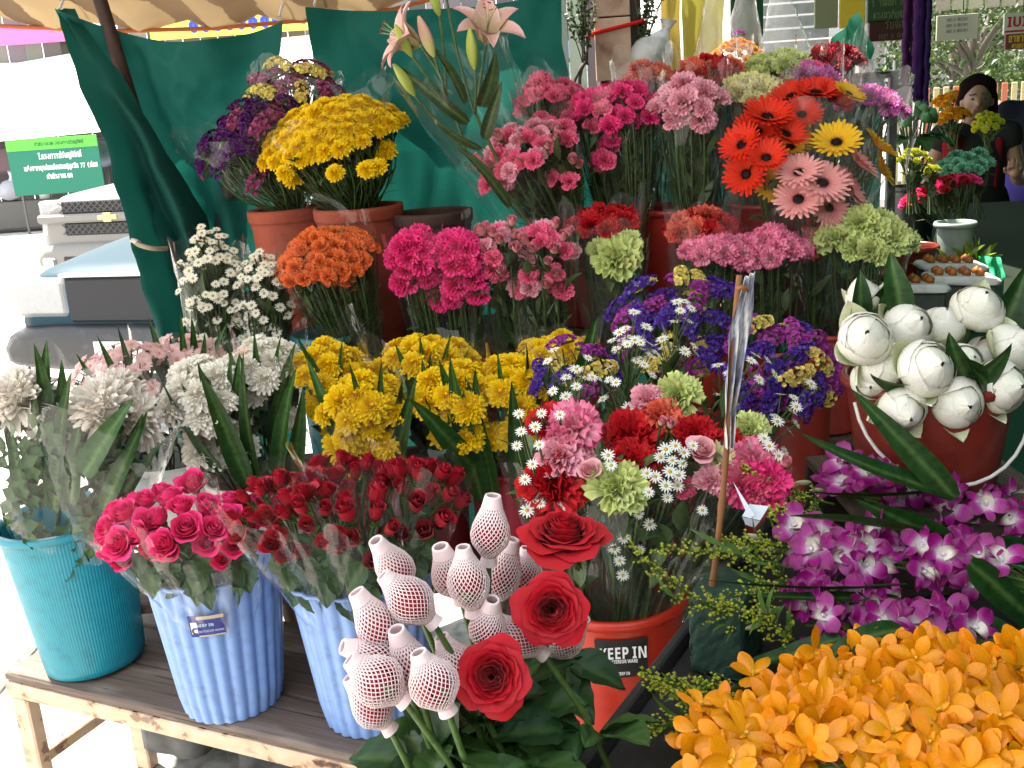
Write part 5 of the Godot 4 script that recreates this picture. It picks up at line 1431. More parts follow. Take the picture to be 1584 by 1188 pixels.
# ---------------------------------------------------------------- mixed bouquets, statice, foam block and stick
func build_mixed() -> void:
	var kb := Vector3(0.141, 0.452, -1.512) + Vector3(0, 0.27, 0)
	var st := {"blades": 1, "sr": 0.0018, "filler": 30, "jit": 1.2, "splay": 1.2, "wrap": 0, "face": 0.5}
	var sb := Vector3(0.38, 0.62, -2.28)
	bunch("statice_bunch", "violet statice with a broad dark leaf beside the yellow chrysanthemums", "flower bunch", Vector3(0.105, 0.727, -2.120), Vector3(0.119, 1.059, -1.980), 0.085, 0.04, 11, ["st_purple", "st_purple", "st_magenta", "st_yellow"], 0.026, st.merged({"straps": [[Vector3(0.165, 1.192, -1.950), 0.028, 0.5], [Vector3(0.074, 1.101, -1.930), 0.02, 0.5], [Vector3(0.218, 1.046, -1.950), 0.03, 0.45]]}))
	bunch("statice_bunch", "violet, magenta and yellow statice under the coral carnations", "flower bunch", sb, Vector3(0.346, 1.133, -2.050), 0.13, 0.07, 28, ["st_purple", "st_purple", "st_magenta", "st_yellow"], 0.03, st.merged({"low": 5, "straps": [[Vector3(0.294, 1.190, -1.980), 0.018, 0.6], [Vector3(0.320, 1.165, -1.970), 0.02, 0.6], [Vector3(0.237, 1.145, -1.970), 0.018, 0.6]]}))
	bunch("statice_bunch", "violet and magenta statice spreading toward the lotus bucket", "flower bunch", sb + Vector3(0.05, 0, 0.02), Vector3(0.523, 1.064, -1.950), 0.12, 0.06, 26, ["st_purple", "st_purple", "st_magenta", "st_magenta", "st_yellow"], 0.03, st.merged({"low": 10, "drop": 0.12, "filler": 150, "lobed": 14}))
	var d := 0.0108
	bunch("daisy_bunch", "white daisies on thin stems in front of the yellow chrysanthemums", "flower bunch", kb + Vector3(-0.03, 0, -0.03), Vector3(0.097, 1.135, -1.620), 0.05, 0.05, 16, ["daisy"], d, {"wrap": 0, "blades": 2, "filler": 30, "sr": 0.0011, "jit": 4.0, "face": 0.45})
	bunch("daisy_bunch", "white daisies in a tall spray left of the green carnation bouquet", "flower bunch", kb + Vector3(0, 0, -0.03), Vector3(0.192, 1.150, -1.620), 0.045, 0.09, 36, ["daisy"], d, {"wrap": 0, "blades": 2, "filler": 40, "sr": 0.0011, "jit": 4.0, "face": 0.45})
	bunch("daisy_bunch", "white daisies rising among the violet statice", "flower bunch", kb + Vector3(0.03, 0, -0.04), Vector3(0.277, 1.179, -1.680), 0.035, 0.06, 16, ["daisy"], d, {"wrap": 0, "blades": 2, "filler": 20, "sr": 0.0011, "jit": 4.0, "face": 0.45})
	bunch("daisy_bunch", "white daisies on both sides of the bamboo stick", "flower bunch", kb + Vector3(0.05, 0, -0.02), Vector3(0.366, 1.127, -1.620), 0.05, 0.05, 14, ["daisy"], d, {"wrap": 0, "blades": 2, "filler": 20, "sr": 0.0011, "jit": 5.0, "face": 0.45})
	bunch("daisy_bunch", "white daisies at the right edge of the mixed bouquets", "flower bunch", kb + Vector3(0.06, 0, 0), Vector3(0.416, 1.073, -1.550), 0.035, 0.05, 14, ["daisy"], d, {"wrap": 0, "blades": 2, "filler": 16, "sr": 0.0011, "jit": 5.0, "face": 0.45})
	bunch("mixed_bouquet", "wrapped bouquet of red and pink carnations with daisies, left of three", "bouquet", kb + Vector3(-0.04, 0, 0.01), Vector3(0.060, 1.093, -1.460), 0.07, 0.0, 0, ["c_red"], 0.03, {"filler": 50, "over": 0.01, "blades": 3, "at": [["c_red", Vector3(0.054, 1.136, -1.480), 0.037], ["c_pinkwhite", Vector3(0.089, 1.136, -1.460), 0.036], ["c_lpink", Vector3(0.065, 1.103, -1.430), 0.042], ["c_lpink", Vector3(0.092, 1.104, -1.450), 0.03], ["c_red", Vector3(0.050, 1.069, -1.410), 0.042], ["c_red", Vector3(0.045, 1.032, -1.420), 0.034], ["c_hot", Vector3(0.091, 1.070, -1.460), 0.028], ["daisy", Vector3(0.007, 1.163, -1.440), d], ["daisy", Vector3(0.008, 1.142, -1.420), d], ["daisy", Vector3(0.029, 1.151, -1.410), d], ["daisy", Vector3(0.033, 1.127, -1.400), d], ["daisy", Vector3(0.001, 1.121, -1.420), d], ["daisy", Vector3(0.021, 1.102, -1.390), d], ["daisy", Vector3(0.009, 1.076, -1.400), d], ["daisy", Vector3(0.029, 1.041, -1.390), d], ["daisy", Vector3(0.066, 1.157, -1.440), d], ["daisy", Vector3(0.015, 1.048, -1.400), d], ["daisy", Vector3(0.058, 1.033, -1.390), d], ["daisy", Vector3(0.009, 1.028, -1.400), d], ["daisy", Vector3(0.040, 1.158, -1.450), d]]})
	bunch("mixed_bouquet", "wrapped bouquet with a green carnation and white daisies in front", "bouquet", kb + Vector3(0.01, 0, 0.02), Vector3(0.200, 1.089, -1.440), 0.105, 0.0, 0, ["c_red"], 0.03, {"filler": 80, "over": 0.02, "blades": 3, "at": [["c_red", Vector3(0.175, 1.110, -1.480), 0.046], ["c_coral", Vector3(0.225, 1.129, -1.500), 0.034], ["c_green", Vector3(0.259, 1.151, -1.540), 0.038], ["c_lpink", Vector3(0.212, 1.147, -1.540), 0.032], ["c_red", Vector3(0.271, 1.108, -1.460), 0.034], ["c_red", Vector3(0.173, 1.086, -1.420), 0.034], ["c_green", Vector3(0.140, 1.066, -1.380), 0.044], ["rose_pink", Vector3(0.103, 1.079, -1.400), 0.018], ["rose_pink", Vector3(0.266, 1.089, -1.420), 0.022], ["c_lpink", Vector3(0.281, 1.058, -1.400), 0.026], ["c_cream", Vector3(0.295, 1.078, -1.430), 0.024], ["c_pink", Vector3(0.241, 1.047, -1.410), 0.022], ["bud_pink", Vector3(0.213, 1.130, -1.440), 0.016], ["bud_pink", Vector3(0.225, 1.126, -1.440), 0.015], ["daisy", Vector3(0.213, 1.107, -1.400), d], ["daisy", Vector3(0.227, 1.111, -1.400), d], ["daisy", Vector3(0.239, 1.100, -1.400), d], ["daisy", Vector3(0.205, 1.095, -1.400), d], ["daisy", Vector3(0.220, 1.093, -1.390), d], ["daisy", Vector3(0.234, 1.087, -1.390), d], ["daisy", Vector3(0.215, 1.080, -1.380), d], ["daisy", Vector3(0.227, 1.074, -1.380), d], ["daisy", Vector3(0.194, 1.074, -1.380), d], ["daisy", Vector3(0.182, 1.080, -1.380), d], ["daisy", Vector3(0.207, 1.063, -1.370), d], ["daisy", Vector3(0.181, 1.059, -1.360), d], ["daisy", Vector3(0.209, 1.045, -1.370), d], ["daisy", Vector3(0.225, 1.058, -1.380), d], ["daisy", Vector3(0.130, 1.104, -1.400), d], ["daisy", Vector3(0.167, 1.023, -1.370), d], ["daisy", Vector3(0.258, 1.022, -1.370), d], ["daisy", Vector3(0.185, 0.997, -1.390), d], ["daisy", Vector3(0.149, 0.970, -1.410), d], ["daisy", Vector3(0.173, 0.945, -1.420), d], ["daisy", Vector3(0.141, 0.934, -1.410), d], ["daisy", Vector3(0.146, 0.905, -1.420), d], ["daisy", Vector3(0.134, 0.953, -1.410), d], ["daisy", Vector3(0.254, 1.106, -1.410), d], ["daisy", Vector3(0.133, 1.092, -1.390), d]]})
	bunch("mixed_bouquet", "wrapped bouquet with hot pink carnations, right of the bamboo stick", "bouquet", kb + Vector3(0.05, 0, 0.0), Vector3(0.343, 1.074, -1.440), 0.065, 0.0, 0, ["c_red"], 0.03, {"filler": 40, "over": 0.0, "blades": 3, "at": [["c_green", Vector3(0.358, 1.103, -1.480), 0.032], ["c_red", Vector3(0.327, 1.083, -1.460), 0.03], ["c_pinkwhite", Vector3(0.352, 1.072, -1.430), 0.036], ["c_hot", Vector3(0.329, 1.052, -1.400), 0.034], ["c_hot", Vector3(0.361, 1.050, -1.400), 0.032], ["c_pink", Vector3(0.342, 1.045, -1.390), 0.028], ["c_hot", Vector3(0.308, 1.053, -1.420), 0.026], ["daisy", Vector3(0.369, 1.090, -1.430), d], ["daisy", Vector3(0.383, 1.074, -1.430), d], ["daisy", Vector3(0.364, 1.099, -1.440), d], ["bud_pink", Vector3(0.386, 1.061, -1.420), 0.016]]})
	# a folded white price flag caught in the wrapping
	var pf := thing("paper_slip", "small folded white slip caught in the wrapping below hot pink carnations", "paper", Vector3(0.323, 1.016, -1.360))
	var g := G.new()
	g.tri(Vector3(-0.02, 0.045, -0.012), Vector3(0.005, 0.002, 0.012), Vector3(-0.003, -0.004, 0.008), Color(0.6, 0.66, 0.74))
	g.quad(Vector3(-0.012, 0.0, 0.006), Vector3(0.012, -0.006, 0.012), Vector3(0.026, 0.012, 0.006), Vector3(0.0, 0.014, -0.002), Color(0.62, 0.68, 0.76))
	g.quad(Vector3(-0.012, -0.001, 0.006), Vector3(0.012, -0.007, 0.012), Vector3(0.006, -0.02, 0.004), Vector3(-0.006, -0.016, 0.0), Color(0.5, 0.56, 0.66))
	part(pf, "slip", g.mesh(), M.paper)
	# foam block with a bamboo stick
	var fb := thing("floral_foam", "dark green block of floral foam with the bamboo stick in it", "foam block", Vector3(0.262, 0.862, -1.235))
	fb.rotation.y = -0.53
	g = G.new()
	var fr := flat(Vector3.ZERO, Vector3.RIGHT, Vector3(1, 0, 1), Vector3(0, 0, 1), 2)
	for f in 6:
		var q := G.new()
		var nrm: Vector3 = [Vector3.UP, Vector3.DOWN, Vector3.LEFT, Vector3.RIGHT, Vector3.FORWARD, Vector3.BACK][f]
		var p := PackedVector3Array()
		var cs := PackedColorArray()
		var bas := aim(Vector3.ZERO, nrm).basis
		for i in 19:
			for j in 19:
				var w := (bas * Vector3(i / 9.0 - 1.0, 1.0, j / 9.0 - 1.0)) * Vector3(0.036, 0.056, 0.05)
				var rr := Vector3(maxf(absf(w.x) - 0.029, 0) * signf(w.x), maxf(absf(w.y) - 0.049, 0) * signf(w.y), maxf(absf(w.z) - 0.043, 0) * signf(w.z))
				var core := w - rr
				w = core + rr.normalized() * 0.007 if rr.length() > 0.0001 else w
				w += nrm * (0.001 * crease.get_noise_3dv(w * 60.0) - 0.002 * maxf(0.0, crease.get_noise_3dv(w * 35.0 + Vector3(9, 3, 1)) - 0.35) * 3.0)
				p.append(w + Vector3(0, 0.056, 0))
				cs.append(jit(Color(0.012, 0.04, 0.026), 0.2))
		g.grid(18, 18, p, cs)
	part(fb, "block", g.mesh(), M.dull)
	var bs := thing("bamboo_stick", "thin brown bamboo stick standing upright in the foam block", "stick", Vector3(0.240, 0.957, -1.230))
	g = G.new()
	var tip := Vector3(0.301, 1.369, -1.300) - bs.position
	var pts := PackedVector3Array()
	var rs := PackedFloat32Array()
	for i in 25:
		var t := i / 24.0
		pts.append(tip * t + Vector3(0.003 * sin(t * 5.0), 0, 0))
		rs.append(0.0042 if i % 6 != 1 else 0.0055)
	g.tube(pts, rs, 8, Color(0.20, 0.085, 0.03), true)
	g.tube(PackedVector3Array([Vector3.ZERO, Vector3(0, -0.03, 0)]), PackedFloat32Array([0.0042, 0.004]), 8, Color(0.2, 0.085, 0.03))
	part(bs, "shaft", g.mesh(), M.clay)
	var fl := thing("folded_flag", "folded striped blue and white plastic flag tied to the bamboo stick", "flag", Vector3(0.289, 1.261, -1.280))
	g = sheet([Vector3(0.300, 1.366, -1.285) - fl.position, Vector3(0.279, 1.305, -1.275) - fl.position, Vector3(0.272, 1.230, -1.270) - fl.position, Vector3(0.268, 1.154, -1.265) - fl.position], [Vector3(0.317, 1.374, -1.290) - fl.position, Vector3(0.312, 1.309, -1.285) - fl.position, Vector3(0.297, 1.238, -1.280) - fl.position, Vector3(0.279, 1.151, -1.270) - fl.position], 30, 22, Color(0.6, 0.6, 0.58), 0.012, 16.0, 0.3, 0.0)
	for k in g.v.size():
		var s := g.uv[k].x * 5.0 + 0.5 * sin(g.uv[k].y * 9.0)
		g.c[k] = Color(0.16, 0.18, 0.30) if fposmod(s, 1.0) < 0.38 else Color(0.52, 0.5, 0.47)
	part(fl, "sheet", g.mesh(), M.fabric)
	g = G.new()
	g.tube(bez(Vector3(0.290, 1.356, -1.275) - fl.position, Vector3(0.296, 1.362, -1.270) - fl.position, Vector3(0.304, 1.351, -1.285) - fl.position, 4), radii(0.003, 0.003, 4), 6, Color(0.3, 0.14, 0.05))
	part(fl, "tie", g.mesh(), M.fabric)

# ---------------------------------------------------------------- large roses and netted rosebuds
func leafy_stem(th: Node3D, a: Vector3, b: Vector3, dir: Vector3, n: int, tmax := 0.88) -> void:
	var g := G.new()
	var L := a.distance_to(b)
	var p := bez(a, b - dir.normalized() * L * 0.4, b, 10)
	g.tube(p, radii(0.0042, 0.0034, 10), 7, Color(0.075, 0.14, 0.035))
	for i in 5:
		var q := p[2 + i]
		g.petal(aim(q, Vector3(rnd(-1, 1), 0.2, rnd(-1, 1))), 0.008, 0.003, 0.0, 0.3, 2, 2, 4, 0.0, 0.0, Color(0.15, 0.12, 0.04), Color(0.2, 0.1, 0.04), Color(0.2, 0.1, 0.04))
	part(th, "stem", g.mesh(), M.stem)
	for i in n:
		var t := rnd(0.58, tmax)
		var k := mini(int(t * 10), 9)
		var q := p[k].lerp(p[k + 1], t * 10 - k)
		var out := Vector3(rnd(-1, 1), rnd(-0.1, 0.5), rnd(-0.4, 1)).normalized()
		# a compound leaf: end leaflet and a side pair
		var m: Mesh = cache["rleaf"][i % 3]
		for s in [[0.035, 0.0, 0.074], [0.016, 0.95, 0.06], [0.016, -0.95, 0.06]]:
			var x := (out.rotated(Vector3.UP, s[1]) + Vector3(0, rnd(-0.15, 0.2), 0)).normalized()
			var z := x.cross(Vector3.UP).normalized()
			var y := z.cross(x)
			part(th, "leaf", m, M.leaf, Transform3D(Basis(x, y, z) * Basis(Vector3.RIGHT, rnd(-0.5, 0.5)) * Basis.from_scale(Vector3.ONE * s[2] * rnd(0.85, 1.15)), q + out * s[0]))

func big_rose(label: String, at: Vector3, dir: Vector3, s: float, open: float, base: Vector3, leaves: int) -> void:
	var th := thing("red_rose", label, "rose", base, "large red roses")
	var pos := at - base
	var T := aim(pos, dir, rnd(0, 6), s)
	for g in rose_petals(36, open, Color(0.24, 0.002, 0.010), Color(0.48, 0.005, 0.017), 0.9, 18):  # darker petal bases put the shade between petals into the colour
		part(th, "petal", g.mesh(), M.velvet, T)
	part(th, "sepals", g_sepals(5, 0.75, 0.14, 1.4, 1.8, Color(0.06, 0.13, 0.03)).mesh(), M.leaf, T)
	leafy_stem(th, Vector3.ZERO, pos - dir.normalized() * s * 0.3, dir, leaves, 0.74)

func build_front_roses() -> void:
	var B := Vector3(-0.02, 0.05, -0.98)
	big_rose("large open red rose seen from the side, highest of the three", Vector3(0.045, 1.119, -1.060), Vector3(0.06, 1, 0.12), 0.043, 0.95, B + Vector3(0.03, 0, -0.03), 3)
	big_rose("large red rose with wet petals, between the other two", Vector3(0.025, 1.079, -1.000), Vector3(0.05, 0.35, 1), 0.036, 0.8, B + Vector3(0.0, 0, 0.0), 4)
	big_rose("large red rose facing the camera, lowest of the three", Vector3(-0.040, 1.039, -0.940), Vector3(-0.02, 0.55, 1), 0.036, 0.75, B + Vector3(-0.01, 0, 0.02), 10)
	var prof := PackedVector2Array([Vector2(0.24, -1.25), Vector2(0.2, -0.95), Vector2(0.34, -0.76), Vector2(0.55, -0.46), Vector2(0.61, -0.16), Vector2(0.56, 0.16), Vector2(0.43, 0.5), Vector2(0.29, 0.86), Vector2(0.21, 1.25)])
	var prof2 := PackedVector2Array([Vector2(0.25, -1.2), Vector2(0.21, -0.95), Vector2(0.38, -0.74), Vector2(0.64, -0.4), Vector2(0.7, -0.08), Vector2(0.61, 0.26), Vector2(0.41, 0.58), Vector2(0.27, 0.85), Vector2(0.2, 1.1)])
	var nets := [g_net(prof, 25).mesh(), g_net(prof2, 27).mesh()]
	var buds := []
	for i in 3:
		var g := G.new()
		for q in range(7):
			var f := q / 6.0
			var pf := PackedVector2Array()
			for k in 7:
				var t := k / 6.0
				pf.append(Vector2(lerpf(0.12, 0.52, f) * pow(sin(PI * (0.08 + 0.8 * t)), 0.7) + 0.02, lerpf(-0.55, -0.7, f) + t * lerpf(1.5, 1.25, f)))
			g.cup(Transform3D(), q * 2.39996, lerpf(3.2, 2.2, f), pf, 8, 0.15, 0.04, jit(Color(0.33, 0.006, 0.02), 0.15), jit(Color(0.45, 0.01, 0.03), 0.15), rnd(0, 6))
		var sp := g_sepals(5, 0.8, 0.2, 0.9, 0.1, Color(0.10, 0.2, 0.05))
		g.add(sp, Transform3D(Basis.IDENTITY, Vector3(0, -0.62, 0)))
		buds.append(g.mesh())
	# mouth position, body position, depth, label
	var list := [
		[Vector3(-0.028, 1.204, -1.020), Vector3(-0.034, 1.160, -1.020), 0, "netted red rosebud standing upright above all the other netted buds"],
		[Vector3(-0.062, 1.154, -0.990), Vector3(-0.060, 1.119, -0.990), 1, "netted rosebud upright, directly below left of the tallest one"],
		[Vector3(-0.087, 1.144, -1.020), Vector3(-0.079, 1.108, -1.030), 0, "netted rosebud half hidden behind the upright one"],
		[Vector3(-0.151, 1.166, -1.000), Vector3(-0.137, 1.132, -1.010), 0, "netted rosebud tilting left, upper left of the cluster"],
		[Vector3(-0.137, 1.141, -0.960), Vector3(-0.118, 1.118, -0.960), 1, "fat netted rosebud with a red tip at its mouth"],
		[Vector3(-0.166, 1.127, -0.950), Vector3(-0.153, 1.097, -0.950), 0, "netted rosebud with red showing in its wide mouth, leftmost in its row"],
		[Vector3(-0.179, 1.086, -0.930), Vector3(-0.152, 1.070, -0.940), 0, "netted rosebud lying sideways, mouth pointing left"],
		[Vector3(-0.169, 1.084, -0.900), Vector3(-0.149, 1.064, -0.900), 1, "netted rosebud in front, with its long collar to the right"],
		[Vector3(-0.178, 1.054, -0.920), Vector3(-0.162, 1.025, -0.920), 0, "lowest netted rosebud, above the green leaves"],
		[Vector3(-0.133, 1.108, -0.930), Vector3(-0.123, 1.056, -0.940), 0, "long necked netted rosebud standing behind two others"],
		[Vector3(-0.107, 1.097, -0.890), Vector3(-0.095, 1.063, -0.890), 1, "netted rosebud touching the lowest large rose"],
		[Vector3(-0.036, 1.105, -0.980), Vector3(-0.044, 1.065, -0.990), 0, "netted rosebud peeking out above the lowest large rose"],
		[Vector3(-0.014, 1.117, -1.080), Vector3(-0.026, 1.080, -1.080), 0, "netted rosebud in shade behind the tallest netted one"],
		[Vector3(0.004, 1.094, -1.120), Vector3(-0.004, 1.059, -1.120), 1, "netted rosebud tucked under the highest large rose"],
		[Vector3(-0.030, 1.064, -1.000), Vector3(-0.009, 1.045, -1.000), 0, "netted rosebud wedged between the two lower large roses"],
		[Vector3(0.059, 1.027, -1.060), Vector3(0.042, 0.999, -1.070), 0, "netted rosebud peeking out right of the middle large rose"],
		[Vector3(-0.088, 1.059, -0.970), Vector3(-0.079, 1.031, -0.970), 1, "netted rosebud mostly hidden behind the lowest large rose"],
	]
	for q in list:
		var mouth: Vector3 = q[0]
		var body: Vector3 = q[1]
		var d := (mouth - body).normalized()
		var s := 0.0325
		var c := body + d * 0.004
		var base := B + Vector3(rnd(-0.06, 0.04), 0, rnd(-0.04, 0.05))
		var th := thing("netted_rosebud", q[3], "rosebud", base, "rosebuds in white foam nets")
		var T := aim(c - base, d, rnd(0, 6), s * rnd(0.94, 1.05)) * Transform3D(Basis.from_scale(Vector3(rnd(1.0, 1.16), rnd(0.94, 1.08), rnd(0.96, 1.12))), Vector3.ZERO)
		part(th, "foam_net", nets[q[2]], M.foam_net, T)
		part(th, "bud", buds[rng.randi() % 3], M.velvet, T)
		leafy_stem(th, Vector3.ZERO, c - base - d * 0.034, d + Vector3(0, 0.5, 0), 6)

# ---------------------------------------------------------------- lotus
func build_lotus() -> void:
	var bp := Vector3(0.630, 1.115, -1.500)
	var base := Vector3(bp.x, 1.0, bp.z)
	var cr := thing("wooden_crate", "dark wooden crate under the red lotus bucket", "crate", Vector3(bp.x, 0.862, bp.z))
	for k in 5:
		var g := G.new()
		g.box(Transform3D(Basis.IDENTITY, Vector3(-0.12 + 0.06 * k, 0.126, 0)), Vector3(0.055, 0.014, 0.27), Color(0.22, 0.18, 0.15), 0.002)
		part(cr, "slat", g.mesh(), M.old_wood)
	for s in [-1, 1]:
		var g := G.new()
		g.box(Transform3D(Basis.IDENTITY, Vector3(0, 0.0595, 0.125 * s)), Vector3(0.3, 0.119, 0.016), Color(0.2, 0.16, 0.14), 0.002)
		part(cr, "side", g.mesh(), M.old_wood)
	var bk := bucket("lotus_bucket", "brick red plastic bucket with a white wire handle, full of lotus", base, 0.122, 0.102, 0.165, Color(0.17, 0.02, 0.012), 0)
	var g := G.new()
	var hp := PackedVector3Array()
	for i in 17:
		var a := PI * i / 16.0
		hp.append(Vector3(cos(a) * 0.128, 0.14 - sin(a) * 0.115, 0.045 + sin(a) * 0.07))
	g.tube(hp, radii(0.0028, 0.0028, 16), 6, Color(0.6, 0.56, 0.54))
	part(bk, "handle", g.mesh(), M.plastic)
	var side := bucket("red_bucket", "dark red bucket whose rim shows above the right hand statice", Vector3(0.62, 0.562, -2.27), 0.11, 0.09, 0.42, Color(0.30, 0.022, 0.012), 0)
	var meshes := []
	var guards := []
	for i in 3:
		meshes.append(g_lotus(Color(0.76, 0.74, 0.56), Color(0.86, 0.83, 0.76), Color(0.56, 0.62, 0.26)).mesh())
		guards.append(g_lotus_guard(Color(0.5, 0.58, 0.24), Color(0.76, 0.76, 0.55)).mesh())
	var list := [
		[Vector3(0.503, 1.246, -1.420), Vector3(-0.25, 0.55, 1), 0.038, "white lotus bud facing forward, leftmost of the large ones"],
		[Vector3(0.582, 1.249, -1.460), Vector3(0.25, 0.6, 0.9), 0.036, "white lotus bud with a green petal on its left side"],
		[Vector3(0.645, 1.238, -1.500), Vector3(0.1, 1, 0.4), 0.034, "white lotus bud behind, second from the top right one"],
		[Vector3(0.700, 1.261, -1.500), Vector3(0.05, 0.75, 0.6), 0.038, "white lotus bud highest on the right side"],
		[Vector3(0.526, 1.292, -1.500), Vector3(-0.25, 1, 0.1), 0.026, "slim pointed white lotus bud standing above the leaves"],
		[Vector3(0.578, 1.206, -1.380), Vector3(0.22, 0.45, 1), 0.04, "largest white lotus bud in the middle of the bunch"],
		[Vector3(0.539, 1.196, -1.430), Vector3(0.3, -0.1, 1), 0.036, "white lotus bud below the leftmost one, showing folded petals"],
		[Vector3(0.545, 1.146, -1.380), Vector3(0.0, -0.15, 1), 0.034, "white lotus bud lowest on the left, against the bucket"],
		[Vector3(0.624, 1.152, -1.380), Vector3(0.05, 0.1, 1), 0.036, "white lotus bud lowest on the right, against the bucket"],
		[Vector3(0.694, 1.166, -1.400), Vector3(0.45, 0.25, 1), 0.038, "white lotus bud at the right edge beside the lowest right one"],
		[Vector3(0.735, 1.208, -1.460), Vector3(0.6, 0.6, 0.6), 0.036, "white lotus bud at the right edge below the highest one"],
		[Vector3(0.655, 1.194, -1.440), Vector3(0.2, 0.5, 0.8), 0.03, "white lotus bud partly covered by a dark leaf in the centre"],
		[Vector3(0.522, 1.175, -1.440), Vector3(-0.4, -0.1, 0.9), 0.03, "white lotus bud drooping at the left rim of the bucket"],
		[Vector3(0.719, 1.190, -1.500), Vector3(0.2, 0.8, 0.5), 0.03, "small white lotus bud squeezed behind the right edge ones"],
	]
	for q in list:
		var at: Vector3 = q[0]
		var d: Vector3 = q[1].normalized()
		var th := thing("lotus_bud", q[3], "lotus bud", at, "white lotus buds in the red bucket")
		var T := aim(Vector3.ZERO, d, rnd(0, 6), q[2] * 1.05)
		if q[2] < 0.028:
			T = aim(Vector3.ZERO, d, rnd(0, 6), q[2]) * Transform3D(Basis.from_scale(Vector3(1, 1.35, 1)), Vector3.ZERO)
		part(th, "bud", meshes[rng.randi() % 3], M.waxy, T)
		for k in 2:
			part(th, "guard_petal", guards[k], M.waxy, T * roty(k * 2.2 + rnd(0, 1.0)))
		g = G.new()
		var root := base + Vector3(rnd(-0.05, 0.05), 0.06, rnd(-0.05, 0.05)) - at
		g.tube(bez(root, -d * q[2] * 1.6 + Vector3(0, -0.03, 0), -d * q[2] * 0.7, 6), radii(0.005, 0.0055, 6), 7, Color(0.10, 0.17, 0.05))
		part(th, "stem", g.mesh(), M.stem)
	var lv := thing("leaf_bunch", "dark green pointed leaves tucked between the white lotus buds", "leaves", base)
	for q in [[Vector3(0.573, 1.266, -1.470), Vector3(0.559, 1.348, -1.480), 0.02], [Vector3(0.538, 1.259, -1.490), Vector3(0.566, 1.322, -1.480), 0.02], [Vector3(0.508, 1.251, -1.470), Vector3(0.509, 1.329, -1.460), 0.018], [Vector3(0.646, 1.162, -1.400), Vector3(0.602, 1.248, -1.370), 0.02], [Vector3(0.637, 1.163, -1.400), Vector3(0.685, 1.228, -1.370), 0.02], [Vector3(0.582, 1.172, -1.400), Vector3(0.499, 1.200, -1.370), 0.02], [Vector3(0.767, 1.173, -1.580), Vector3(0.821, 1.295, -1.600), 0.025], [Vector3(0.684, 1.145, -1.400), Vector3(0.630, 1.214, -1.370), 0.018]]:
		var d: Vector3 = q[1] - q[0]
		part(lv, "leaf", g_strap(d.length() * 1.1, q[2], -0.2, 0.3, jit(Color(0.022, 0.06, 0.018), 0.2), 0.35).mesh(), M.leaf, aim(q[0] - base, d, rnd(-0.6, 0.6) + PI * 0.5))

# ---------------------------------------------------------------- orchid table
func orchid(th: Node3D, sets: Array, at: Vector3, dir: Vector3, s: float, m: Material) -> void:
	var set_: Array = sets[rng.randi() % sets.size()]
	var T := aim(at, dir, rnd(0, TAU), s * rnd(0.88, 1.1))
	var b := Node3D.new()
	b.name = "bloom"
	th.add_child(b, true)
	b.transform = T
	for i in set_.size():
		part(b, "lip" if i == 5 else "petal", set_[i], m)

func blade(th: Node3D, a: Vector3, b: Vector3, w: float, a0: float, a1: float, roll: float, col := Color(0.016, 0.056, 0.014)) -> void:
	var d := b - a
	part(th, "leaf", g_strap(d.length() * 1.06, w * 0.72, a0, a1, jit(col, 0.15), 0.2).mesh(), M.leaf, aim(a, d, roll))

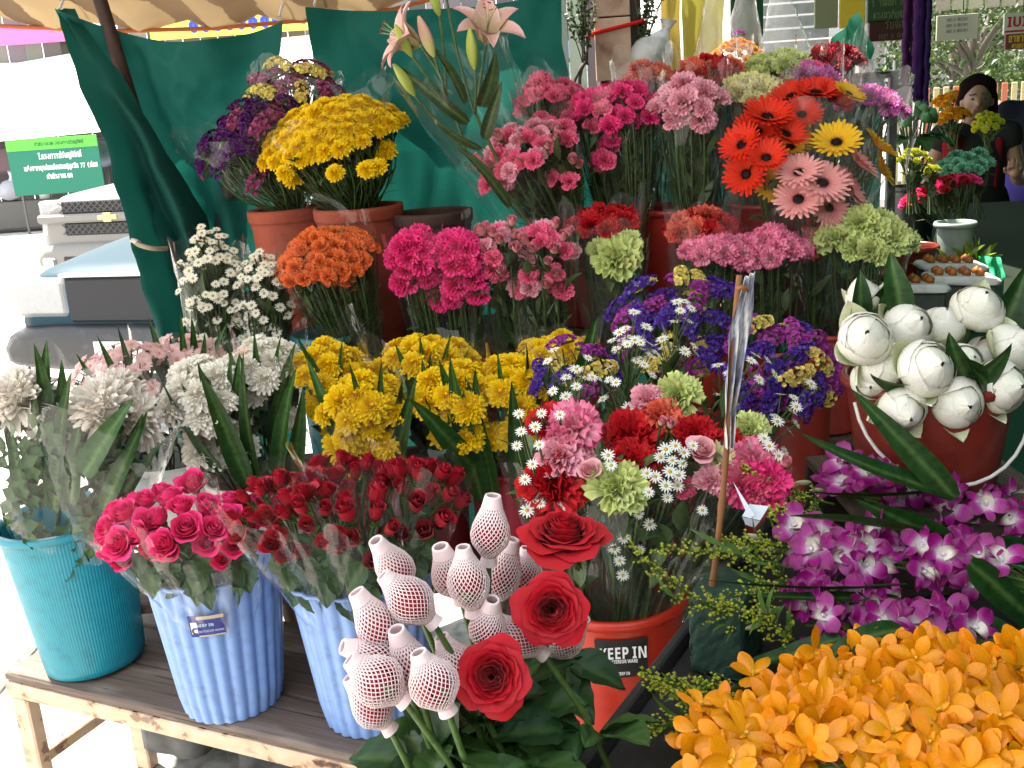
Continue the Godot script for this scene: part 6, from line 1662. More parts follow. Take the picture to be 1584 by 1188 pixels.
func build_orchids() -> void:
	var dirz := Vector3(0.507, 0, -0.862)
	var dirx := Vector3(0.862, 0, 0.507)
	var tb := thing("display_table", "black topped table carrying the orchids at the right", "table", Vector3(0.188, 0, -1.232))
	tb.basis = Basis(dirx, Vector3.UP, -dirz)
	var g := G.new()
	g.box(Transform3D(Basis.IDENTITY, Vector3(0.75, 0.848, 0.05)), Vector3(1.5, 0.024, 1.3), Color(0.012, 0.012, 0.013), 0.003)
	part(tb, "table_top", g.mesh(), M.dull)
	g = G.new()
	g.box(Transform3D(Basis.IDENTITY, Vector3(-0.009, 0.855, 0.05)), Vector3(0.014, 0.05, 1.3), Color(0.02, 0.022, 0.022), 0.003)
	part(tb, "edge_strip", g.mesh(), M.dull)
	for x in [0.05, 1.42]:
		for z in [-0.55, 0.65]:
			g = G.new()
			g.box(Transform3D(Basis.IDENTITY, Vector3(x, 0.418, z)), Vector3(0.04, 0.836, 0.04), Color(0.05, 0.05, 0.05), 0.003)
			part(tb, "leg", g.mesh(), M.dull)
	var dsets := []
	for i in 4:
		dsets.append(g_dendrobium(Color(0.21, 0.003, 0.11), Color(0.38, 0.014, 0.25)).map(func(q): return q.mesh()))
	var msets := []
	for i in 5:
		msets.append(g_mokara(Color(0.84, 0.275, 0.003), Color(0.80, 0.34, 0.005)).map(func(q): return q.mesh()))
	var bud := g_lily_bud(Color(0.32, 0.36, 0.14), Color(0.5, 0.42, 0.35)).mesh()
	# purple orchids: [label, tip (left), foot (right), thickness, flowers, stem end]
	var rows := [
		["bunch of purple orchids lying farthest back, under the lotus bucket", Vector3(0.462, 1.015, -1.420), Vector3(0.727, 0.964, -1.400), 0.05, 42, Vector3(0.884, 0.881, -1.420)],
		["bunch of purple orchids in the second row, with a long green leaf below", Vector3(0.366, 0.977, -1.300), Vector3(0.629, 0.950, -1.270), 0.045, 40, Vector3(0.769, 0.873, -1.250)],
		["bunch of purple orchids in the third row, above the yellow orchids", Vector3(0.330, 0.929, -1.200), Vector3(0.548, 0.910, -1.170), 0.042, 36, Vector3(0.664, 0.862, -1.120)],
		["short bunch of purple orchids half covered by the yellow orchids", Vector3(0.358, 0.892, -1.140), Vector3(0.503, 0.893, -1.120), 0.03, 14, Vector3(0.612, 0.847, -1.080)],
	]
	for r in rows:
		var a: Vector3 = r[1]
		var b: Vector3 = r[2]
		var th := thing("orchid_bunch", r[0], "flower bunch", (a + b) * 0.5, "purple orchid bunches")
		var c := th.position
		g = G.new()
		for i in r[4]:
			var t: float = (i + rnd(0.2, 0.8)) / r[4]
			var at := a.lerp(b, t) + Vector3(rnd(-0.012, 0.012), rnd(-0.2, 1.0) * r[3] * (0.5 + 0.5 * sin(PI * minf(t + 0.2, 1.0))), rnd(-1, 1) * r[3] * 0.75)
			var dir := Vector3(-0.25 + rnd(-0.7, 0.6), rnd(0.2, 1.0), 0.7 + rnd(-0.5, 0.5))
			orchid(th, dsets, at - c, dir, 0.036, M.waxy)
			var q := a.lerp(b, minf(t + 0.2, 1.2)) + Vector3(0, -0.01, 0) - c
			g.tube(bez(q, (at - c).lerp(q, 0.5) + Vector3(0, 0.01, 0), at - c - dir.normalized() * 0.005, 4), radii(0.0014, 0.0011, 4), 4, Color(0.14, 0.16, 0.06))
		for i in 9:
			var o := Vector3(rnd(-1, 1), rnd(-0.6, 1), rnd(-1, 1)) * 0.02
			g.tube(bez(a.lerp(b, rnd(0.1, 0.5)) - c, b - c + o, r[5] - c + o * 1.4, 8), radii(0.002, 0.0032, 8), 6, jit(Color(0.10, 0.17, 0.04), 0.2))
		part(th, "stems", g.mesh(), M.stem, Transform3D(), true)
		for i in 3:
			part(th, "bud", bud, M.waxy, aim(a - c + Vector3(-0.012 - 0.02 * i, rnd(0, 0.02), rnd(-0.03, 0.03)), Vector3(-1, rnd(-0.1, 0.5), rnd(-0.3, 0.6)), 0, 0.018))
		g = G.new()
		for k in 2:
			var w: Vector3 = b.lerp(r[5], 0.3 + 0.35 * k) - c
			var rp := PackedVector3Array()
			for i in 13:
				var an := TAU * i / 12.0
				rp.append(w + Vector3(0.012 * sin(an), 0.03 * cos(an) , 0.032 * sin(an + 0.4)))
			g.tube(rp, radii(0.0012, 0.0012, 12), 4, Color(0.05, 0.36, 0.26))
		part(th, "twine", g.mesh(), M.plastic)
	var bl := thing("orchid_foliage", "long dark green leaf blades laid across the purple orchids", "leaves", Vector3(0.514, 0.983, -1.280))
	var c2 := bl.position
	for q in [[Vector3(0.608, 1.032, -1.340), Vector3(0.383, 1.130, -1.320), 0.026, 0.1, -0.25], [Vector3(0.602, 1.031, -1.330), Vector3(0.474, 1.180, -1.360), 0.026, 0.0, 0.1], [Vector3(0.575, 0.988, -1.280), Vector3(0.366, 1.050, -1.270), 0.03, -0.1, 0.15], [Vector3(0.575, 0.987, -1.270), Vector3(0.458, 1.049, -1.300), 0.028, 0.1, -0.1], [Vector3(0.488, 0.972, -1.200), Vector3(0.239, 1.007, -1.180), 0.022, 0.12, -0.12], [Vector3(0.472, 0.960, -1.190), Vector3(0.281, 0.980, -1.170), 0.018, 0.0, -0.1], [Vector3(0.453, 0.954, -1.120), Vector3(0.328, 0.930, -1.080), 0.024, -0.5, 0.5], [Vector3(0.382, 0.939, -1.140), Vector3(0.241, 0.922, -1.120), 0.02, 0.2, -0.2], [Vector3(0.598, 1.030, -1.360), Vector3(0.421, 1.025, -1.380), 0.024, 0.1, -0.2], [Vector3(0.575, 0.987, -1.220), Vector3(0.690, 0.868, -1.200), 0.03, 0.1, -0.2], [Vector3(0.560, 0.926, -1.180), Vector3(0.664, 0.862, -1.150), 0.03, 0.1, -0.2], [Vector3(0.637, 0.983, -1.280), Vector3(0.758, 0.907, -1.300), 0.03, 0.1, -0.2]]:
		blade(bl, q[0] - c2, q[1] - c2, q[2], q[3], q[4], rnd(-0.5, 0.5) + PI * 0.5 + (0.0))
	# goldenrod sprays
	var gl := ["goldenrod spray reaching farthest left, past the foam block", "goldenrod spray crossing the bamboo stick", "goldenrod spray above the first long leaf", "goldenrod spray lying in the shade behind the orchids", "goldenrod spray left of the third orchid row", "goldenrod spray under the left end of the yellow orchids", "goldenrod spray low at the black table edge", "goldenrod spray beside the second orchid row", "goldenrod spray between the pink carnations and the orchids", "goldenrod spray hanging over the table edge by the foam"]
	var gi := 0
	for q in [[Vector3(0.301, 0.922, -1.200), Vector3(0.135, 1.023, -1.150)], [Vector3(0.358, 0.971, -1.270), Vector3(0.212, 1.061, -1.200)], [Vector3(0.395, 0.974, -1.320), Vector3(0.269, 1.015, -1.280)], [Vector3(0.462, 0.996, -1.420), Vector3(0.333, 1.039, -1.400)], [Vector3(0.345, 0.906, -1.180), Vector3(0.262, 1.011, -1.120)], [Vector3(0.258, 0.905, -1.060), Vector3(0.138, 0.940, -1.060)], [Vector3(0.233, 0.908, -1.020), Vector3(0.127, 0.912, -1.040)], [Vector3(0.374, 0.960, -1.250), Vector3(0.260, 0.989, -1.200)], [Vector3(0.450, 0.983, -1.380), Vector3(0.346, 1.027, -1.340)], [Vector3(0.260, 0.906, -1.100), Vector3(0.163, 0.904, -1.080)]]:
		var th := thing("goldenrod", gl[gi], "flower spray", q[0], "goldenrod sprays")
		gi += 1
		var d: Vector3 = q[1] - q[0]
		var m := g_goldenrod(d.length() * 1.15)
		var mi := part(th, "spray", m.mesh(), M.leaf, aim(Vector3.ZERO, d, rnd(0, 6)))
	# yellow orchids
	var yl := ["bunch of yellow orange orchids in the nearest left corner of the table", "bunch of yellow orange orchids touching the purple ones", "bunch of yellow orange orchids in the middle of the yellow heap", "bunch of yellow orange orchids at the right edge of the heap", "bunch of yellow orange orchids along the bottom of the picture"]
	var yr := [[Vector3(0.159, 0.915, -0.970), Vector3(0.351, 0.941, -0.980), 32], [Vector3(0.266, 0.926, -1.060), Vector3(0.500, 0.921, -1.080), 34], [Vector3(0.259, 0.932, -0.980), Vector3(0.489, 0.927, -0.990), 40], [Vector3(0.423, 0.938, -1.040), Vector3(0.581, 0.924, -1.030), 32], [Vector3(0.160, 0.937, -0.900), Vector3(0.505, 0.929, -0.910), 50]]
	for k in 5:
		var a: Vector3 = yr[k][0]
		var b: Vector3 = yr[k][1]
		var th := thing("orchid_bunch", yl[k], "flower bunch", (a + b) * 0.5, "yellow orchid bunches")
		var c := th.position
		g = G.new()
		for i in yr[k][2]:
			var t: float = (i + rnd(0.1, 0.9)) / yr[k][2]
			var at := a.lerp(b, t) + Vector3(rnd(-0.015, 0.015), rnd(-0.5, 1.0) * 0.026, rnd(-1, 1) * 0.038)
			var dir := Vector3(rnd(-0.7, 0.6), rnd(0.3, 1.0), 0.6 + rnd(-0.6, 0.5))
			orchid(th, msets, at - c, dir, 0.0345, M.waxy)
			var q := a.lerp(b, t + 0.12) + Vector3(0, -0.03, 0) - c
			g.tube(bez(q, (at - c).lerp(q, 0.5) + Vector3(0, 0.01, 0), at - c, 4), radii(0.0013, 0.0012, 4), 4, Color(0.55, 0.34, 0.20))
		for i in 3:
			g.tube(bez(a - c + Vector3(0, -0.01, rnd(-0.02, 0.02)), Vector3(0, 0.0, rnd(-0.02, 0.02)), b - c + Vector3(0.1, -0.015, rnd(-0.03, 0.03)), 8), radii(0.0022, 0.003, 8), 6, Color(0.16, 0.22, 0.05))
		part(th, "stems", g.mesh(), M.stem, Transform3D(), true)

# ---------------------------------------------------------------- lettering drawn with strokes (Thai)
const TH := {"ก": [[0, 0, 0, 0.7, 0.1, 0.8, 0.02, 0.9, 0.25, 1, 0.5, 0.9, 0.5, 0]], "า": [[0.05, 0.85, 0.2, 1, 0.4, 0.9, 0.4, 0]], "ร": [[0.45, 0.95, 0.2, 1, 0.05, 0.85, 0.35, 0.65, 0.4, 0.1, 0.3, 0, 0.22, 0.12]], "ง": [[0.28, 0.9, 0.38, 0.85, 0.36, 1, 0.42, 0.4, 0.3, 0, 0, 0.4]], "ค": [[0.18, 0.6, 0.28, 0.5, 0.16, 0.45, 0, 0, 0, 0.8, 0.25, 1, 0.5, 0.8, 0.5, 0]], "โ": [[0.25, 0.1, 0.12, 0.0, 0.12, 1.15, -0.05, 1.3, 0.28, 1.38]], "ป": [[0.02, 0.85, 0.16, 0.95, 0.12, 0, 0.5, 0, 0.5, 1.4]], "บ": [[0.02, 0.85, 0.16, 0.95, 0.12, 0, 0.5, 0, 0.5, 1]], "ภ": [[0.12, 0.12, 0, 0, 0.12, 0, 0.12, 0.75, 0, 0.85, 0.27, 1, 0.5, 0.9, 0.5, 0]], "ม": [[0.02, 0.9, 0.16, 0.95, 0.12, 0.1, 0, 0, 0.15, 0.05, 0.5, 0.12, 0.5, 1]], "ท": [[0.02, 0.9, 0.16, 0.95, 0.12, 0, 0.15, 0.6, 0.4, 1, 0.5, 0.85, 0.5, 0]], "ศ": [[0.18, 0.6, 0.28, 0.5, 0.16, 0.45, 0, 0, 0, 0.8, 0.25, 1, 0.5, 0.8, 0.5, 0], [0.35, 0.95, 0.6, 1.2]], "น": [[0.02, 0.9, 0.16, 0.95, 0.12, 0, 0.3, 0.16, 0.5, 0.05, 0.5, 1]], "ส": [[0.1, 0.5, 0.25, 0.6, 0.15, 0.4, 0.1, 0, 0.1, 0.8, 0.3, 1, 0.48, 0.85, 0.48, 0], [0.35, 0.95, 0.6, 1.2]], "พ": [[0.02, 0.9, 0.14, 0.95, 0.14, 0, 0.3, 0.6, 0.45, 0, 0.45, 1]], "ข": [[0.05, 0.8, 0.15, 0.95, 0.2, 0.7, 0.12, 0.5, 0.12, 0, 0.45, 0, 0.45, 1]], "ต": [[0.2, 0.5, 0.3, 0.6, 0.15, 0.4, 0, 0, 0, 0.8, 0.15, 1, 0.25, 0.9, 0.38, 1, 0.5, 0.8, 0.5, 0]], "อ": [[0.2, 0.65, 0.08, 0.6, 0.08, 0.8, 0.25, 1, 0.48, 0.85, 0.48, 0, 0.1, 0, 0.1, 0.4]], "ล": [[0.2, 0.4, 0.3, 0.5, 0.1, 0.3, 0.05, 0, 0.05, 0.4, 0.48, 0.6, 0.4, 0.95, 0.1, 0.9]], "จ": [[0.1, 0.5, 0.2, 0.6, 0.25, 0, 0.45, 0.2, 0.45, 0.85, 0.25, 1, 0.05, 0.85]], "ซ": [[0.05, 0.8, 0.15, 0.95, 0.2, 0.7, 0.12, 0, 0.45, 0, 0.4, 0.7, 0.6, 1]], "ย": [[0.12, 0.9, 0.02, 0.8, 0.2, 0.6, 0.1, 0.4, 0.15, 0, 0.45, 0, 0.45, 1]], "ว": [[0.2, 0.1, 0.3, 0.0, 0.4, 0.1, 0.42, 0.8, 0.25, 1, 0.05, 0.85]], "ด": [[0.2, 0.3, 0.3, 0.45, 0.15, 0.3, 0, 0, 0, 0.8, 0.25, 1, 0.5, 0.8, 0.5, 0]], "ผ": [[0.1, 0.95, 0.1, 0.0, 0.28, 0.5, 0.45, 0, 0.45, 1]], "เ": [[0.25, 0.1, 0.12, 0, 0.12, 1]], "ห": [[0.02, 0.9, 0.14, 0.95, 0.12, 0, 0.15, 0.5, 0.45, 0.7, 0.4, 0.95, 0.45, 0.5, 0.45, 0]], "ั": [[-0.35, 1.15, -0.25, 1.12, -0.1, 1.35]], "ิ": [[-0.45, 1.12, -0.2, 1.32, 0.0, 1.12, -0.45, 1.12]], "ู": [[-0.2, -0.15, -0.2, -0.4, 0.0, -0.4, 0.0, -0.12]], "ุ": [[-0.15, -0.15, -0.05, -0.4]], "์": [[-0.3, 1.15, -0.18, 1.25, -0.3, 1.3, -0.1, 1.5]], "่": [[-0.15, 1.15, -0.15, 1.4]], "ำ": [[-0.1, 1.2, 0.0, 1.3, -0.05, 1.15], [0.05, 0.85, 0.2, 1, 0.4, 0.9, 0.4, 0]], "7": [[0.05, 1, 0.5, 1, 0.2, 0]], "(": [[0.35, 1.1, 0.15, 0.7, 0.15, 0.3, 0.35, -0.1]]}
const TH_ABOVE := "ัิูุ์่"

func thai(parent: Node3D, text: String, size: float, T: Transform3D, col: Color, w := 0.13) -> void:
	var g := G.new()
	var x := 0.0
	for ch in text:
		if ch == " ":
			x += 0.5
			continue
		if TH.has(ch):
			for s in TH[ch]:
				for k in range(0, s.size() - 2, 2):
					var a := Vector3(x + s[k], s[k + 1], 0)
					var b := Vector3(x + s[k + 2], s[k + 3], 0)
					var d := (b - a).normalized()
					var n := Vector3(-d.y, d.x, 0) * w * 0.5
					a -= d * w * 0.4
					b += d * w * 0.4
					g.quad((a - n) * size, (b - n) * size, (b + n) * size, (a + n) * size, col)
		if not TH_ABOVE.contains(ch):
			x += 0.68
	for k in g.v.size():
		g.v[k].x -= x * size * 0.5
		g.v[k].z += 0.00002 * (k % 97)
	part(parent, "lettering", g.mesh(), M.ink, T)

# ---------------------------------------------------------------- cars
func loft(secs: Array, n: int, col: Color, e := 0.45) -> G:
	# each section: [z, y bottom, y top, half width]
	var g := G.new()
	var p := PackedVector3Array()
	var cs := PackedColorArray()
	var caps := [[secs[0][0], (secs[0][1] + secs[0][2]) * 0.5, (secs[0][1] + secs[0][2]) * 0.5 + 0.001, 0.001]]
	var z: Array = secs[-1]
	for s in caps + secs + [[z[0], (z[1] + z[2]) * 0.5, (z[1] + z[2]) * 0.5 + 0.001, 0.001]]:
		for j in n + 1:
			var a := TAU * j / n
			var cx := signf(cos(a)) * pow(absf(cos(a)), e)
			var sy := signf(sin(a)) * pow(absf(sin(a)), e)
			p.append(Vector3(cx * s[3] * (1.0 - 0.08 * maxf(sy, 0)), lerpf(s[1], s[2], sy * 0.5 + 0.5), s[0]))
			cs.append(col)
	g.grid(secs.size() + 1, n, p, cs)
	return g

func wheel(parent: Node3D, at: Vector3, r: float) -> void:
	var T := Transform3D(Basis(Vector3.FORWARD, PI / 2), at)
	var g := G.new()
	g.lathe(PackedVector2Array([Vector2(r * 0.62, -0.1), Vector2(r * 0.95, -0.1), Vector2(r, -0.07), Vector2(r, 0.07), Vector2(r * 0.95, 0.1), Vector2(r * 0.62, 0.1)]), 28, Color.WHITE)
	var w := part(parent, "wheel", g.mesh(), M.rubber, T)
	g = G.new()
	g.lathe(PackedVector2Array([Vector2(0.01, -0.09), Vector2(r * 0.2, -0.1), Vector2(r * 0.55, -0.07), Vector2(r * 0.63, -0.1), Vector2(r * 0.63, 0.1), Vector2(r * 0.5, 0.06), Vector2(0.01, 0.08)]), 28, Color(0.6, 0.6, 0.6))
	part(w, "rim", g.mesh(), M.metal)

func bit(parent: Node3D, called: String, at: Vector3, s: Vector3, col: Color, m: Material, bev := 0.01, yaw := 0.0) -> MeshInstance3D:
	var g := G.new()
	g.box(Transform3D(Basis(Vector3.UP, yaw), Vector3.ZERO), s, col, bev)
	return part(parent, called, g.mesh(), m, Transform3D(Basis.IDENTITY, at))

func build_street() -> void:
	var gy := -0.12
	# passing car
	var c := thing("car", "pale blue sedan passing by, nose behind the flower bench", "car", Vector3(-1.62, gy, -8.24))
	c.rotation.y = -0.3
	var cb := Color(0.010, 0.038, 0.055)
	part(c, "body", loft([[2.24, 0.42, 0.84, 0.66], [2.2, 0.3, 0.92, 0.76], [2.05, 0.26, 0.96, 0.83], [1.5, 0.24, 1.02, 0.86], [0.9, 0.24, 1.07, 0.87], [-0.9, 0.24, 1.08, 0.87], [-1.7, 0.26, 1.08, 0.85], [-2.12, 0.3, 1.03, 0.8], [-2.2, 0.5, 0.88, 0.6]], 32, cb).mesh(), M.car)
	part(c, "windows", loft([[1.0, 1.0, 1.06, 0.7], [0.3, 1.02, 1.42, 0.67], [-0.2, 1.02, 1.48, 0.68], [-0.9, 1.02, 1.46, 0.67], [-1.65, 1.02, 1.1, 0.66]], 28, Color.WHITE, 0.4).mesh(), M.glass)
	part(c, "roof", loft([[0.3, 1.415, 1.44, 0.56], [0.2, 1.425, 1.48, 0.62], [-0.2, 1.44, 1.515, 0.64], [-0.9, 1.43, 1.495, 0.62], [-1.05, 1.42, 1.46, 0.5]], 24, cb, 0.5).mesh(), M.car)
	for s in [-1.0, 1.0]:
		var hl := bit(c, "headlight", Vector3(0.58 * s, 0.765, 2.17), Vector3(0.4, 0.23, 0.16), Color(0.14, 0.14, 0.15), M.plastic, 0.03)
		bit(hl, "lens", Vector3(0, 0, 0.02), Vector3(0.41, 0.24, 0.15), Color.WHITE, M.lens, 0.03)
		bit(c, "indicator", Vector3(0.81 * s, 0.74, 2.11), Vector3(0.08, 0.2, 0.16), Color(0.75, 0.16, 0.01), M.plastic, 0.02)
		wheel(c, Vector3(0.78 * s, 0.3, 1.4), 0.3)
		wheel(c, Vector3(0.78 * s, 0.3, -1.35), 0.3)
		bit(c, "mirror", Vector3(0.95 * s, 1.06, 0.6), Vector3(0.18, 0.12, 0.09), cb, M.car, 0.03)
	bit(c, "grille", Vector3(0, 0.75, 2.23), Vector3(0.74, 0.27, 0.06), Color(0.012, 0.012, 0.018), M.dull, 0.015)
	bit(c, "grille_trim", Vector3(0, 0.9, 2.235), Vector3(0.8, 0.025, 0.06), Color(0.8, 0.8, 0.8), M.chrome, 0.005)
	part(c, "bumper", loft([[-0.12, 0.0, 0.26, 0.8], [0.0, -0.02, 0.28, 0.88], [0.07, 0.0, 0.26, 0.86], [0.1, 0.04, 0.22, 0.8]], 24, Color(0.025, 0.025, 0.03), 0.4).mesh(), M.plastic, Transform3D(Basis.IDENTITY, Vector3(0, 0.33, 2.22)))
	bit(c, "number_plate", Vector3(0, 0.45, 2.335), Vector3(0.34, 0.13, 0.01), Color(0.7, 0.7, 0.68), M.paper, 0.002)
	# parked pickup
	var t := thing("pickup_truck", "silver pickup truck with twin black grilles parked across the street", "truck", Vector3(-3.571, 0.889, -9.900) * Vector3(1, 0, 1) + Vector3(0.55, gy, -2.6))
	t.rotation.y = -0.28
	var sv := Color(0.2, 0.195, 0.185)
	part(t, "body", loft([[2.55, 0.6, 1.02, 0.7], [2.5, 0.5, 1.1, 0.82], [2.3, 0.42, 1.16, 0.87], [1.6, 0.4, 1.2, 0.88], [1.0, 0.4, 1.23, 0.88], [-0.8, 0.4, 1.23, 0.88], [-2.5, 0.42, 1.22, 0.87], [-2.55, 0.5, 1.1, 0.8]], 32, sv, 0.4).mesh(), M.car)
	part(t, "windows", loft([[1.15, 1.2, 1.24, 0.74], [0.5, 1.2, 1.66, 0.7], [0.0, 1.2, 1.74, 0.71], [-0.8, 1.2, 1.72, 0.71], [-0.95, 1.2, 1.3, 0.72]], 24, Color.WHITE, 0.4).mesh(), M.glass)
	part(t, "roof", loft([[0.5, 1.66, 1.69, 0.6], [0.35, 1.68, 1.73, 0.67], [-0.7, 1.71, 1.775, 0.68], [-0.9, 1.68, 1.72, 0.6]], 20, sv, 0.5).mesh(), M.car)
	for s in [-1.0, 1.0]:
		for y in [1.02, 0.83]:
			var hl := bit(t, "headlight", Vector3(0.7 * s, y, 2.44), Vector3(0.25, 0.15, 0.14), Color(0.12, 0.12, 0.13), M.plastic, 0.025)
			bit(hl, "lens", Vector3(0, 0, 0.02), Vector3(0.26, 0.155, 0.13), Color.WHITE, M.lens, 0.025)
		bit(t, "fog_lamp", Vector3(0.72 * s, 0.5, 2.62), Vector3(0.16, 0.12, 0.05), Color(0.7, 0.68, 0.6), M.chrome, 0.02)
		wheel(t, Vector3(0.8 * s, 0.36, 1.55), 0.36)
		wheel(t, Vector3(0.8 * s, 0.36, -1.6), 0.36)
		bit(t, "mirror", Vector3(1.0 * s, 1.25, 0.85), Vector3(0.2, 0.2, 0.1), Color(0.05, 0.05, 0.05), M.plastic, 0.04)
	for y in [1.03, 0.82]:
		var gr := bit(t, "grille", Vector3(0, y, 2.545), Vector3(1.05, 0.12, 0.04), Color(0.012, 0.012, 0.014), M.dull, 0.01)
		var g := G.new()
		for k in 15:
			for sgn in [-1.0, 1.0]:
				g.box(Transform3D(Basis(Vector3.BACK, sgn * 0.7), Vector3(-0.49 + 0.07 * k, 0, 0.022)), Vector3(0.15, 0.008, 0.01), Color(0.06, 0.06, 0.065))
		part(gr, "mesh_bars", g.mesh(), M.plastic)
	bit(t, "grille_bar", Vector3(0, 0.925, 2.56), Vector3(1.62, 0.085, 0.07), sv, M.car, 0.02)
	var em := bit(t, "emblem", Vector3(0, 0.925, 2.602), Vector3(0.21, 0.042, 0.016), Color(0.72, 0.55, 0.2), M.plastic, 0.005)
	bit(em, "emblem_centre", Vector3(0, 0, 0.002), Vector3(0.09, 0.085, 0.016), Color(0.72, 0.55, 0.2), M.plastic, 0.005)
	part(t, "bumper", loft([[-0.1, 0.0, 0.26, 0.84], [0.0, -0.02, 0.28, 0.9], [0.08, 0.0, 0.26, 0.88], [0.12, 0.05, 0.2, 0.8]], 24, sv, 0.4).mesh(), M.car, Transform3D(Basis.IDENTITY, Vector3(0, 0.42, 2.5)))
	bit(t, "air_intake", Vector3(0, 0.5, 2.615), Vector3(1.1, 0.13, 0.03), Color(0.02, 0.02, 0.02), M.dull, 0.01)
	# market shed across the street
	var sh := thing("market_shed", "dark corrugated market shed with bright white awnings across the street", "shed", Vector3(-6.0, gy, -22.5))
	for k in 46:
		var g := G.new()
		var cc := jit(Color(0.12, 0.115, 0.11), 0.35)
		g.box(Transform3D(Basis.IDENTITY, Vector3(-8.0 + k * 0.36, 2.1, 0.02 * (k % 2))), Vector3(0.34, 4.2, 0.03), cc)
		part(sh, "sheet", g.mesh(), M.metal if k % 5 == 0 else M.dull)
	var aw := flat(Vector3(-8.0, 2.05, 2.6), Vector3(5.0, 2.3, 2.6), Vector3(5.0, 3.4, 0.1), Vector3(-8.0, 3.15, 0.1), 12, Color(0.82, 0.82, 0.8))
	for k in aw.v.size():
		aw.v[k].y += 0.05 * sin(aw.v[k].x * 2.1)
	part(sh, "awning", aw.mesh(), M.fabric)
	part(sh, "awning", flat(Vector3(-8.0, 1.55, 3.0), Vector3(5.0, 1.85, 3.0), Vector3(5.0, 2.45, 2.5), Vector3(-8.0, 2.15, 2.5), 8, Color(0.82, 0.82, 0.8)).mesh(), M.fabric)
	for k in 7:
		bit(sh, "hanging_bag", Vector3(-5.2 + k * 0.62 + 0.1 * (k % 2), 1.32, 2.55), Vector3(0.42, 0.5, 0.12), jit(Color(0.1, 0.09, 0.09), 0.5), M.fabric, 0.05)
	bit(sh, "counter", Vector3(-3.0, 0.32, 2.75), Vector3(9.0, 0.5, 0.5), Color(0.09, 0.085, 0.08), M.dull, 0.02)
	bit(sh, "poster", Vector3(-3.2, 3.7, 0.3), Vector3(1.6, 0.36, 0.03), Color(0.7, 0.12, 0.35), M.paper, 0.005)
	bit(sh, "poster", Vector3(-1.9, 3.75, 0.3), Vector3(0.9, 0.36, 0.03), Color(0.72, 0.66, 0.74), M.paper, 0.005)
	bit(sh, "yellow_board", Vector3(0.9, 3.62, 0.35), Vector3(3.4, 0.42, 0.03), Color(0.8, 0.62, 0.08), M.paper, 0.005)
	for k in 8:
		bit(sh, "blue_letter", Vector3(0.1 + k * 0.24, 3.62, 0.385), Vector3(0.17, 0.24, 0.03), Color(0.04, 0.09, 0.5), M.paper, 0.06)
	bit(sh, "pink_panel", Vector3(2.62, 2.9, 0.4), Vector3(0.5, 0.5, 0.03), Color(0.75, 0.2, 0.3), M.paper, 0.005)
	# banner
	var bp := Vector3(-7.861, 1.062, -19.000)
	var bn := thing("banner", "green project banner with white Thai lettering across the street", "banner", bp)
	bit(bn, "board", Vector3.ZERO, Vector3(1.62, 0.98, 0.03), Color(0.004, 0.14, 0.09), M.paper, 0.003)
	bit(bn, "header", Vector3(0, 0.39, 0.018), Vector3(1.62, 0.2, 0.01), Color(0.09, 0.42, 0.05), M.paper, 0.002)
	var wt := Color(0.75, 0.78, 0.75)
	thai(bn, "โครงการปรับภูมิทัศน์", 0.075, Transform3D(Basis.IDENTITY, Vector3(0.12, 0.13, 0.02)), wt, 0.2)
	thai(bn, "หลังจากจุดผ่อนผันซอยสุขุมวิท 77 (อ่อน", 0.068, Transform3D(Basis.IDENTITY, Vector3(0.1, -0.06, 0.02)), wt, 0.2)
	thai(bn, "สำนักงานเขต", 0.068, Transform3D(Basis.IDENTITY, Vector3(0.05, -0.22, 0.02)), wt, 0.2)
	thai(bn, "สำนักงานเขต โครงการปรับภูมิทัศน์", 0.05, Transform3D(Basis.IDENTITY, Vector3(0.14, 0.36, 0.026)), Color(0.01, 0.08, 0.03), 0.16)
	for x in [-0.7, 0.7]:
		bit(bn, "post", Vector3(x, -0.49 - (bp.y - gy - 0.49) * 0.5, -0.03), Vector3(0.04, bp.y - gy - 0.49 + 0.4, 0.03), Color(0.2, 0.2, 0.2), M.metal, 0.004)
	var di := thing("round_tray", "large shiny metal basin standing on edge beside the banner", "basin", Vector3(-7.196, 1.216, -19.600))
	var g2 := G.new()
	g2.lathe(PackedVector2Array([Vector2(0.01, 0.0), Vector2(0.2, 0.0), Vector2(0.25, 0.09), Vector2(0.265, 0.09), Vector2(0.21, -0.012), Vector2(0.01, -0.012)]), 32, Color(0.3, 0.3, 0.33), Transform3D(Basis(Vector3.RIGHT, PI / 2), Vector3.ZERO))
	part(di, "dish", g2.mesh(), M.metal)
	bit(di, "bracket", Vector3(0, (0.45 - di.position.y) * 0.5, -0.05), Vector3(0.05, di.position.y - 0.45, 0.04), Color(0.2, 0.2, 0.2), M.metal, 0.005)
	var sb := thing("plastic_sack", "white knotted sack on the ground left of the banner", "sack", Vector3(-9.056, 0.583, -19.700) * Vector3(1, 0, 1) + Vector3(0, 0.645, 0))
	g2 = loft([[0.2, -0.01, 0.01, 0.005], [0.14, -0.16, 0.14, 0.17], [0, -0.19, 0.2, 0.22], [-0.14, -0.16, 0.16, 0.18], [-0.2, 0.0, 0.02, 0.005]], 14, Color(0.35, 0.35, 0.4), 0.8)
	part(sb, "bag", g2.mesh(), M.fabric)
	g2 = G.new()
	g2.tube(PackedVector3Array([Vector3(0.04, 0.16, 0), Vector3(0.06, 0.24, 0.02), Vector3(0.1, 0.33, 0.02)]), PackedFloat32Array([0.06, 0.03, 0.09]), 9, Color(0.45, 0.47, 0.7))
	part(sb, "knot", g2.mesh(), M.fabric)
	var wc := thing("paint_can", "white paint can standing in front of the banner", "can", Vector3(-8.475, 0.635, -19.750) * Vector3(1, 0, 1) + Vector3(0, 0.545, 0))
	g2 = G.new()
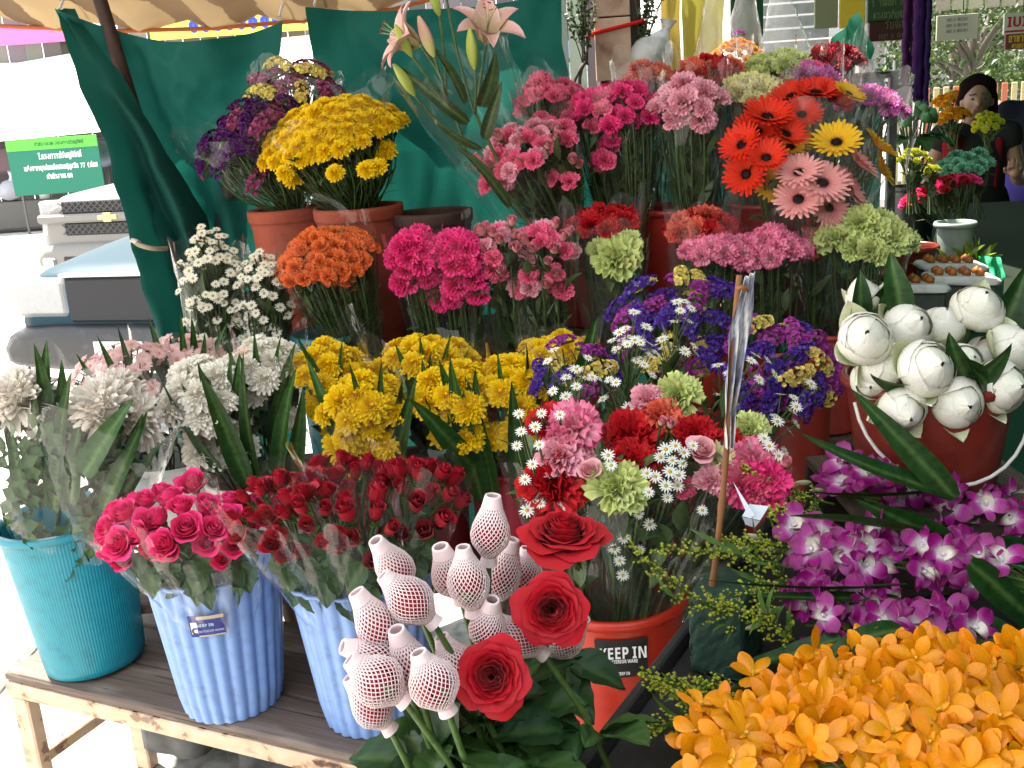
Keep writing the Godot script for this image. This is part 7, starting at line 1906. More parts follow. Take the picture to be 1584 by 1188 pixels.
	g2.lathe(PackedVector2Array([Vector2(0.005, -0.09), Vector2(0.09, -0.09), Vector2(0.1, 0.1), Vector2(0.105, 0.11), Vector2(0.09, 0.1), Vector2(0.005, 0.09)]), 20, Color(0.7, 0.7, 0.7))
	part(wc, "can", g2.mesh(), M.plastic)
	# pale far buildings seen through the gaps
	for q in [[Vector3(1.9, gy, -26), 3.2, 7.0, "white building with blue shutters behind the wooden pillar", Color(0.72, 0.74, 0.76)], [Vector3(-2.6, gy, -30), 5.0, 6.5, "pale far building above the market shed", Color(0.7, 0.69, 0.66)]]:
		var b := thing("building", q[3], "building", q[0])
		bit(b, "wall", Vector3(0, q[2] * 0.5, -2.0), Vector3(q[1], q[2], 4.0), q[4], M.concrete, 0.02)
		for fl in 3:
			for k in 3:
				var w := bit(b, "window", Vector3((k - 1) * q[1] * 0.3, 1.2 + fl * 1.9, 0.02), Vector3(q[1] * 0.2, 1.1, 0.06), Color(0.3, 0.36, 0.42), M.glass, 0.01)
				bit(w, "shutter", Vector3(0, -0.25, 0.04), Vector3(q[1] * 0.2, 0.4, 0.03), Color(0.2, 0.28, 0.55), M.plastic, 0.005)
		bit(b, "roof", Vector3(0, q[2] + 0.1, -2.0), Vector3(q[1] + 0.4, 0.2, 4.4), Color(0.4, 0.4, 0.4), M.concrete, 0.02)

# ---------------------------------------------------------------- people: capsules blended into one surface
func body_mesh(bones: Array, cell: float, k: float, col: Color, own := false) -> G:
	var lo := Vector3.INF
	var hi := -Vector3.INF
	for b in bones:
		var r: float = maxf(b[2], b[3]) + 2.0 * cell
		for q in [b[0], b[1]]:
			lo = lo.min(q - Vector3.ONE * r)
			hi = hi.max(q + Vector3.ONE * r)
	var n := Vector3i(((hi - lo) / cell).ceil()) + Vector3i.ONE
	var f := PackedFloat32Array()
	f.resize(n.x * n.y * n.z)
	f.fill(1.0)
	for b in bones:
		var r: float = maxf(b[2], b[3]) + 3.0 * cell + k
		var l := Vector3i(((b[0].min(b[1]) - Vector3.ONE * r - lo) / cell).floor()).clamp(Vector3i.ZERO, n - Vector3i.ONE)
		var h := Vector3i(((b[0].max(b[1]) + Vector3.ONE * r - lo) / cell).ceil()).clamp(Vector3i.ZERO, n - Vector3i.ONE)
		var ab: Vector3 = b[1] - b[0]
		var len2 := maxf(ab.length_squared(), 1e-8)
		var sc: Vector3 = b[4] if b.size() > 4 else Vector3.ONE
		for z in range(l.z, h.z + 1):
			for y in range(l.y, h.y + 1):
				for x in range(l.x, h.x + 1):
					var p := lo + Vector3(x, y, z) * cell
					var t := clampf((p - b[0]).dot(ab) / len2, 0, 1)
					var d: float = ((p - b[0] - ab * t) / sc).length() - lerpf(b[2], b[3], t)
					var i := x + n.x * (y + n.y * z)
					var o := f[i]
					var m := maxf(k - absf(d - o), 0.0) / k
					f[i] = minf(d, o) - m * m * k * 0.25
	var g := G.new()
	var id := {}
	var st := [1, n.x, n.x * n.y]
	for z in n.z - 1:
		for y in n.y - 1:
			for x in n.x - 1:
				var i := x + n.x * (y + n.y * z)
				var s := 0
				var neg := 0
				for c in 8:
					if f[i + (c & 1) + ((c >> 1) & 1) * st[1] + (c >> 2) * st[2]] < 0.0:
						neg += 1
				if neg == 0 or neg == 8:
					continue
				var acc := Vector3.ZERO
				var cnt := 0
				for c in 8:
					for ax in 3:
						if c & (1 << ax):
							continue
						var e := c | (1 << ax)
						var fa := f[i + (c & 1) + ((c >> 1) & 1) * st[1] + (c >> 2) * st[2]]
						var fb := f[i + (e & 1) + ((e >> 1) & 1) * st[1] + (e >> 2) * st[2]]
						if (fa < 0.0) != (fb < 0.0):
							var va := Vector3(c & 1, (c >> 1) & 1, c >> 2)
							var vb := Vector3(e & 1, (e >> 1) & 1, e >> 2)
							acc += va.lerp(vb, fa / (fa - fb))
							cnt += 1
				id[i] = g.v.size()
				g.v.append(lo + (Vector3(x, y, z) + acc / cnt) * cell)
				g.c.append(col)
				g.uv.append(Vector2.ZERO)
	for z in range(1, n.z - 1):
		for y in range(1, n.y - 1):
			for x in range(1, n.x - 1):
				var i := x + n.x * (y + n.y * z)
				for ax in 3:
					var a := f[i] < 0.0
					if a == (f[i + st[ax]] < 0.0):
						continue
					var u: int = st[(ax + 1) % 3]
					var w: int = st[(ax + 2) % 3]
					var q := [id[i], id[i - u], id[i - u - w], id[i - w]]
					if a:
						g.idx.append_array([q[0], q[2], q[1], q[0], q[3], q[2]])
					else:
						g.idx.append_array([q[0], q[1], q[2], q[0], q[2], q[3]])
	return g

func hand_bones(w: Vector3, dir: Vector3, side: Vector3, curl: float) -> Array:
	var d := dir.normalized()
	var s := side.normalized()
	var nn := d.cross(s).normalized()
	var out := [[w, w + d * 0.075, 0.024, 0.03, Vector3.ONE]]
	for i in 4:
		var b := w + d * 0.08 + s * (i - 1.5) * 0.019
		var L: float = [0.036, 0.042, 0.039, 0.03][i]
		var m := b + (d * cos(curl) + nn * sin(curl)) * L
		out.append([b - d * 0.015, m, 0.0095, 0.009])
		out.append([m, m + (d * cos(curl * 2.2) + nn * sin(curl * 2.2)) * L * 0.9, 0.009, 0.0078])
	var th := w + d * 0.03 - s * 0.026
	var tm := th + (d * 0.7 - s * 0.6 + nn * 0.3).normalized() * 0.04
	out.append([th, tm, 0.012, 0.0105])
	out.append([tm, tm + (d * 0.9 - s * 0.1 + nn * 0.4).normalized() * 0.03, 0.0105, 0.009])
	return out

# j: joints in the person's own axes (facing +Z), all heights in metres
func person(label: String, at: Vector3, turn: float, j: Dictionary, o: Dictionary) -> Node3D:
	var t := thing("person", label, "person", at)
	t.rotation.y = turn
	var s: float = o.get("scale", 1.0)
	t.scale = Vector3.ONE * s
	var cell: float = o.get("cell", 0.02)
	var limbs := [[j.hip, j.chest, 0.125, 0.13, Vector3(1.15, 1, 0.8)], [j.chest, j.neck, 0.12, 0.06, Vector3(1.1, 1, 0.8)], [j.neck, j.head, 0.055, 0.05], [j.sh_l, j.sh_r, 0.055, 0.055]]
	for sd in ["l", "r"]:
		limbs += [[j["sh_" + sd], j["el_" + sd], 0.052, 0.04], [j["el_" + sd], j["wr_" + sd], 0.04, 0.027]]
		limbs += [[j["hip_" + sd], j["kn_" + sd], 0.085, 0.058], [j["kn_" + sd], j["an_" + sd], 0.056, 0.036], [j["an_" + sd], j["an_" + sd] + Vector3(0, -0.045, 0.13), 0.035, 0.03]]
		limbs.append([j["wr_" + sd], j["wr_" + sd] + (j["wr_" + sd] - j["el_" + sd]).normalized() * 0.07, 0.026, 0.03])
	var skin: Color = o.skin
	var body := body_mesh(limbs, cell, 0.035, skin)
	var hc: Vector3 = j.head
	var fine := 0.012 if cell < 0.03 else 0.03
	var head := [[hc + Vector3(0, 0.1, -0.012), hc + Vector3(0, 0.075, 0.008), 0.09, 0.08, Vector3(0.88, 1, 1)], [hc + Vector3(0, 0.04, 0.035), hc + Vector3(0, 0.0, 0.055), 0.06, 0.035, Vector3(0.95, 1, 1)], [hc + Vector3(0, 0.075, 0.088), hc + Vector3(0, 0.048, 0.104), 0.01, 0.015], [hc + Vector3(0.078, 0.065, -0.005), hc + Vector3(0.08, 0.045, 0), 0.016, 0.012], [hc + Vector3(-0.078, 0.065, -0.005), hc + Vector3(-0.08, 0.045, 0), 0.016, 0.012], [hc + Vector3(-0.02, 0.018, 0.086), hc + Vector3(0.02, 0.018, 0.086), 0.009, 0.009]]
	body.add(body_mesh(head, fine, 0.02, skin), Transform3D())
	if cell < 0.03:
		for sd in ["l", "r"]:
			var dd: Vector3 = j["wr_" + sd] - j["el_" + sd]
			body.add(body_mesh(hand_bones(j["wr_" + sd], dd, Vector3(0, 0, 1) if absf(dd.normalized().z) < 0.8 else Vector3.RIGHT, o.get("curl", 0.4)), 0.006, 0.008, skin), Transform3D())
	part(t, "body", body.mesh(), M.skin)
	var sh := [[j.hip + Vector3(0, 0.02, 0), j.chest, 0.145, 0.147, Vector3(1.15, 1, 0.85)], [j.chest, j.neck + Vector3(0, -0.05, 0), 0.135, 0.085, Vector3(1.12, 1, 0.82)], [j.sh_l, j.sh_r, 0.066, 0.066]]
	for sd in ["l", "r"]:
		var e: Vector3 = j["sh_" + sd].lerp(j["el_" + sd], o.get("sleeve", 0.6))
		sh.append([j["sh_" + sd], e, 0.066, 0.064])
	part(t, "shirt", body_mesh(sh, cell, 0.04, o.shirt).mesh(), M.fabric)
	if o.has("vest"):
		part(t, "vest", body_mesh([[j.sh_r + Vector3(0.05, -0.04, 0.06), j.hip + Vector3(-0.08, 0.08, 0.075), 0.06, 0.065], [j.sh_l + Vector3(-0.05, -0.04, 0.06), j.hip + Vector3(0.09, 0.08, 0.075), 0.03, 0.03]], cell, 0.03, o.vest).mesh(), M.fabric)
	var tr := []
	if o.get("skirt", false):
		tr = [[j.hip + Vector3(0, 0.06, 0), j.hip + Vector3(0, -0.05, 0), 0.15, 0.17, Vector3(1.15, 1, 0.9)], [j.hip, (j.an_l + j.an_r) * 0.5 + Vector3(0, 0.15, 0), 0.18, 0.2, Vector3(1.1, 1, 0.85)]]
	else:
		tr = [[j.hip + Vector3(0, 0.06, 0), j.hip, 0.14, 0.145, Vector3(1.15, 1, 0.88)]]
		for sd in ["l", "r"]:
			tr += [[j["hip_" + sd], j["kn_" + sd], 0.102, 0.082], [j["kn_" + sd], j["an_" + sd] + Vector3(0, 0.02, 0), 0.08, 0.072]]
	part(t, "skirt" if o.get("skirt", false) else "trousers", body_mesh(tr, cell, 0.04, o.legs).mesh(), M.fabric)
	var hr := [[hc + Vector3(0, 0.125, -0.03), hc + Vector3(0, 0.08, -0.045), 0.092, 0.088, Vector3(0.95, 1, 1)], [hc + Vector3(-0.055, 0.145, 0.0), hc + Vector3(0.055, 0.145, 0.0), 0.042, 0.042]]
	if o.get("long_hair", false):
		hr += [[hc + Vector3(0.075, 0.08, -0.03), hc + Vector3(0.085, -0.06, -0.03), 0.035, 0.03], [hc + Vector3(-0.07, 0.08, -0.03), hc + Vector3(-0.07, 0.0, -0.05), 0.035, 0.03], [hc + Vector3(0, 0.06, -0.07), hc + Vector3(0.02, -0.12, -0.09), 0.08, 0.05]]
	part(t, "hair", body_mesh(hr, fine * 1.2, 0.03, Color(0.008, 0.007, 0.007)).mesh(), M.fabric)
	if cell < 0.03:
		for x in [-0.032, 0.032]:
			var g := G.new()
			g.lathe(PackedVector2Array([Vector2(0.0005, -0.007), Vector2(0.012, 0.0), Vector2(0.0005, 0.007)]), 10, Color(0.02, 0.015, 0.012))
			part(t, "eye", g.mesh(), M.skin, Transform3D(Basis.IDENTITY, hc + Vector3(x, 0.078, 0.083)))
			g = G.new()
			g.box(Transform3D(Basis(Vector3.BACK, -signf(x) * 0.15), hc + Vector3(x, 0.103, 0.083)), Vector3(0.036, 0.006, 0.008), Color(0.012, 0.01, 0.01))
			part(t, "eyebrow", g.mesh(), M.skin)
		var m := G.new()
		m.tube(bez(hc + Vector3(-0.024, 0.02, 0.09), hc + Vector3(0, 0.014, 0.1), hc + Vector3(0.024, 0.02, 0.09), 6), PackedFloat32Array([0.002, 0.005, 0.006, 0.006, 0.006, 0.005, 0.002]), 6, Color(0.22, 0.07, 0.05))
		part(t, "mouth", m.mesh(), M.skin)
	return t

func standing(arm_l: Array, arm_r: Array, stride := 0.0) -> Dictionary:
	return {"hip": Vector3(0, 0.92, 0), "chest": Vector3(0, 1.2, 0), "neck": Vector3(0, 1.38, -0.01), "head": Vector3(0, 1.45, 0.015), "sh_l": Vector3(0.17, 1.33, 0), "sh_r": Vector3(-0.17, 1.33, 0), "el_l": arm_l[0], "wr_l": arm_l[1], "el_r": arm_r[0], "wr_r": arm_r[1], "hip_l": Vector3(0.085, 0.88, 0), "hip_r": Vector3(-0.085, 0.88, 0), "kn_l": Vector3(0.09, 0.48, 0.02 + stride), "kn_r": Vector3(-0.09, 0.48, 0.02 - stride * 0.4), "an_l": Vector3(0.09, 0.085, stride * 0.8), "an_r": Vector3(-0.09, 0.085, -stride * 1.4)}

func tree(label: String, at: Vector3, h: float, r: float, n: int, col: Color, bright: Color) -> void:
	var t := thing("tree", label, "tree", at, "trees beyond the market")
	var g := G.new()
	g.tube(bez(Vector3.ZERO, Vector3(0.1, h * 0.4, 0), Vector3(0, h * 0.8, 0), 6), radii(0.14, 0.05, 6), 8, Color(0.07, 0.055, 0.04))
	var tips := []
	for i in 14:
		var a := i * 2.39996
		var y := h * rnd(0.35, 0.95)
		var q := Vector3(cos(a) * r * rnd(0.5, 1.0), y, sin(a) * r * rnd(0.5, 1.0))
		tips.append(q)
		g.tube(bez(Vector3(0.05, h * rnd(0.25, 0.5), 0), q * Vector3(0.4, 0.9, 0.4), q, 4), radii(0.05, 0.012, 4), 5, Color(0.07, 0.055, 0.04))
	part(t, "trunk", g.mesh(), M.dull)
	g = G.new()
	for i in n:
		var c: Vector3 = tips[i % tips.size()]
		var q := c + Vector3(rng.randfn(), rng.randfn() * 0.7, rng.randfn()) * r * 0.22
		var d := Vector3(rnd(-1, 1), rnd(-0.6, 1), rnd(-1, 1)).normalized()
		g.petal(aim(q, d, rnd(0, 6)), rnd(0.08, 0.16), 0.03, 0.2, 0.9, 2, 2, 2, 0.2, 0.0, col, jit(col.lerp(bright, rng.randf() * rng.randf()), 0.3), col)
	part(t, "crown", g.mesh(), M.leaf)

func panel(called: String, label: String, cat: String, at: Vector3, s: Vector3, col: Color, yaw := 0.0, m: Material = null) -> Node3D:
	var t := thing(called, label, cat, at)
	t.rotation.y = yaw
	bit(t, "board", Vector3.ZERO, s, col, m if m else M.paper, 0.003)
	return t

func build_market() -> void:
	# wooden pillar with sprigs tied to it
	var pb := Vector3(0.396, 1.771, -3.420)
	var pl := thing("wooden_pillar", "square wooden pillar with a red cord, behind the rear carnations", "pillar", Vector3(pb.x, 0, pb.z))
	bit(pl, "core", Vector3(0.014, 1.3, -0.01), Vector3(0.135, 2.6, 0.11), Color(0.06, 0.035, 0.025), M.old_wood, 0.004)
	for q in [[0.9, 1.62, 0.7], [1.645, 1.83, 1.0], [1.834, 2.3, 0.75]]:
		bit(pl, "board", Vector3(-0.01, (q[0] + q[1]) * 0.5, 0.054), Vector3(0.112, q[1] - q[0], 0.014), Color(0.42, 0.29, 0.2) * q[2], M.clay, 0.002)
	var g := G.new()
	var rp := PackedVector3Array()
	for i in 25:
		var a := TAU * i / 24.0
		rp.append(Vector3(0.004 + 0.088 * clampf(cos(a) * 1.3, -0.93, 0.93), 1.80 + 0.02 * cos(a), 0.075 * clampf(sin(a) * 1.3, -0.93, 0.93)))
	g.tube(rp, radii(0.006, 0.006, 24), 6, Color(0.4, 0.015, 0.015))
	part(pl, "cord", g.mesh(), M.fabric)
	for q in [[Vector3(0.294, 1.725, -3.320), Vector3(0.274, 1.922, -3.320), "leafy green sprig tied at the left of the wooden pillar"], [Vector3(0.468, 1.724, -3.360), Vector3(0.498, 1.892, -3.360), "leafy green sprig showing right of the wooden pillar"]]:
		var t := thing("leafy_sprig", q[2], "sprig", q[0], "sprigs tied to the pillar")
		g = G.new()
		var st := G.new()
		for i in 14:
			var b: Vector3 = (q[1] - q[0]) * rnd(0.7, 1.2) + Vector3(rnd(-0.06, 0.06), 0, rnd(-0.04, 0.04))
			var p := bez(Vector3(rnd(-0.01, 0.01), -0.03, 0), b * 0.5 + Vector3(rnd(-0.02, 0.02), 0, 0), b, 5)
			st.tube(p, radii(0.002, 0.001, 5), 4, Color(0.07, 0.05, 0.03))
			for k in 26:
				var f := rnd(0.25, 1.0) * 5.0
				var m := mini(int(f), 4)
				g.petal(aim(p[m].lerp(p[m + 1], f - m), Vector3(rnd(-1, 1), rnd(0, 1), rnd(-1, 1)), rnd(0, 6)), rnd(0.012, 0.02), 0.005, 0.3, 0.9, 2, 2, 2, 0.2, 0.0, Color(0.035, 0.07, 0.025), jit(Color(0.06, 0.1, 0.035), 0.3), Color(0.05, 0.09, 0.03))
		for i in 5:
			st.tube(bez(Vector3(0, -0.02, 0), Vector3(-0.04, -0.06, 0.03), Vector3(rnd(-0.1, 0.0), -0.16 - rnd(0, 0.06), 0.02), 5), radii(0.006, 0.003, 5), 5, Color(0.035, 0.022, 0.015))
		part(t, "leaves", g.mesh(), M.leaf)
		part(t, "twigs", st.mesh(), M.dull)
	# added green cloth in place of the darkness behind the rear stems
	var ds := thing("green_curtain", "low green cloth added to darken the gaps behind the rear carnation buckets", "curtain", Vector3(0.75, 0.4, -3.2), "green cloths hung under the awning")
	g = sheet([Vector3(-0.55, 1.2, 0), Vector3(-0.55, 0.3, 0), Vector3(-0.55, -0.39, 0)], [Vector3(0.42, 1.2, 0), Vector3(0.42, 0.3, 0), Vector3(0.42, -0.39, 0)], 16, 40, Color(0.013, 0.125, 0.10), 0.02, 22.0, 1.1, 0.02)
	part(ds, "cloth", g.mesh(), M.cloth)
	bit(ds, "rod", Vector3(-0.06, 1.205, 0), Vector3(1.05, 0.02, 0.02), Color(0.1, 0.1, 0.1), M.metal, 0.003)
	for x in [-0.57, 0.45]:
		bit(ds, "upright", Vector3(x, 0.4, 0), Vector3(0.025, 1.6, 0.025), Color(0.1, 0.1, 0.1), M.metal, 0.003)
	# yellow cloths, bags and garland above the rear row
	var yc := thing("yellow_cloth", "mustard yellow cloth panel hanging right of the pillar", "cloth", Vector3(0.705, 1.850, -4.300), "yellow cloths on the line")
	g = sheet([Vector3(0.685, 2.042, -4.300) - yc.position, Vector3(0.684, 1.851, -4.300) - yc.position, Vector3(0.698, 1.629, -4.300) - yc.position], [Vector3(0.766, 2.037, -4.300) - yc.position, Vector3(0.761, 1.846, -4.300) - yc.position, Vector3(0.766, 1.624, -4.300) - yc.position], 14, 12, Color(0.40, 0.30, 0.06), 0.02, 9.0, 0.4, 0.0)
	part(yc, "cloth", g.mesh(), M.cloth)
	var yd := thing("yellow_cloth", "broad greenish yellow cloth hanging behind the clear bags", "cloth", Vector3(0.823, 1.838, -4.250), "yellow cloths on the line")
	g = sheet([Vector3(0.762, 2.032, -4.250) - yd.position, Vector3(0.757, 1.843, -4.250) - yd.position, Vector3(0.756, 1.599, -4.250) - yd.position], [Vector3(0.925, 2.018, -4.220) - yd.position, Vector3(0.912, 1.830, -4.220) - yd.position, Vector3(0.909, 1.589, -4.220) - yd.position], 14, 18, Color(0.45, 0.38, 0.07), 0.02, 8.0, 2.0, 0.0)
	part(yd, "cloth", g.mesh(), M.cloth)
	for q in [[Vector3(0.690, 1.892, -3.300), Vector3(0.696, 1.659, -3.300), 0.075, "clear plastic bag hanging in front of the yellow cloth"], [Vector3(0.884, 1.880, -3.300), Vector3(0.904, 1.674, -3.300), 0.085, "clear plastic bag hanging above the green carnations"], [Vector3(0.811, 1.913, -3.400), Vector3(0.799, 1.724, -3.400), 0.06, "clear plastic bag hanging over the marigold heap"]]:
		var t := thing("plastic_bag", q[3], "bag", q[0], "clear bags hung over the stand")
		film(t, Vector3.ZERO, q[1] - q[0], q[2], 0.02, rnd(0, 50), M.haze_film, 0.012)
	var gb := thing("plastic_bag", "knotted grey plastic bag resting on the pillar's ledge", "bag", Vector3(0.504, 1.712, -3.360))
	g = loft([[0.09, -0.002, 0.002, 0.002], [0.07, -0.05, 0.05, 0.05], [0.0, -0.062, 0.06, 0.068], [-0.06, -0.05, 0.05, 0.05], [-0.085, -0.002, 0.002, 0.002]], 16, Color(0.36, 0.36, 0.34), 0.85)
	part(gb, "bag", g.mesh(), M.plastic)
	g = G.new()
	g.tube(PackedVector3Array([Vector3(0.02, 0.03, 0), Vector3(0.04, 0.06, 0), Vector3(0.05, 0.075, 0), Vector3(0.055, 0.1, 0)]), PackedFloat32Array([0.045, 0.022, 0.011, 0.028]), 8, Color(0.5, 0.5, 0.5))
	part(gb, "knot", g.mesh(), M.plastic)
	bit(gb, "ledge", Vector3(0.06, -0.075, 0), Vector3(0.26, 0.02, 0.1), Color(0.08, 0.06, 0.05), M.old_wood, 0.003)
	var mg := thing("marigold_heap", "heap of orange marigolds with a purple button flower, under clear plastic", "flowers", Vector3(0.774, 1.666, -3.380))
	K["marigold"] = [variants("marigold", 2, func(): return g_pompon(Color(0.75, 0.26, 0.004), Color(0.8, 0.36, 0.008), Color(0.5, 0.14, 0.003), 70)), M.petal]
	for i in 40:
		var a := i * 2.39996
		var f := sqrt((i + 0.5) / 40.0)
		bloom(mg, "marigold", Vector3(cos(a) * f * 0.1, 0.075 * (1.0 - f * f), sin(a) * f * 0.06), Vector3(cos(a) * f, 1, sin(a) * f + 0.3), 0.02)
	bloom(mg, "st_magenta", Vector3(-0.005, 0.085, 0.04), Vector3(0, 1, 0.4), 0.018)
	g = G.new()
	g.lathe(PackedVector2Array([Vector2(0.01, -0.06), Vector2(0.09, -0.06), Vector2(0.12, -0.01), Vector2(0.11, 0.0), Vector2(0.01, -0.02)]), 24, Color(0.2, 0.12, 0.05))
	part(mg, "basket", g.mesh(), M.old_wood)
	g = G.new()
	g.tube(PackedVector3Array([Vector3(0, -0.06, 0), Vector3(0, -0.7, 0)]), PackedFloat32Array([0.012, 0.012]), 8, Color(0.1, 0.08, 0.06))
	g.tube(PackedVector3Array([Vector3(0, -0.7, 0), Vector3(0, -mg.position.y, 0)]), PackedFloat32Array([0.012, 0.02]), 8, Color(0.1, 0.08, 0.06))
	part(mg, "stand_rod", g.mesh(), M.old_wood)
	panel("green_wrap", "dark green cloth panel behind the marigold heap", "panel", Vector3(0.882, 1.859, -3.700), Vector3(0.11, 0.28, 0.015), Color(0.015, 0.05, 0.02), 0.0, M.fabric)
	# pale boards and blinds behind
	var wb := thing("window_blind", "pale slatted blind hanging behind the clear bags", "blind", Vector3(1.400, 1.880, -5.000))
	for k in 16:
		bit(wb, "slat", Vector3(0, 0.32 - k * 0.055, 0), Vector3(0.34, 0.046, 0.006), jit(Color(0.4, 0.42, 0.45), 0.06), M.plastic, 0.001)
	panel("grey_board", "blank olive grey board hung above the dark red carnations", "board", Vector3(1.432, 1.887, -4.600), Vector3(0.1, 0.15, 0.01), Color(0.17, 0.18, 0.1))
	panel("yellow_board", "blank yellow hanging board at the top edge beside the olive board", "board", Vector3(1.542, 1.887, -4.600), Vector3(0.11, 0.16, 0.01), Color(0.5, 0.36, 0.02))
	var gt := thing("green_sheet", "crumpled translucent green plastic sheet under the yellow board", "sheet", Vector3(1.390, 1.738, -4.200))
	g = sheet([Vector3(1.302, 1.720, -4.200) - gt.position, Vector3(1.325, 1.668, -4.150) - gt.position], [Vector3(1.452, 1.849, -4.300) - gt.position, Vector3(1.497, 1.666, -4.200) - gt.position], 14, 20, Color(0.06, 0.34, 0.2), 0.05, 12.0, 0.5, 0.0)
	part(gt, "sheet", g.mesh(), M.cloth)
	# signs
	var s1 := panel("sign", "dark green shop sign with two lines of faint lettering", "sign", Vector3(2.009, 1.924, -5.400), Vector3(0.25, 0.13, 0.02), Color(0.03, 0.06, 0.025))
	thai(s1, "ร้านดอกไม้สด", 0.026, Transform3D(Basis.IDENTITY, Vector3(0, 0.012, 0.012)), Color(0.16, 0.2, 0.08))
	thai(s1, "พวงมาลัยสดทุก", 0.026, Transform3D(Basis.IDENTITY, Vector3(0, -0.045, 0.012)), Color(0.16, 0.2, 0.08))
	var s2 := panel("sign", "dark red shop sign hanging below the green one", "sign", Vector3(2.019, 1.820, -5.400), Vector3(0.25, 0.1, 0.02), Color(0.05, 0.008, 0.008))
	thai(s2, "รับจัด", 0.034, Transform3D(Basis.IDENTITY, Vector3(0, 0.006, 0.012)), Color(0.12, 0.1, 0.06))
	thai(s2, "ดอกไม้สดทุก", 0.022, Transform3D(Basis.IDENTITY, Vector3(0, -0.04, 0.012)), Color(0.12, 0.1, 0.06))
	var s3 := panel("sign", "cream notice board with small dark handwriting under the ceiling", "sign", Vector3(3.893, 1.952, -9.000), Vector3(0.34, 0.2, 0.02), Color(0.34, 0.33, 0.26))
	for k in 3:
		thai(s3, "ดอกไม้สดราคา", 0.022, Transform3D(Basis.IDENTITY, Vector3(0.0, 0.05 - 0.045 * k, 0.012)), Color(0.08, 0.07, 0.06))
	var s4 := panel("sign", "white sign with red capital letters at the right edge", "sign", Vector3(3.901, 1.911, -8.000), Vector3(0.19, 0.15, 0.02), Color(0.6, 0.57, 0.5))
	lettering(s4, "lettering", "IUI", 0.1, Transform3D(Basis.IDENTITY, Vector3(0.0, 0.01, 0.012)), Color(0.42, 0.02, 0.04), true, 0.003)
	bit(s4, "red_stripe", Vector3(0, -0.055, 0.011), Vector3(0.17, 0.014, 0.006), Color(0.4, 0.02, 0.03), M.paper, 0.001)
	var s5 := panel("sign", "maroon sign with yellow lettering below the red lettered one", "sign", Vector3(3.918, 1.783, -8.000), Vector3(0.19, 0.11, 0.02), Color(0.16, 0.05, 0.04))
	thai(s5, "อาหาร", 0.042, Transform3D(Basis.IDENTITY, Vector3(0, 0.0, 0.012)), Color(0.7, 0.42, 0.02), 0.2)
	thai(s5, "ตามสง", 0.026, Transform3D(Basis.IDENTITY, Vector3(0, -0.045, 0.012)), Color(0.7, 0.42, 0.02), 0.2)
	for s in [[s1, 0.62], [s3, 0.55], [s4, 0.55], [s5, 0.0]]:
		if s[1] > 0:
			bit(s[0], "hanger", Vector3(0.05, s[1] * 0.5 + 0.06, -0.004), Vector3(0.008, s[1], 0.008), Color(0.1, 0.1, 0.1), M.metal, 0.001)
	bit(s1, "hanger", Vector3(0.06, -0.11, -0.004), Vector3(0.012, 0.2, 0.008), Color(0.05, 0.05, 0.05), M.metal, 0.001)
	bit(s4, "hanger", Vector3(0.05, -0.11, -0.004), Vector3(0.012, 0.12, 0.008), Color(0.05, 0.05, 0.05), M.metal, 0.001)
	# roof edge of the far arcade: ribbed ceiling seen above the signs
	var cl := thing("arcade_roof", "ribbed cream arcade ceiling above the notice board", "roof", Vector3(4.657, 2.222, -10.500))
	for k in 22:
		bit(cl, "rib", Vector3(-0.9 + k * 0.16, 0.12, 0), Vector3(0.12, 0.34, 0.05), jit(Color(0.25, 0.24, 0.17), 0.12), M.plastic, 0.004)
	bit(cl, "beam", Vector3(0.8, 0.36, 0), Vector3(3.7, 0.12, 0.3), Color(0.05, 0.045, 0.04), M.old_wood, 0.01)
	for x in [-1.0, 2.65]:
		bit(cl, "column", Vector3(x, -cl.position.y * 0.5 + 0.15, -0.02), Vector3(0.14, cl.position.y + 0.28, 0.14), Color(0.28, 0.28, 0.26), M.concrete, 0.01)
	# dark garlands hanging in front of the signs
	for q in [[Vector3(1.552, 1.919, -3.900), 0.47, "long dark purple garland hanging over the green lotus", Color(0.018, 0.01, 0.04)], [Vector3(1.628, 1.925, -4.000), 0.4, "dark bead garland beside the long purple one", Color(0.02, 0.02, 0.035)], [Vector3(1.581, 1.933, -4.050), 0.36, "short plum garland left of the long purple one", Color(0.04, 0.015, 0.05)]]:
		var t := thing("garland", q[2], "garland", q[0], "garlands on the line")
		g = G.new()
		for k in 6:
			var x := rnd(-0.035, 0.035)
			var z := rnd(-0.03, 0.03)
			var L: float = q[1] * rnd(0.75, 1.05)
			var p := PackedVector3Array()
			var rr := PackedFloat32Array()
			for i in 30:
				p.append(Vector3(x + 0.002 * sin(i * 0.9 + k), -L * i / 29.0, z))
				rr.append(0.010 + 0.0015 * sin(i * 2.1 + k))
			g.tube(p, rr, 6, jit(q[3], 0.3))
		part(t, "strands", g.mesh(), M.fabric)
	# table of the neighbouring stall
	var tt := thing("market_table", "dark cloth covered table of the neighbouring flower stall", "table", Vector3(1.72, 0, -3.65))
	tt.rotation.y = -0.2
	bit(tt, "table_top", Vector3(0, 0.99, 0), Vector3(1.15, 0.03, 2.5), Color(0.02, 0.03, 0.022), M.fabric, 0.006)
	bit(tt, "cloth_front", Vector3(0, 0.5, 1.235), Vector3(1.13, 0.94, 0.012), Color(0.015, 0.05, 0.03), M.fabric, 0.003)
	bit(tt, "cloth_side", Vector3(-0.565, 0.5, 0), Vector3(0.012, 0.94, 2.46), Color(0.015, 0.05, 0.03), M.fabric, 0.003)
	for x in [-0.53, 0.53]:
		for z in [-1.2, 1.2]:
			bit(tt, "leg", Vector3(x, 0.4875, z), Vector3(0.04, 0.975, 0.04), Color(0.1, 0.08, 0.06), M.old_wood, 0.003)
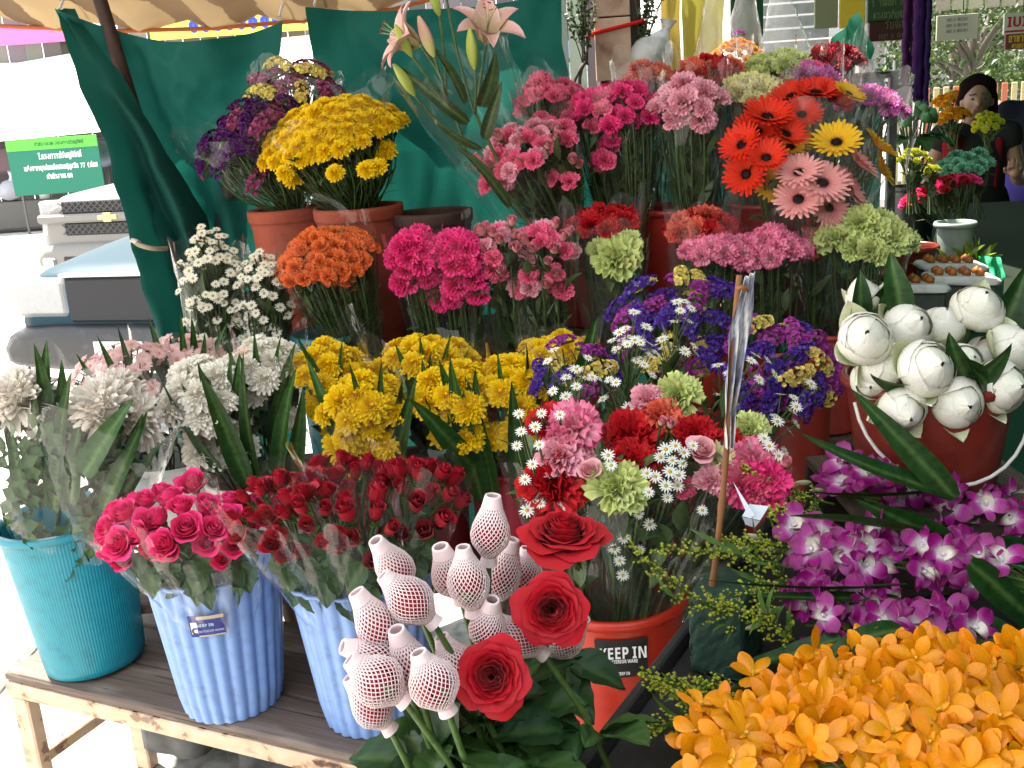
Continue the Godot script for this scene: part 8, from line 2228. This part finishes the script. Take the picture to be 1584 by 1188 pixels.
	# trays with orange sweets
	var lb := ["foam tray of orange pieces behind the slim lotus bud", "foam tray of orange pieces beside the green foil", "foam tray of orange pieces farther back on the neighbouring table"]
	var ki := 0
	for q in [[Vector3(0.973, 1.137, -2.450), -0.1], [Vector3(1.117, 1.098, -2.500), -0.15], [Vector3(1.170, 1.098, -2.680), -0.1]]:
		var t := thing("foam_tray", lb[ki], "tray", Vector3(q[0].x, 1.1, q[0].z), "foam trays of orange pieces")
		t.rotation.y = q[1]
		t.rotation.z = -0.06
		ki += 1
		g = loft([[-0.045, 0.0, 0.02, 0.07], [-0.04, 0.0, 0.02, 0.085], [0.04, 0.0, 0.02, 0.085], [0.045, 0.0, 0.02, 0.07]], 20, Color(0.5, 0.52, 0.5), 0.35)
		part(t, "tray", g.mesh(), M.plastic)
		for k in 8:
			var p := G.new()
			p.lathe(PackedVector2Array([Vector2(0.001, 0.0), Vector2(0.011, 0.004), Vector2(0.012, 0.014), Vector2(0.001, 0.022)]), 8, jit(Color(0.35, 0.12, 0.02), 0.2))
			part(t, "orange_piece", p.mesh(), M.waxy, Transform3D(Basis.IDENTITY, Vector3(-0.056 + 0.032 * (k % 4), 0.017, -0.015 + 0.03 * int(k / 4))))
		bit(t, "stack_base", Vector3(0, -0.05, 0), Vector3(0.15, 0.094, 0.08), Color(0.03, 0.04, 0.035), M.plastic, 0.004)
	var gf := thing("green_foil", "crinkled shiny green foil sheet on the neighbouring table", "foil", Vector3(1.281, 1.097, -2.700))
	g = sheet([Vector3(-0.03, 0.03, 0), Vector3(-0.035, -0.03, 0.03)], [Vector3(0.035, 0.02, -0.01), Vector3(0.03, -0.035, 0.03)], 10, 12, Color(0.02, 0.30, 0.14), 0.012, 12.0, 0.3, 0.0)
	part(gf, "sheet", g.mesh(), M.car)
	bit(gf, "block", Vector3(0, -0.07, 0.0), Vector3(0.06, 0.08, 0.06), Color(0.02, 0.08, 0.05), M.plastic, 0.004)
	# neighbouring stall's flowers
	K["mint"] = [variants("mint", 2, func(): return g_carnation(Color(0.2, 0.5, 0.32), Color(0.16, 0.42, 0.26), Color(0.08, 0.2, 0.1))), M.petal]
	K["lime"] = [variants("lime", 2, func(): return g_pompon(Color(0.5, 0.5, 0.02), Color(0.55, 0.55, 0.03), Color(0.3, 0.35, 0.02), 60)), M.petal]
	var far := {"filler": 20, "blades": 2, "wrap": 0, "grp": "flowers of the neighbouring stall"}
	bunch("chrysanthemum_bunch", "lime yellow mums behind the yellow gerberas", "flower bunch", Vector3(1.318, 1.173, -3.300), Vector3(1.306, 1.339, -3.300), 0.05, 0.03, 14, ["lime"], 0.02, far)
	bunch("chrysanthemum_bunch", "small lime yellow mums under the mint carnations", "flower bunch", Vector3(1.395, 1.162, -3.350), Vector3(1.386, 1.291, -3.350), 0.035, 0.02, 9, ["lime"], 0.018, far)
	bunch("carnation_bunch", "mint green carnations in front of the seller", "flower bunch", Vector3(1.655, 1.063, -3.700), Vector3(1.636, 1.265, -3.700), 0.1, 0.05, 26, ["mint"], 0.026, far)
	bunch("carnation_bunch", "mint green carnations rising beside the seller's hip", "flower bunch", Vector3(1.758, 1.068, -3.800), Vector3(1.740, 1.284, -3.800), 0.04, 0.03, 6, ["mint"], 0.034, far)
	bunch("rose_bunch", "low row of red roses before the mint carnations", "flower bunch", Vector3(1.522, 1.073, -3.500), Vector3(1.483, 1.221, -3.500), 0.13, 0.02, 24, ["rose_red", "c_hot"], 0.024, far.merged({"squash": 0.4}))
	bunch("mum_bunch", "yellow flowers held up against the seller's shoulder", "flower bunch", Vector3(2.484, 1.197, -5.300), Vector3(2.420, 1.346, -5.200), 0.07, 0.03, 16, ["lime"], 0.026, far)
	bunch("marigold_bunch", "orange marigolds left of the seller's shoulder", "flower bunch", Vector3(2.433, 1.204, -5.600), Vector3(2.409, 1.366, -5.600), 0.1, 0.04, 18, ["marigold"], 0.036, far)
	bunch("marigold_bunch", "orange marigolds behind the seller's head", "flower bunch", Vector3(2.776, 1.243, -6.400), Vector3(2.756, 1.423, -6.400), 0.1, 0.05, 16, ["marigold"], 0.04, far)
	# green lotus
	var gl := []
	for i in 2:
		gl.append(g_lotus(Color(0.06, 0.22, 0.06), Color(0.09, 0.26, 0.09), Color(0.04, 0.18, 0.04)).mesh())
	var lo := thing("lotus_bunch", "bunch of unopened green lotus buds behind the lilac carnations", "flower bunch", Vector3(1.509, 1.179, -3.800), "flowers of the neighbouring stall")
	g = G.new()
	for i in 15:
		var a := i * 2.39996
		var f := sqrt((i + 0.5) / 15.0)
		var p := Vector3(1.500, 1.432, -3.800) - lo.position + Vector3(cos(a) * f * 0.085, 0.05 * (1.0 - f * f) + 0.01, sin(a) * f * 0.07)
		part(lo, "bud", gl[i % 2], M.waxy, aim(p, Vector3(cos(a) * f, 1.0, sin(a) * f + 0.4), rnd(0, 6), 0.024))
		g.tube(bez(Vector3(rnd(-0.02, 0.02), 0, 0), p * 0.5, p, 4), radii(0.004, 0.004, 4), 5, Color(0.05, 0.12, 0.04))
	part(lo, "stems", g.mesh(), M.stem, Transform3D(), true)
	for i in 8:
		var a := TAU * i / 8.0
		part(lo, "leaf", cache["rleaf"][i % 3], M.leaf, Transform3D(Basis(Vector3.UP, a) * Basis.from_scale(Vector3.ONE * 0.12), Vector3(1.501, 1.398, -3.800) - lo.position + Vector3(cos(a) * 0.03, -0.02, -sin(a) * 0.03)))
	# leaf fans, pots and buckets on the table
	for q in [[Vector3(1.257, 1.088, -2.850), "fan of yellow green leaves beside the foil", 0.13], [Vector3(1.409, 1.094, -3.100), "fan of yellow green leaves farther back near the bucket", 0.13], [Vector3(1.340, 1.142, -3.200), "fan of dark green leaves left of the pale bucket", 0.12], [Vector3(1.246, 1.247, -3.200), "loose dark green leaves under the lime mums", 0.1]]:
		var t := thing("leaf_fan", q[1], "leaves", Vector3(q[0].x, 1.01, q[0].z))
		for i in 12:
			var d := Vector3(rnd(-0.9, 0.9), rnd(0.5, 1.0), rnd(-0.2, 0.8)).normalized()
			part(t, "leaf", g_strap(q[2] * rnd(0.7, 1.2), rnd(0.014, 0.022), 0.0, rnd(0.3, 0.9), jit(Color(0.16, 0.22, 0.02) if q[1].contains("yellow") else Color(0.015, 0.06, 0.02), 0.3), 0.3).mesh(), M.leaf, aim(Vector3(rnd(-0.03, 0.03), 0, rnd(-0.03, 0.03)), d, rnd(0, 6)))
	bucket("white_bucket", "pale translucent bucket on the neighbouring stall's table", Vector3(1.384, 1.154, -3.150) * Vector3(1, 0, 1) + Vector3(0, 1.008, 0), 0.055, 0.045, 0.15, Color(0.26, 0.3, 0.28), 0)
	bucket("red_bucket", "dull red bowl shaped bucket beside the green carnations", Vector3(1.161, 1.183, -2.950) * Vector3(1, 0, 1) + Vector3(0, 1.008, 0), 0.08, 0.06, 0.12, Color(0.14, 0.012, 0.008), 0)
	bucket("black_bucket", "black bucket under the green lotus bunch", Vector3(1.509, 1.179, -3.800) * Vector3(1, 0, 1) + Vector3(0, 1.008, 0), 0.08, 0.07, 0.2, Color(0.012, 0.014, 0.014), 0)
	panel("green_box", "small dark green box hanging by the lotus buds", "box", Vector3(1.539, 1.520, -4.000), Vector3(0.075, 0.09, 0.05), Color(0.008, 0.05, 0.055), 0.0, M.plastic)
	var wp := thing("white_pole", "thin white pole standing behind the lilac carnations", "pole", Vector3(1.656, 1.119, -4.400) * Vector3(1, 0, 1))
	g = G.new()
	g.tube(PackedVector3Array([Vector3.ZERO, Vector3(0, 1.66, 0)]), PackedFloat32Array([0.009, 0.009]), 8, Color(0.4, 0.4, 0.4))
	part(wp, "shaft", g.mesh(), M.plastic)
	# people
	person("seller in dark clothes with red straps holding yellow flowers", Vector3(2.592, 0.626, -5.700) * Vector3(1, 0, 1), -0.35, standing([Vector3(0.24, 1.08, 0.02), Vector3(0.2, 1.12, 0.22)], [Vector3(-0.25, 1.08, 0.0), Vector3(-0.2, 0.95, 0.2)]), {"skin": Color(0.22, 0.12, 0.075), "shirt": Color(0.02, 0.022, 0.02), "legs": Color(0.012, 0.013, 0.015), "skirt": true, "long_hair": true, "cell": 0.02, "scale": 0.95, "sleeve": 0.15, "curl": 0.8, "vest": Color(0.14, 0.008, 0.012)})
	person("person in a dark shirt and violet trousers walking at the right edge", Vector3(3.387, 0.445, -6.600) * Vector3(1, 0, 1), 2.6, standing([Vector3(0.24, 1.08, -0.04), Vector3(0.25, 0.86, 0.06)], [Vector3(-0.25, 1.08, -0.02), Vector3(-0.27, 0.86, 0.08)], 0.08), {"skin": Color(0.2, 0.11, 0.07), "shirt": Color(0.012, 0.012, 0.02), "legs": Color(0.06, 0.05, 0.22), "cell": 0.02, "sleeve": 0.75})
	var fw := standing([Vector3(0.22, 1.08, 0), Vector3(0.22, 0.88, 0.06)], [Vector3(-0.22, 1.08, 0), Vector3(-0.22, 0.88, 0.06)], 0.06)
	person("distant person in a pale shirt and beige trousers walking away", Vector3(16.240, 0.271, -34.000) * Vector3(1, 0, 1), 3.0, fw, {"skin": Color(0.25, 0.15, 0.1), "shirt": Color(0.62, 0.56, 0.5), "legs": Color(0.42, 0.36, 0.3), "cell": 0.035})
	person("distant person in a grey blue shirt farther along the pavement", Vector3(17.720, 0.242, -36.000) * Vector3(1, 0, 1), 2.8, fw, {"skin": Color(0.25, 0.15, 0.1), "shirt": Color(0.2, 0.22, 0.32), "legs": Color(0.1, 0.1, 0.14), "cell": 0.035})
	person("distant person in an orange top beside the pale shirted one", Vector3(16.567, 0.242, -35.000) * Vector3(1, 0, 1), 3.3, fw, {"skin": Color(0.25, 0.15, 0.1), "shirt": Color(0.6, 0.2, 0.1), "legs": Color(0.3, 0.28, 0.26), "cell": 0.035})
	# unseen wall added to block light coming from the right
	var sw := thing("added_shop_wall", "unseen grey shop wall added to block light from the right", "wall", Vector3(5.6, 0, -1.5))
	bit(sw, "wall", Vector3(0.1, 1.6, 0), Vector3(0.2, 3.2, 13.0), Color(0.16, 0.16, 0.15), M.concrete, 0.01)
	for k in 4:
		var dr := bit(sw, "shutter_door", Vector3(-0.02, 1.15, -4.5 + k * 3.0), Vector3(0.05, 2.3, 2.2), Color(0.1, 0.11, 0.12), M.metal, 0.01)
		bit(dr, "handle", Vector3(-0.04, -0.2, 0), Vector3(0.03, 0.04, 0.3), Color(0.3, 0.3, 0.3), M.metal, 0.005)
	# far end of the market
	tree("sunlit green tree beyond the notice board", Vector3(7.168, 1.072, -16.000) * Vector3(1, 0, 1), 3.4, 1.1, 2600, Color(0.035, 0.075, 0.015), Color(0.3, 0.36, 0.06))
	tree("darker green tree right of the sunlit one", Vector3(7.734, 1.029, -18.000) * Vector3(1, 0, 1), 3.0, 1.1, 2200, Color(0.02, 0.05, 0.012), Color(0.1, 0.16, 0.03))
	tree("small tree before the arcade at the far right", Vector3(10.260, 0.847, -22.000) * Vector3(1, 0, 1), 3.6, 1.2, 1800, Color(0.04, 0.08, 0.02), Color(0.3, 0.34, 0.1))
	var pf := thing("picket_fence", "row of cream and orange pickets behind the seller's head", "fence", Vector3(5.303, 1.209, -12.000) * Vector3(1, 0, 1))
	for k in 14:
		bit(pf, "picket", Vector3(-0.75 + k * 0.11, 0.72, 0), Vector3(0.06, 1.44, 0.03), Color(0.5, 0.42, 0.2) if k % 4 < 2 else Color(0.5, 0.12, 0.05), M.plastic, 0.006)
	bit(pf, "rail", Vector3(-0.03, 0.4, -0.03), Vector3(1.6, 0.06, 0.03), Color(0.3, 0.25, 0.15), M.plastic, 0.006)
	var ab := thing("arcade_building", "grey arcade building at the far end of the pavement", "building", Vector3(20.5, 0, -52))
	bit(ab, "wall", Vector3(0, 4.0, -3), Vector3(16, 8.0, 5.0), Color(0.5, 0.5, 0.5), M.concrete, 0.03)
	for k in 6:
		bit(ab, "column", Vector3(-7.5 + k * 3.0, 1.6, 0.6), Vector3(0.5, 3.2, 0.5), Color(0.55, 0.55, 0.56), M.concrete, 0.03)
		bit(ab, "shopfront", Vector3(-6.0 + k * 3.0 - (0.0 if k < 5 else 0.4), 1.4, -0.46), Vector3(2.2, 2.4, 0.1), Color(0.2, 0.22, 0.24), M.glass, 0.02)
	bit(ab, "canopy", Vector3(0, 3.35, 0.6), Vector3(16.4, 0.3, 2.6), Color(0.4, 0.38, 0.35), M.concrete, 0.03)
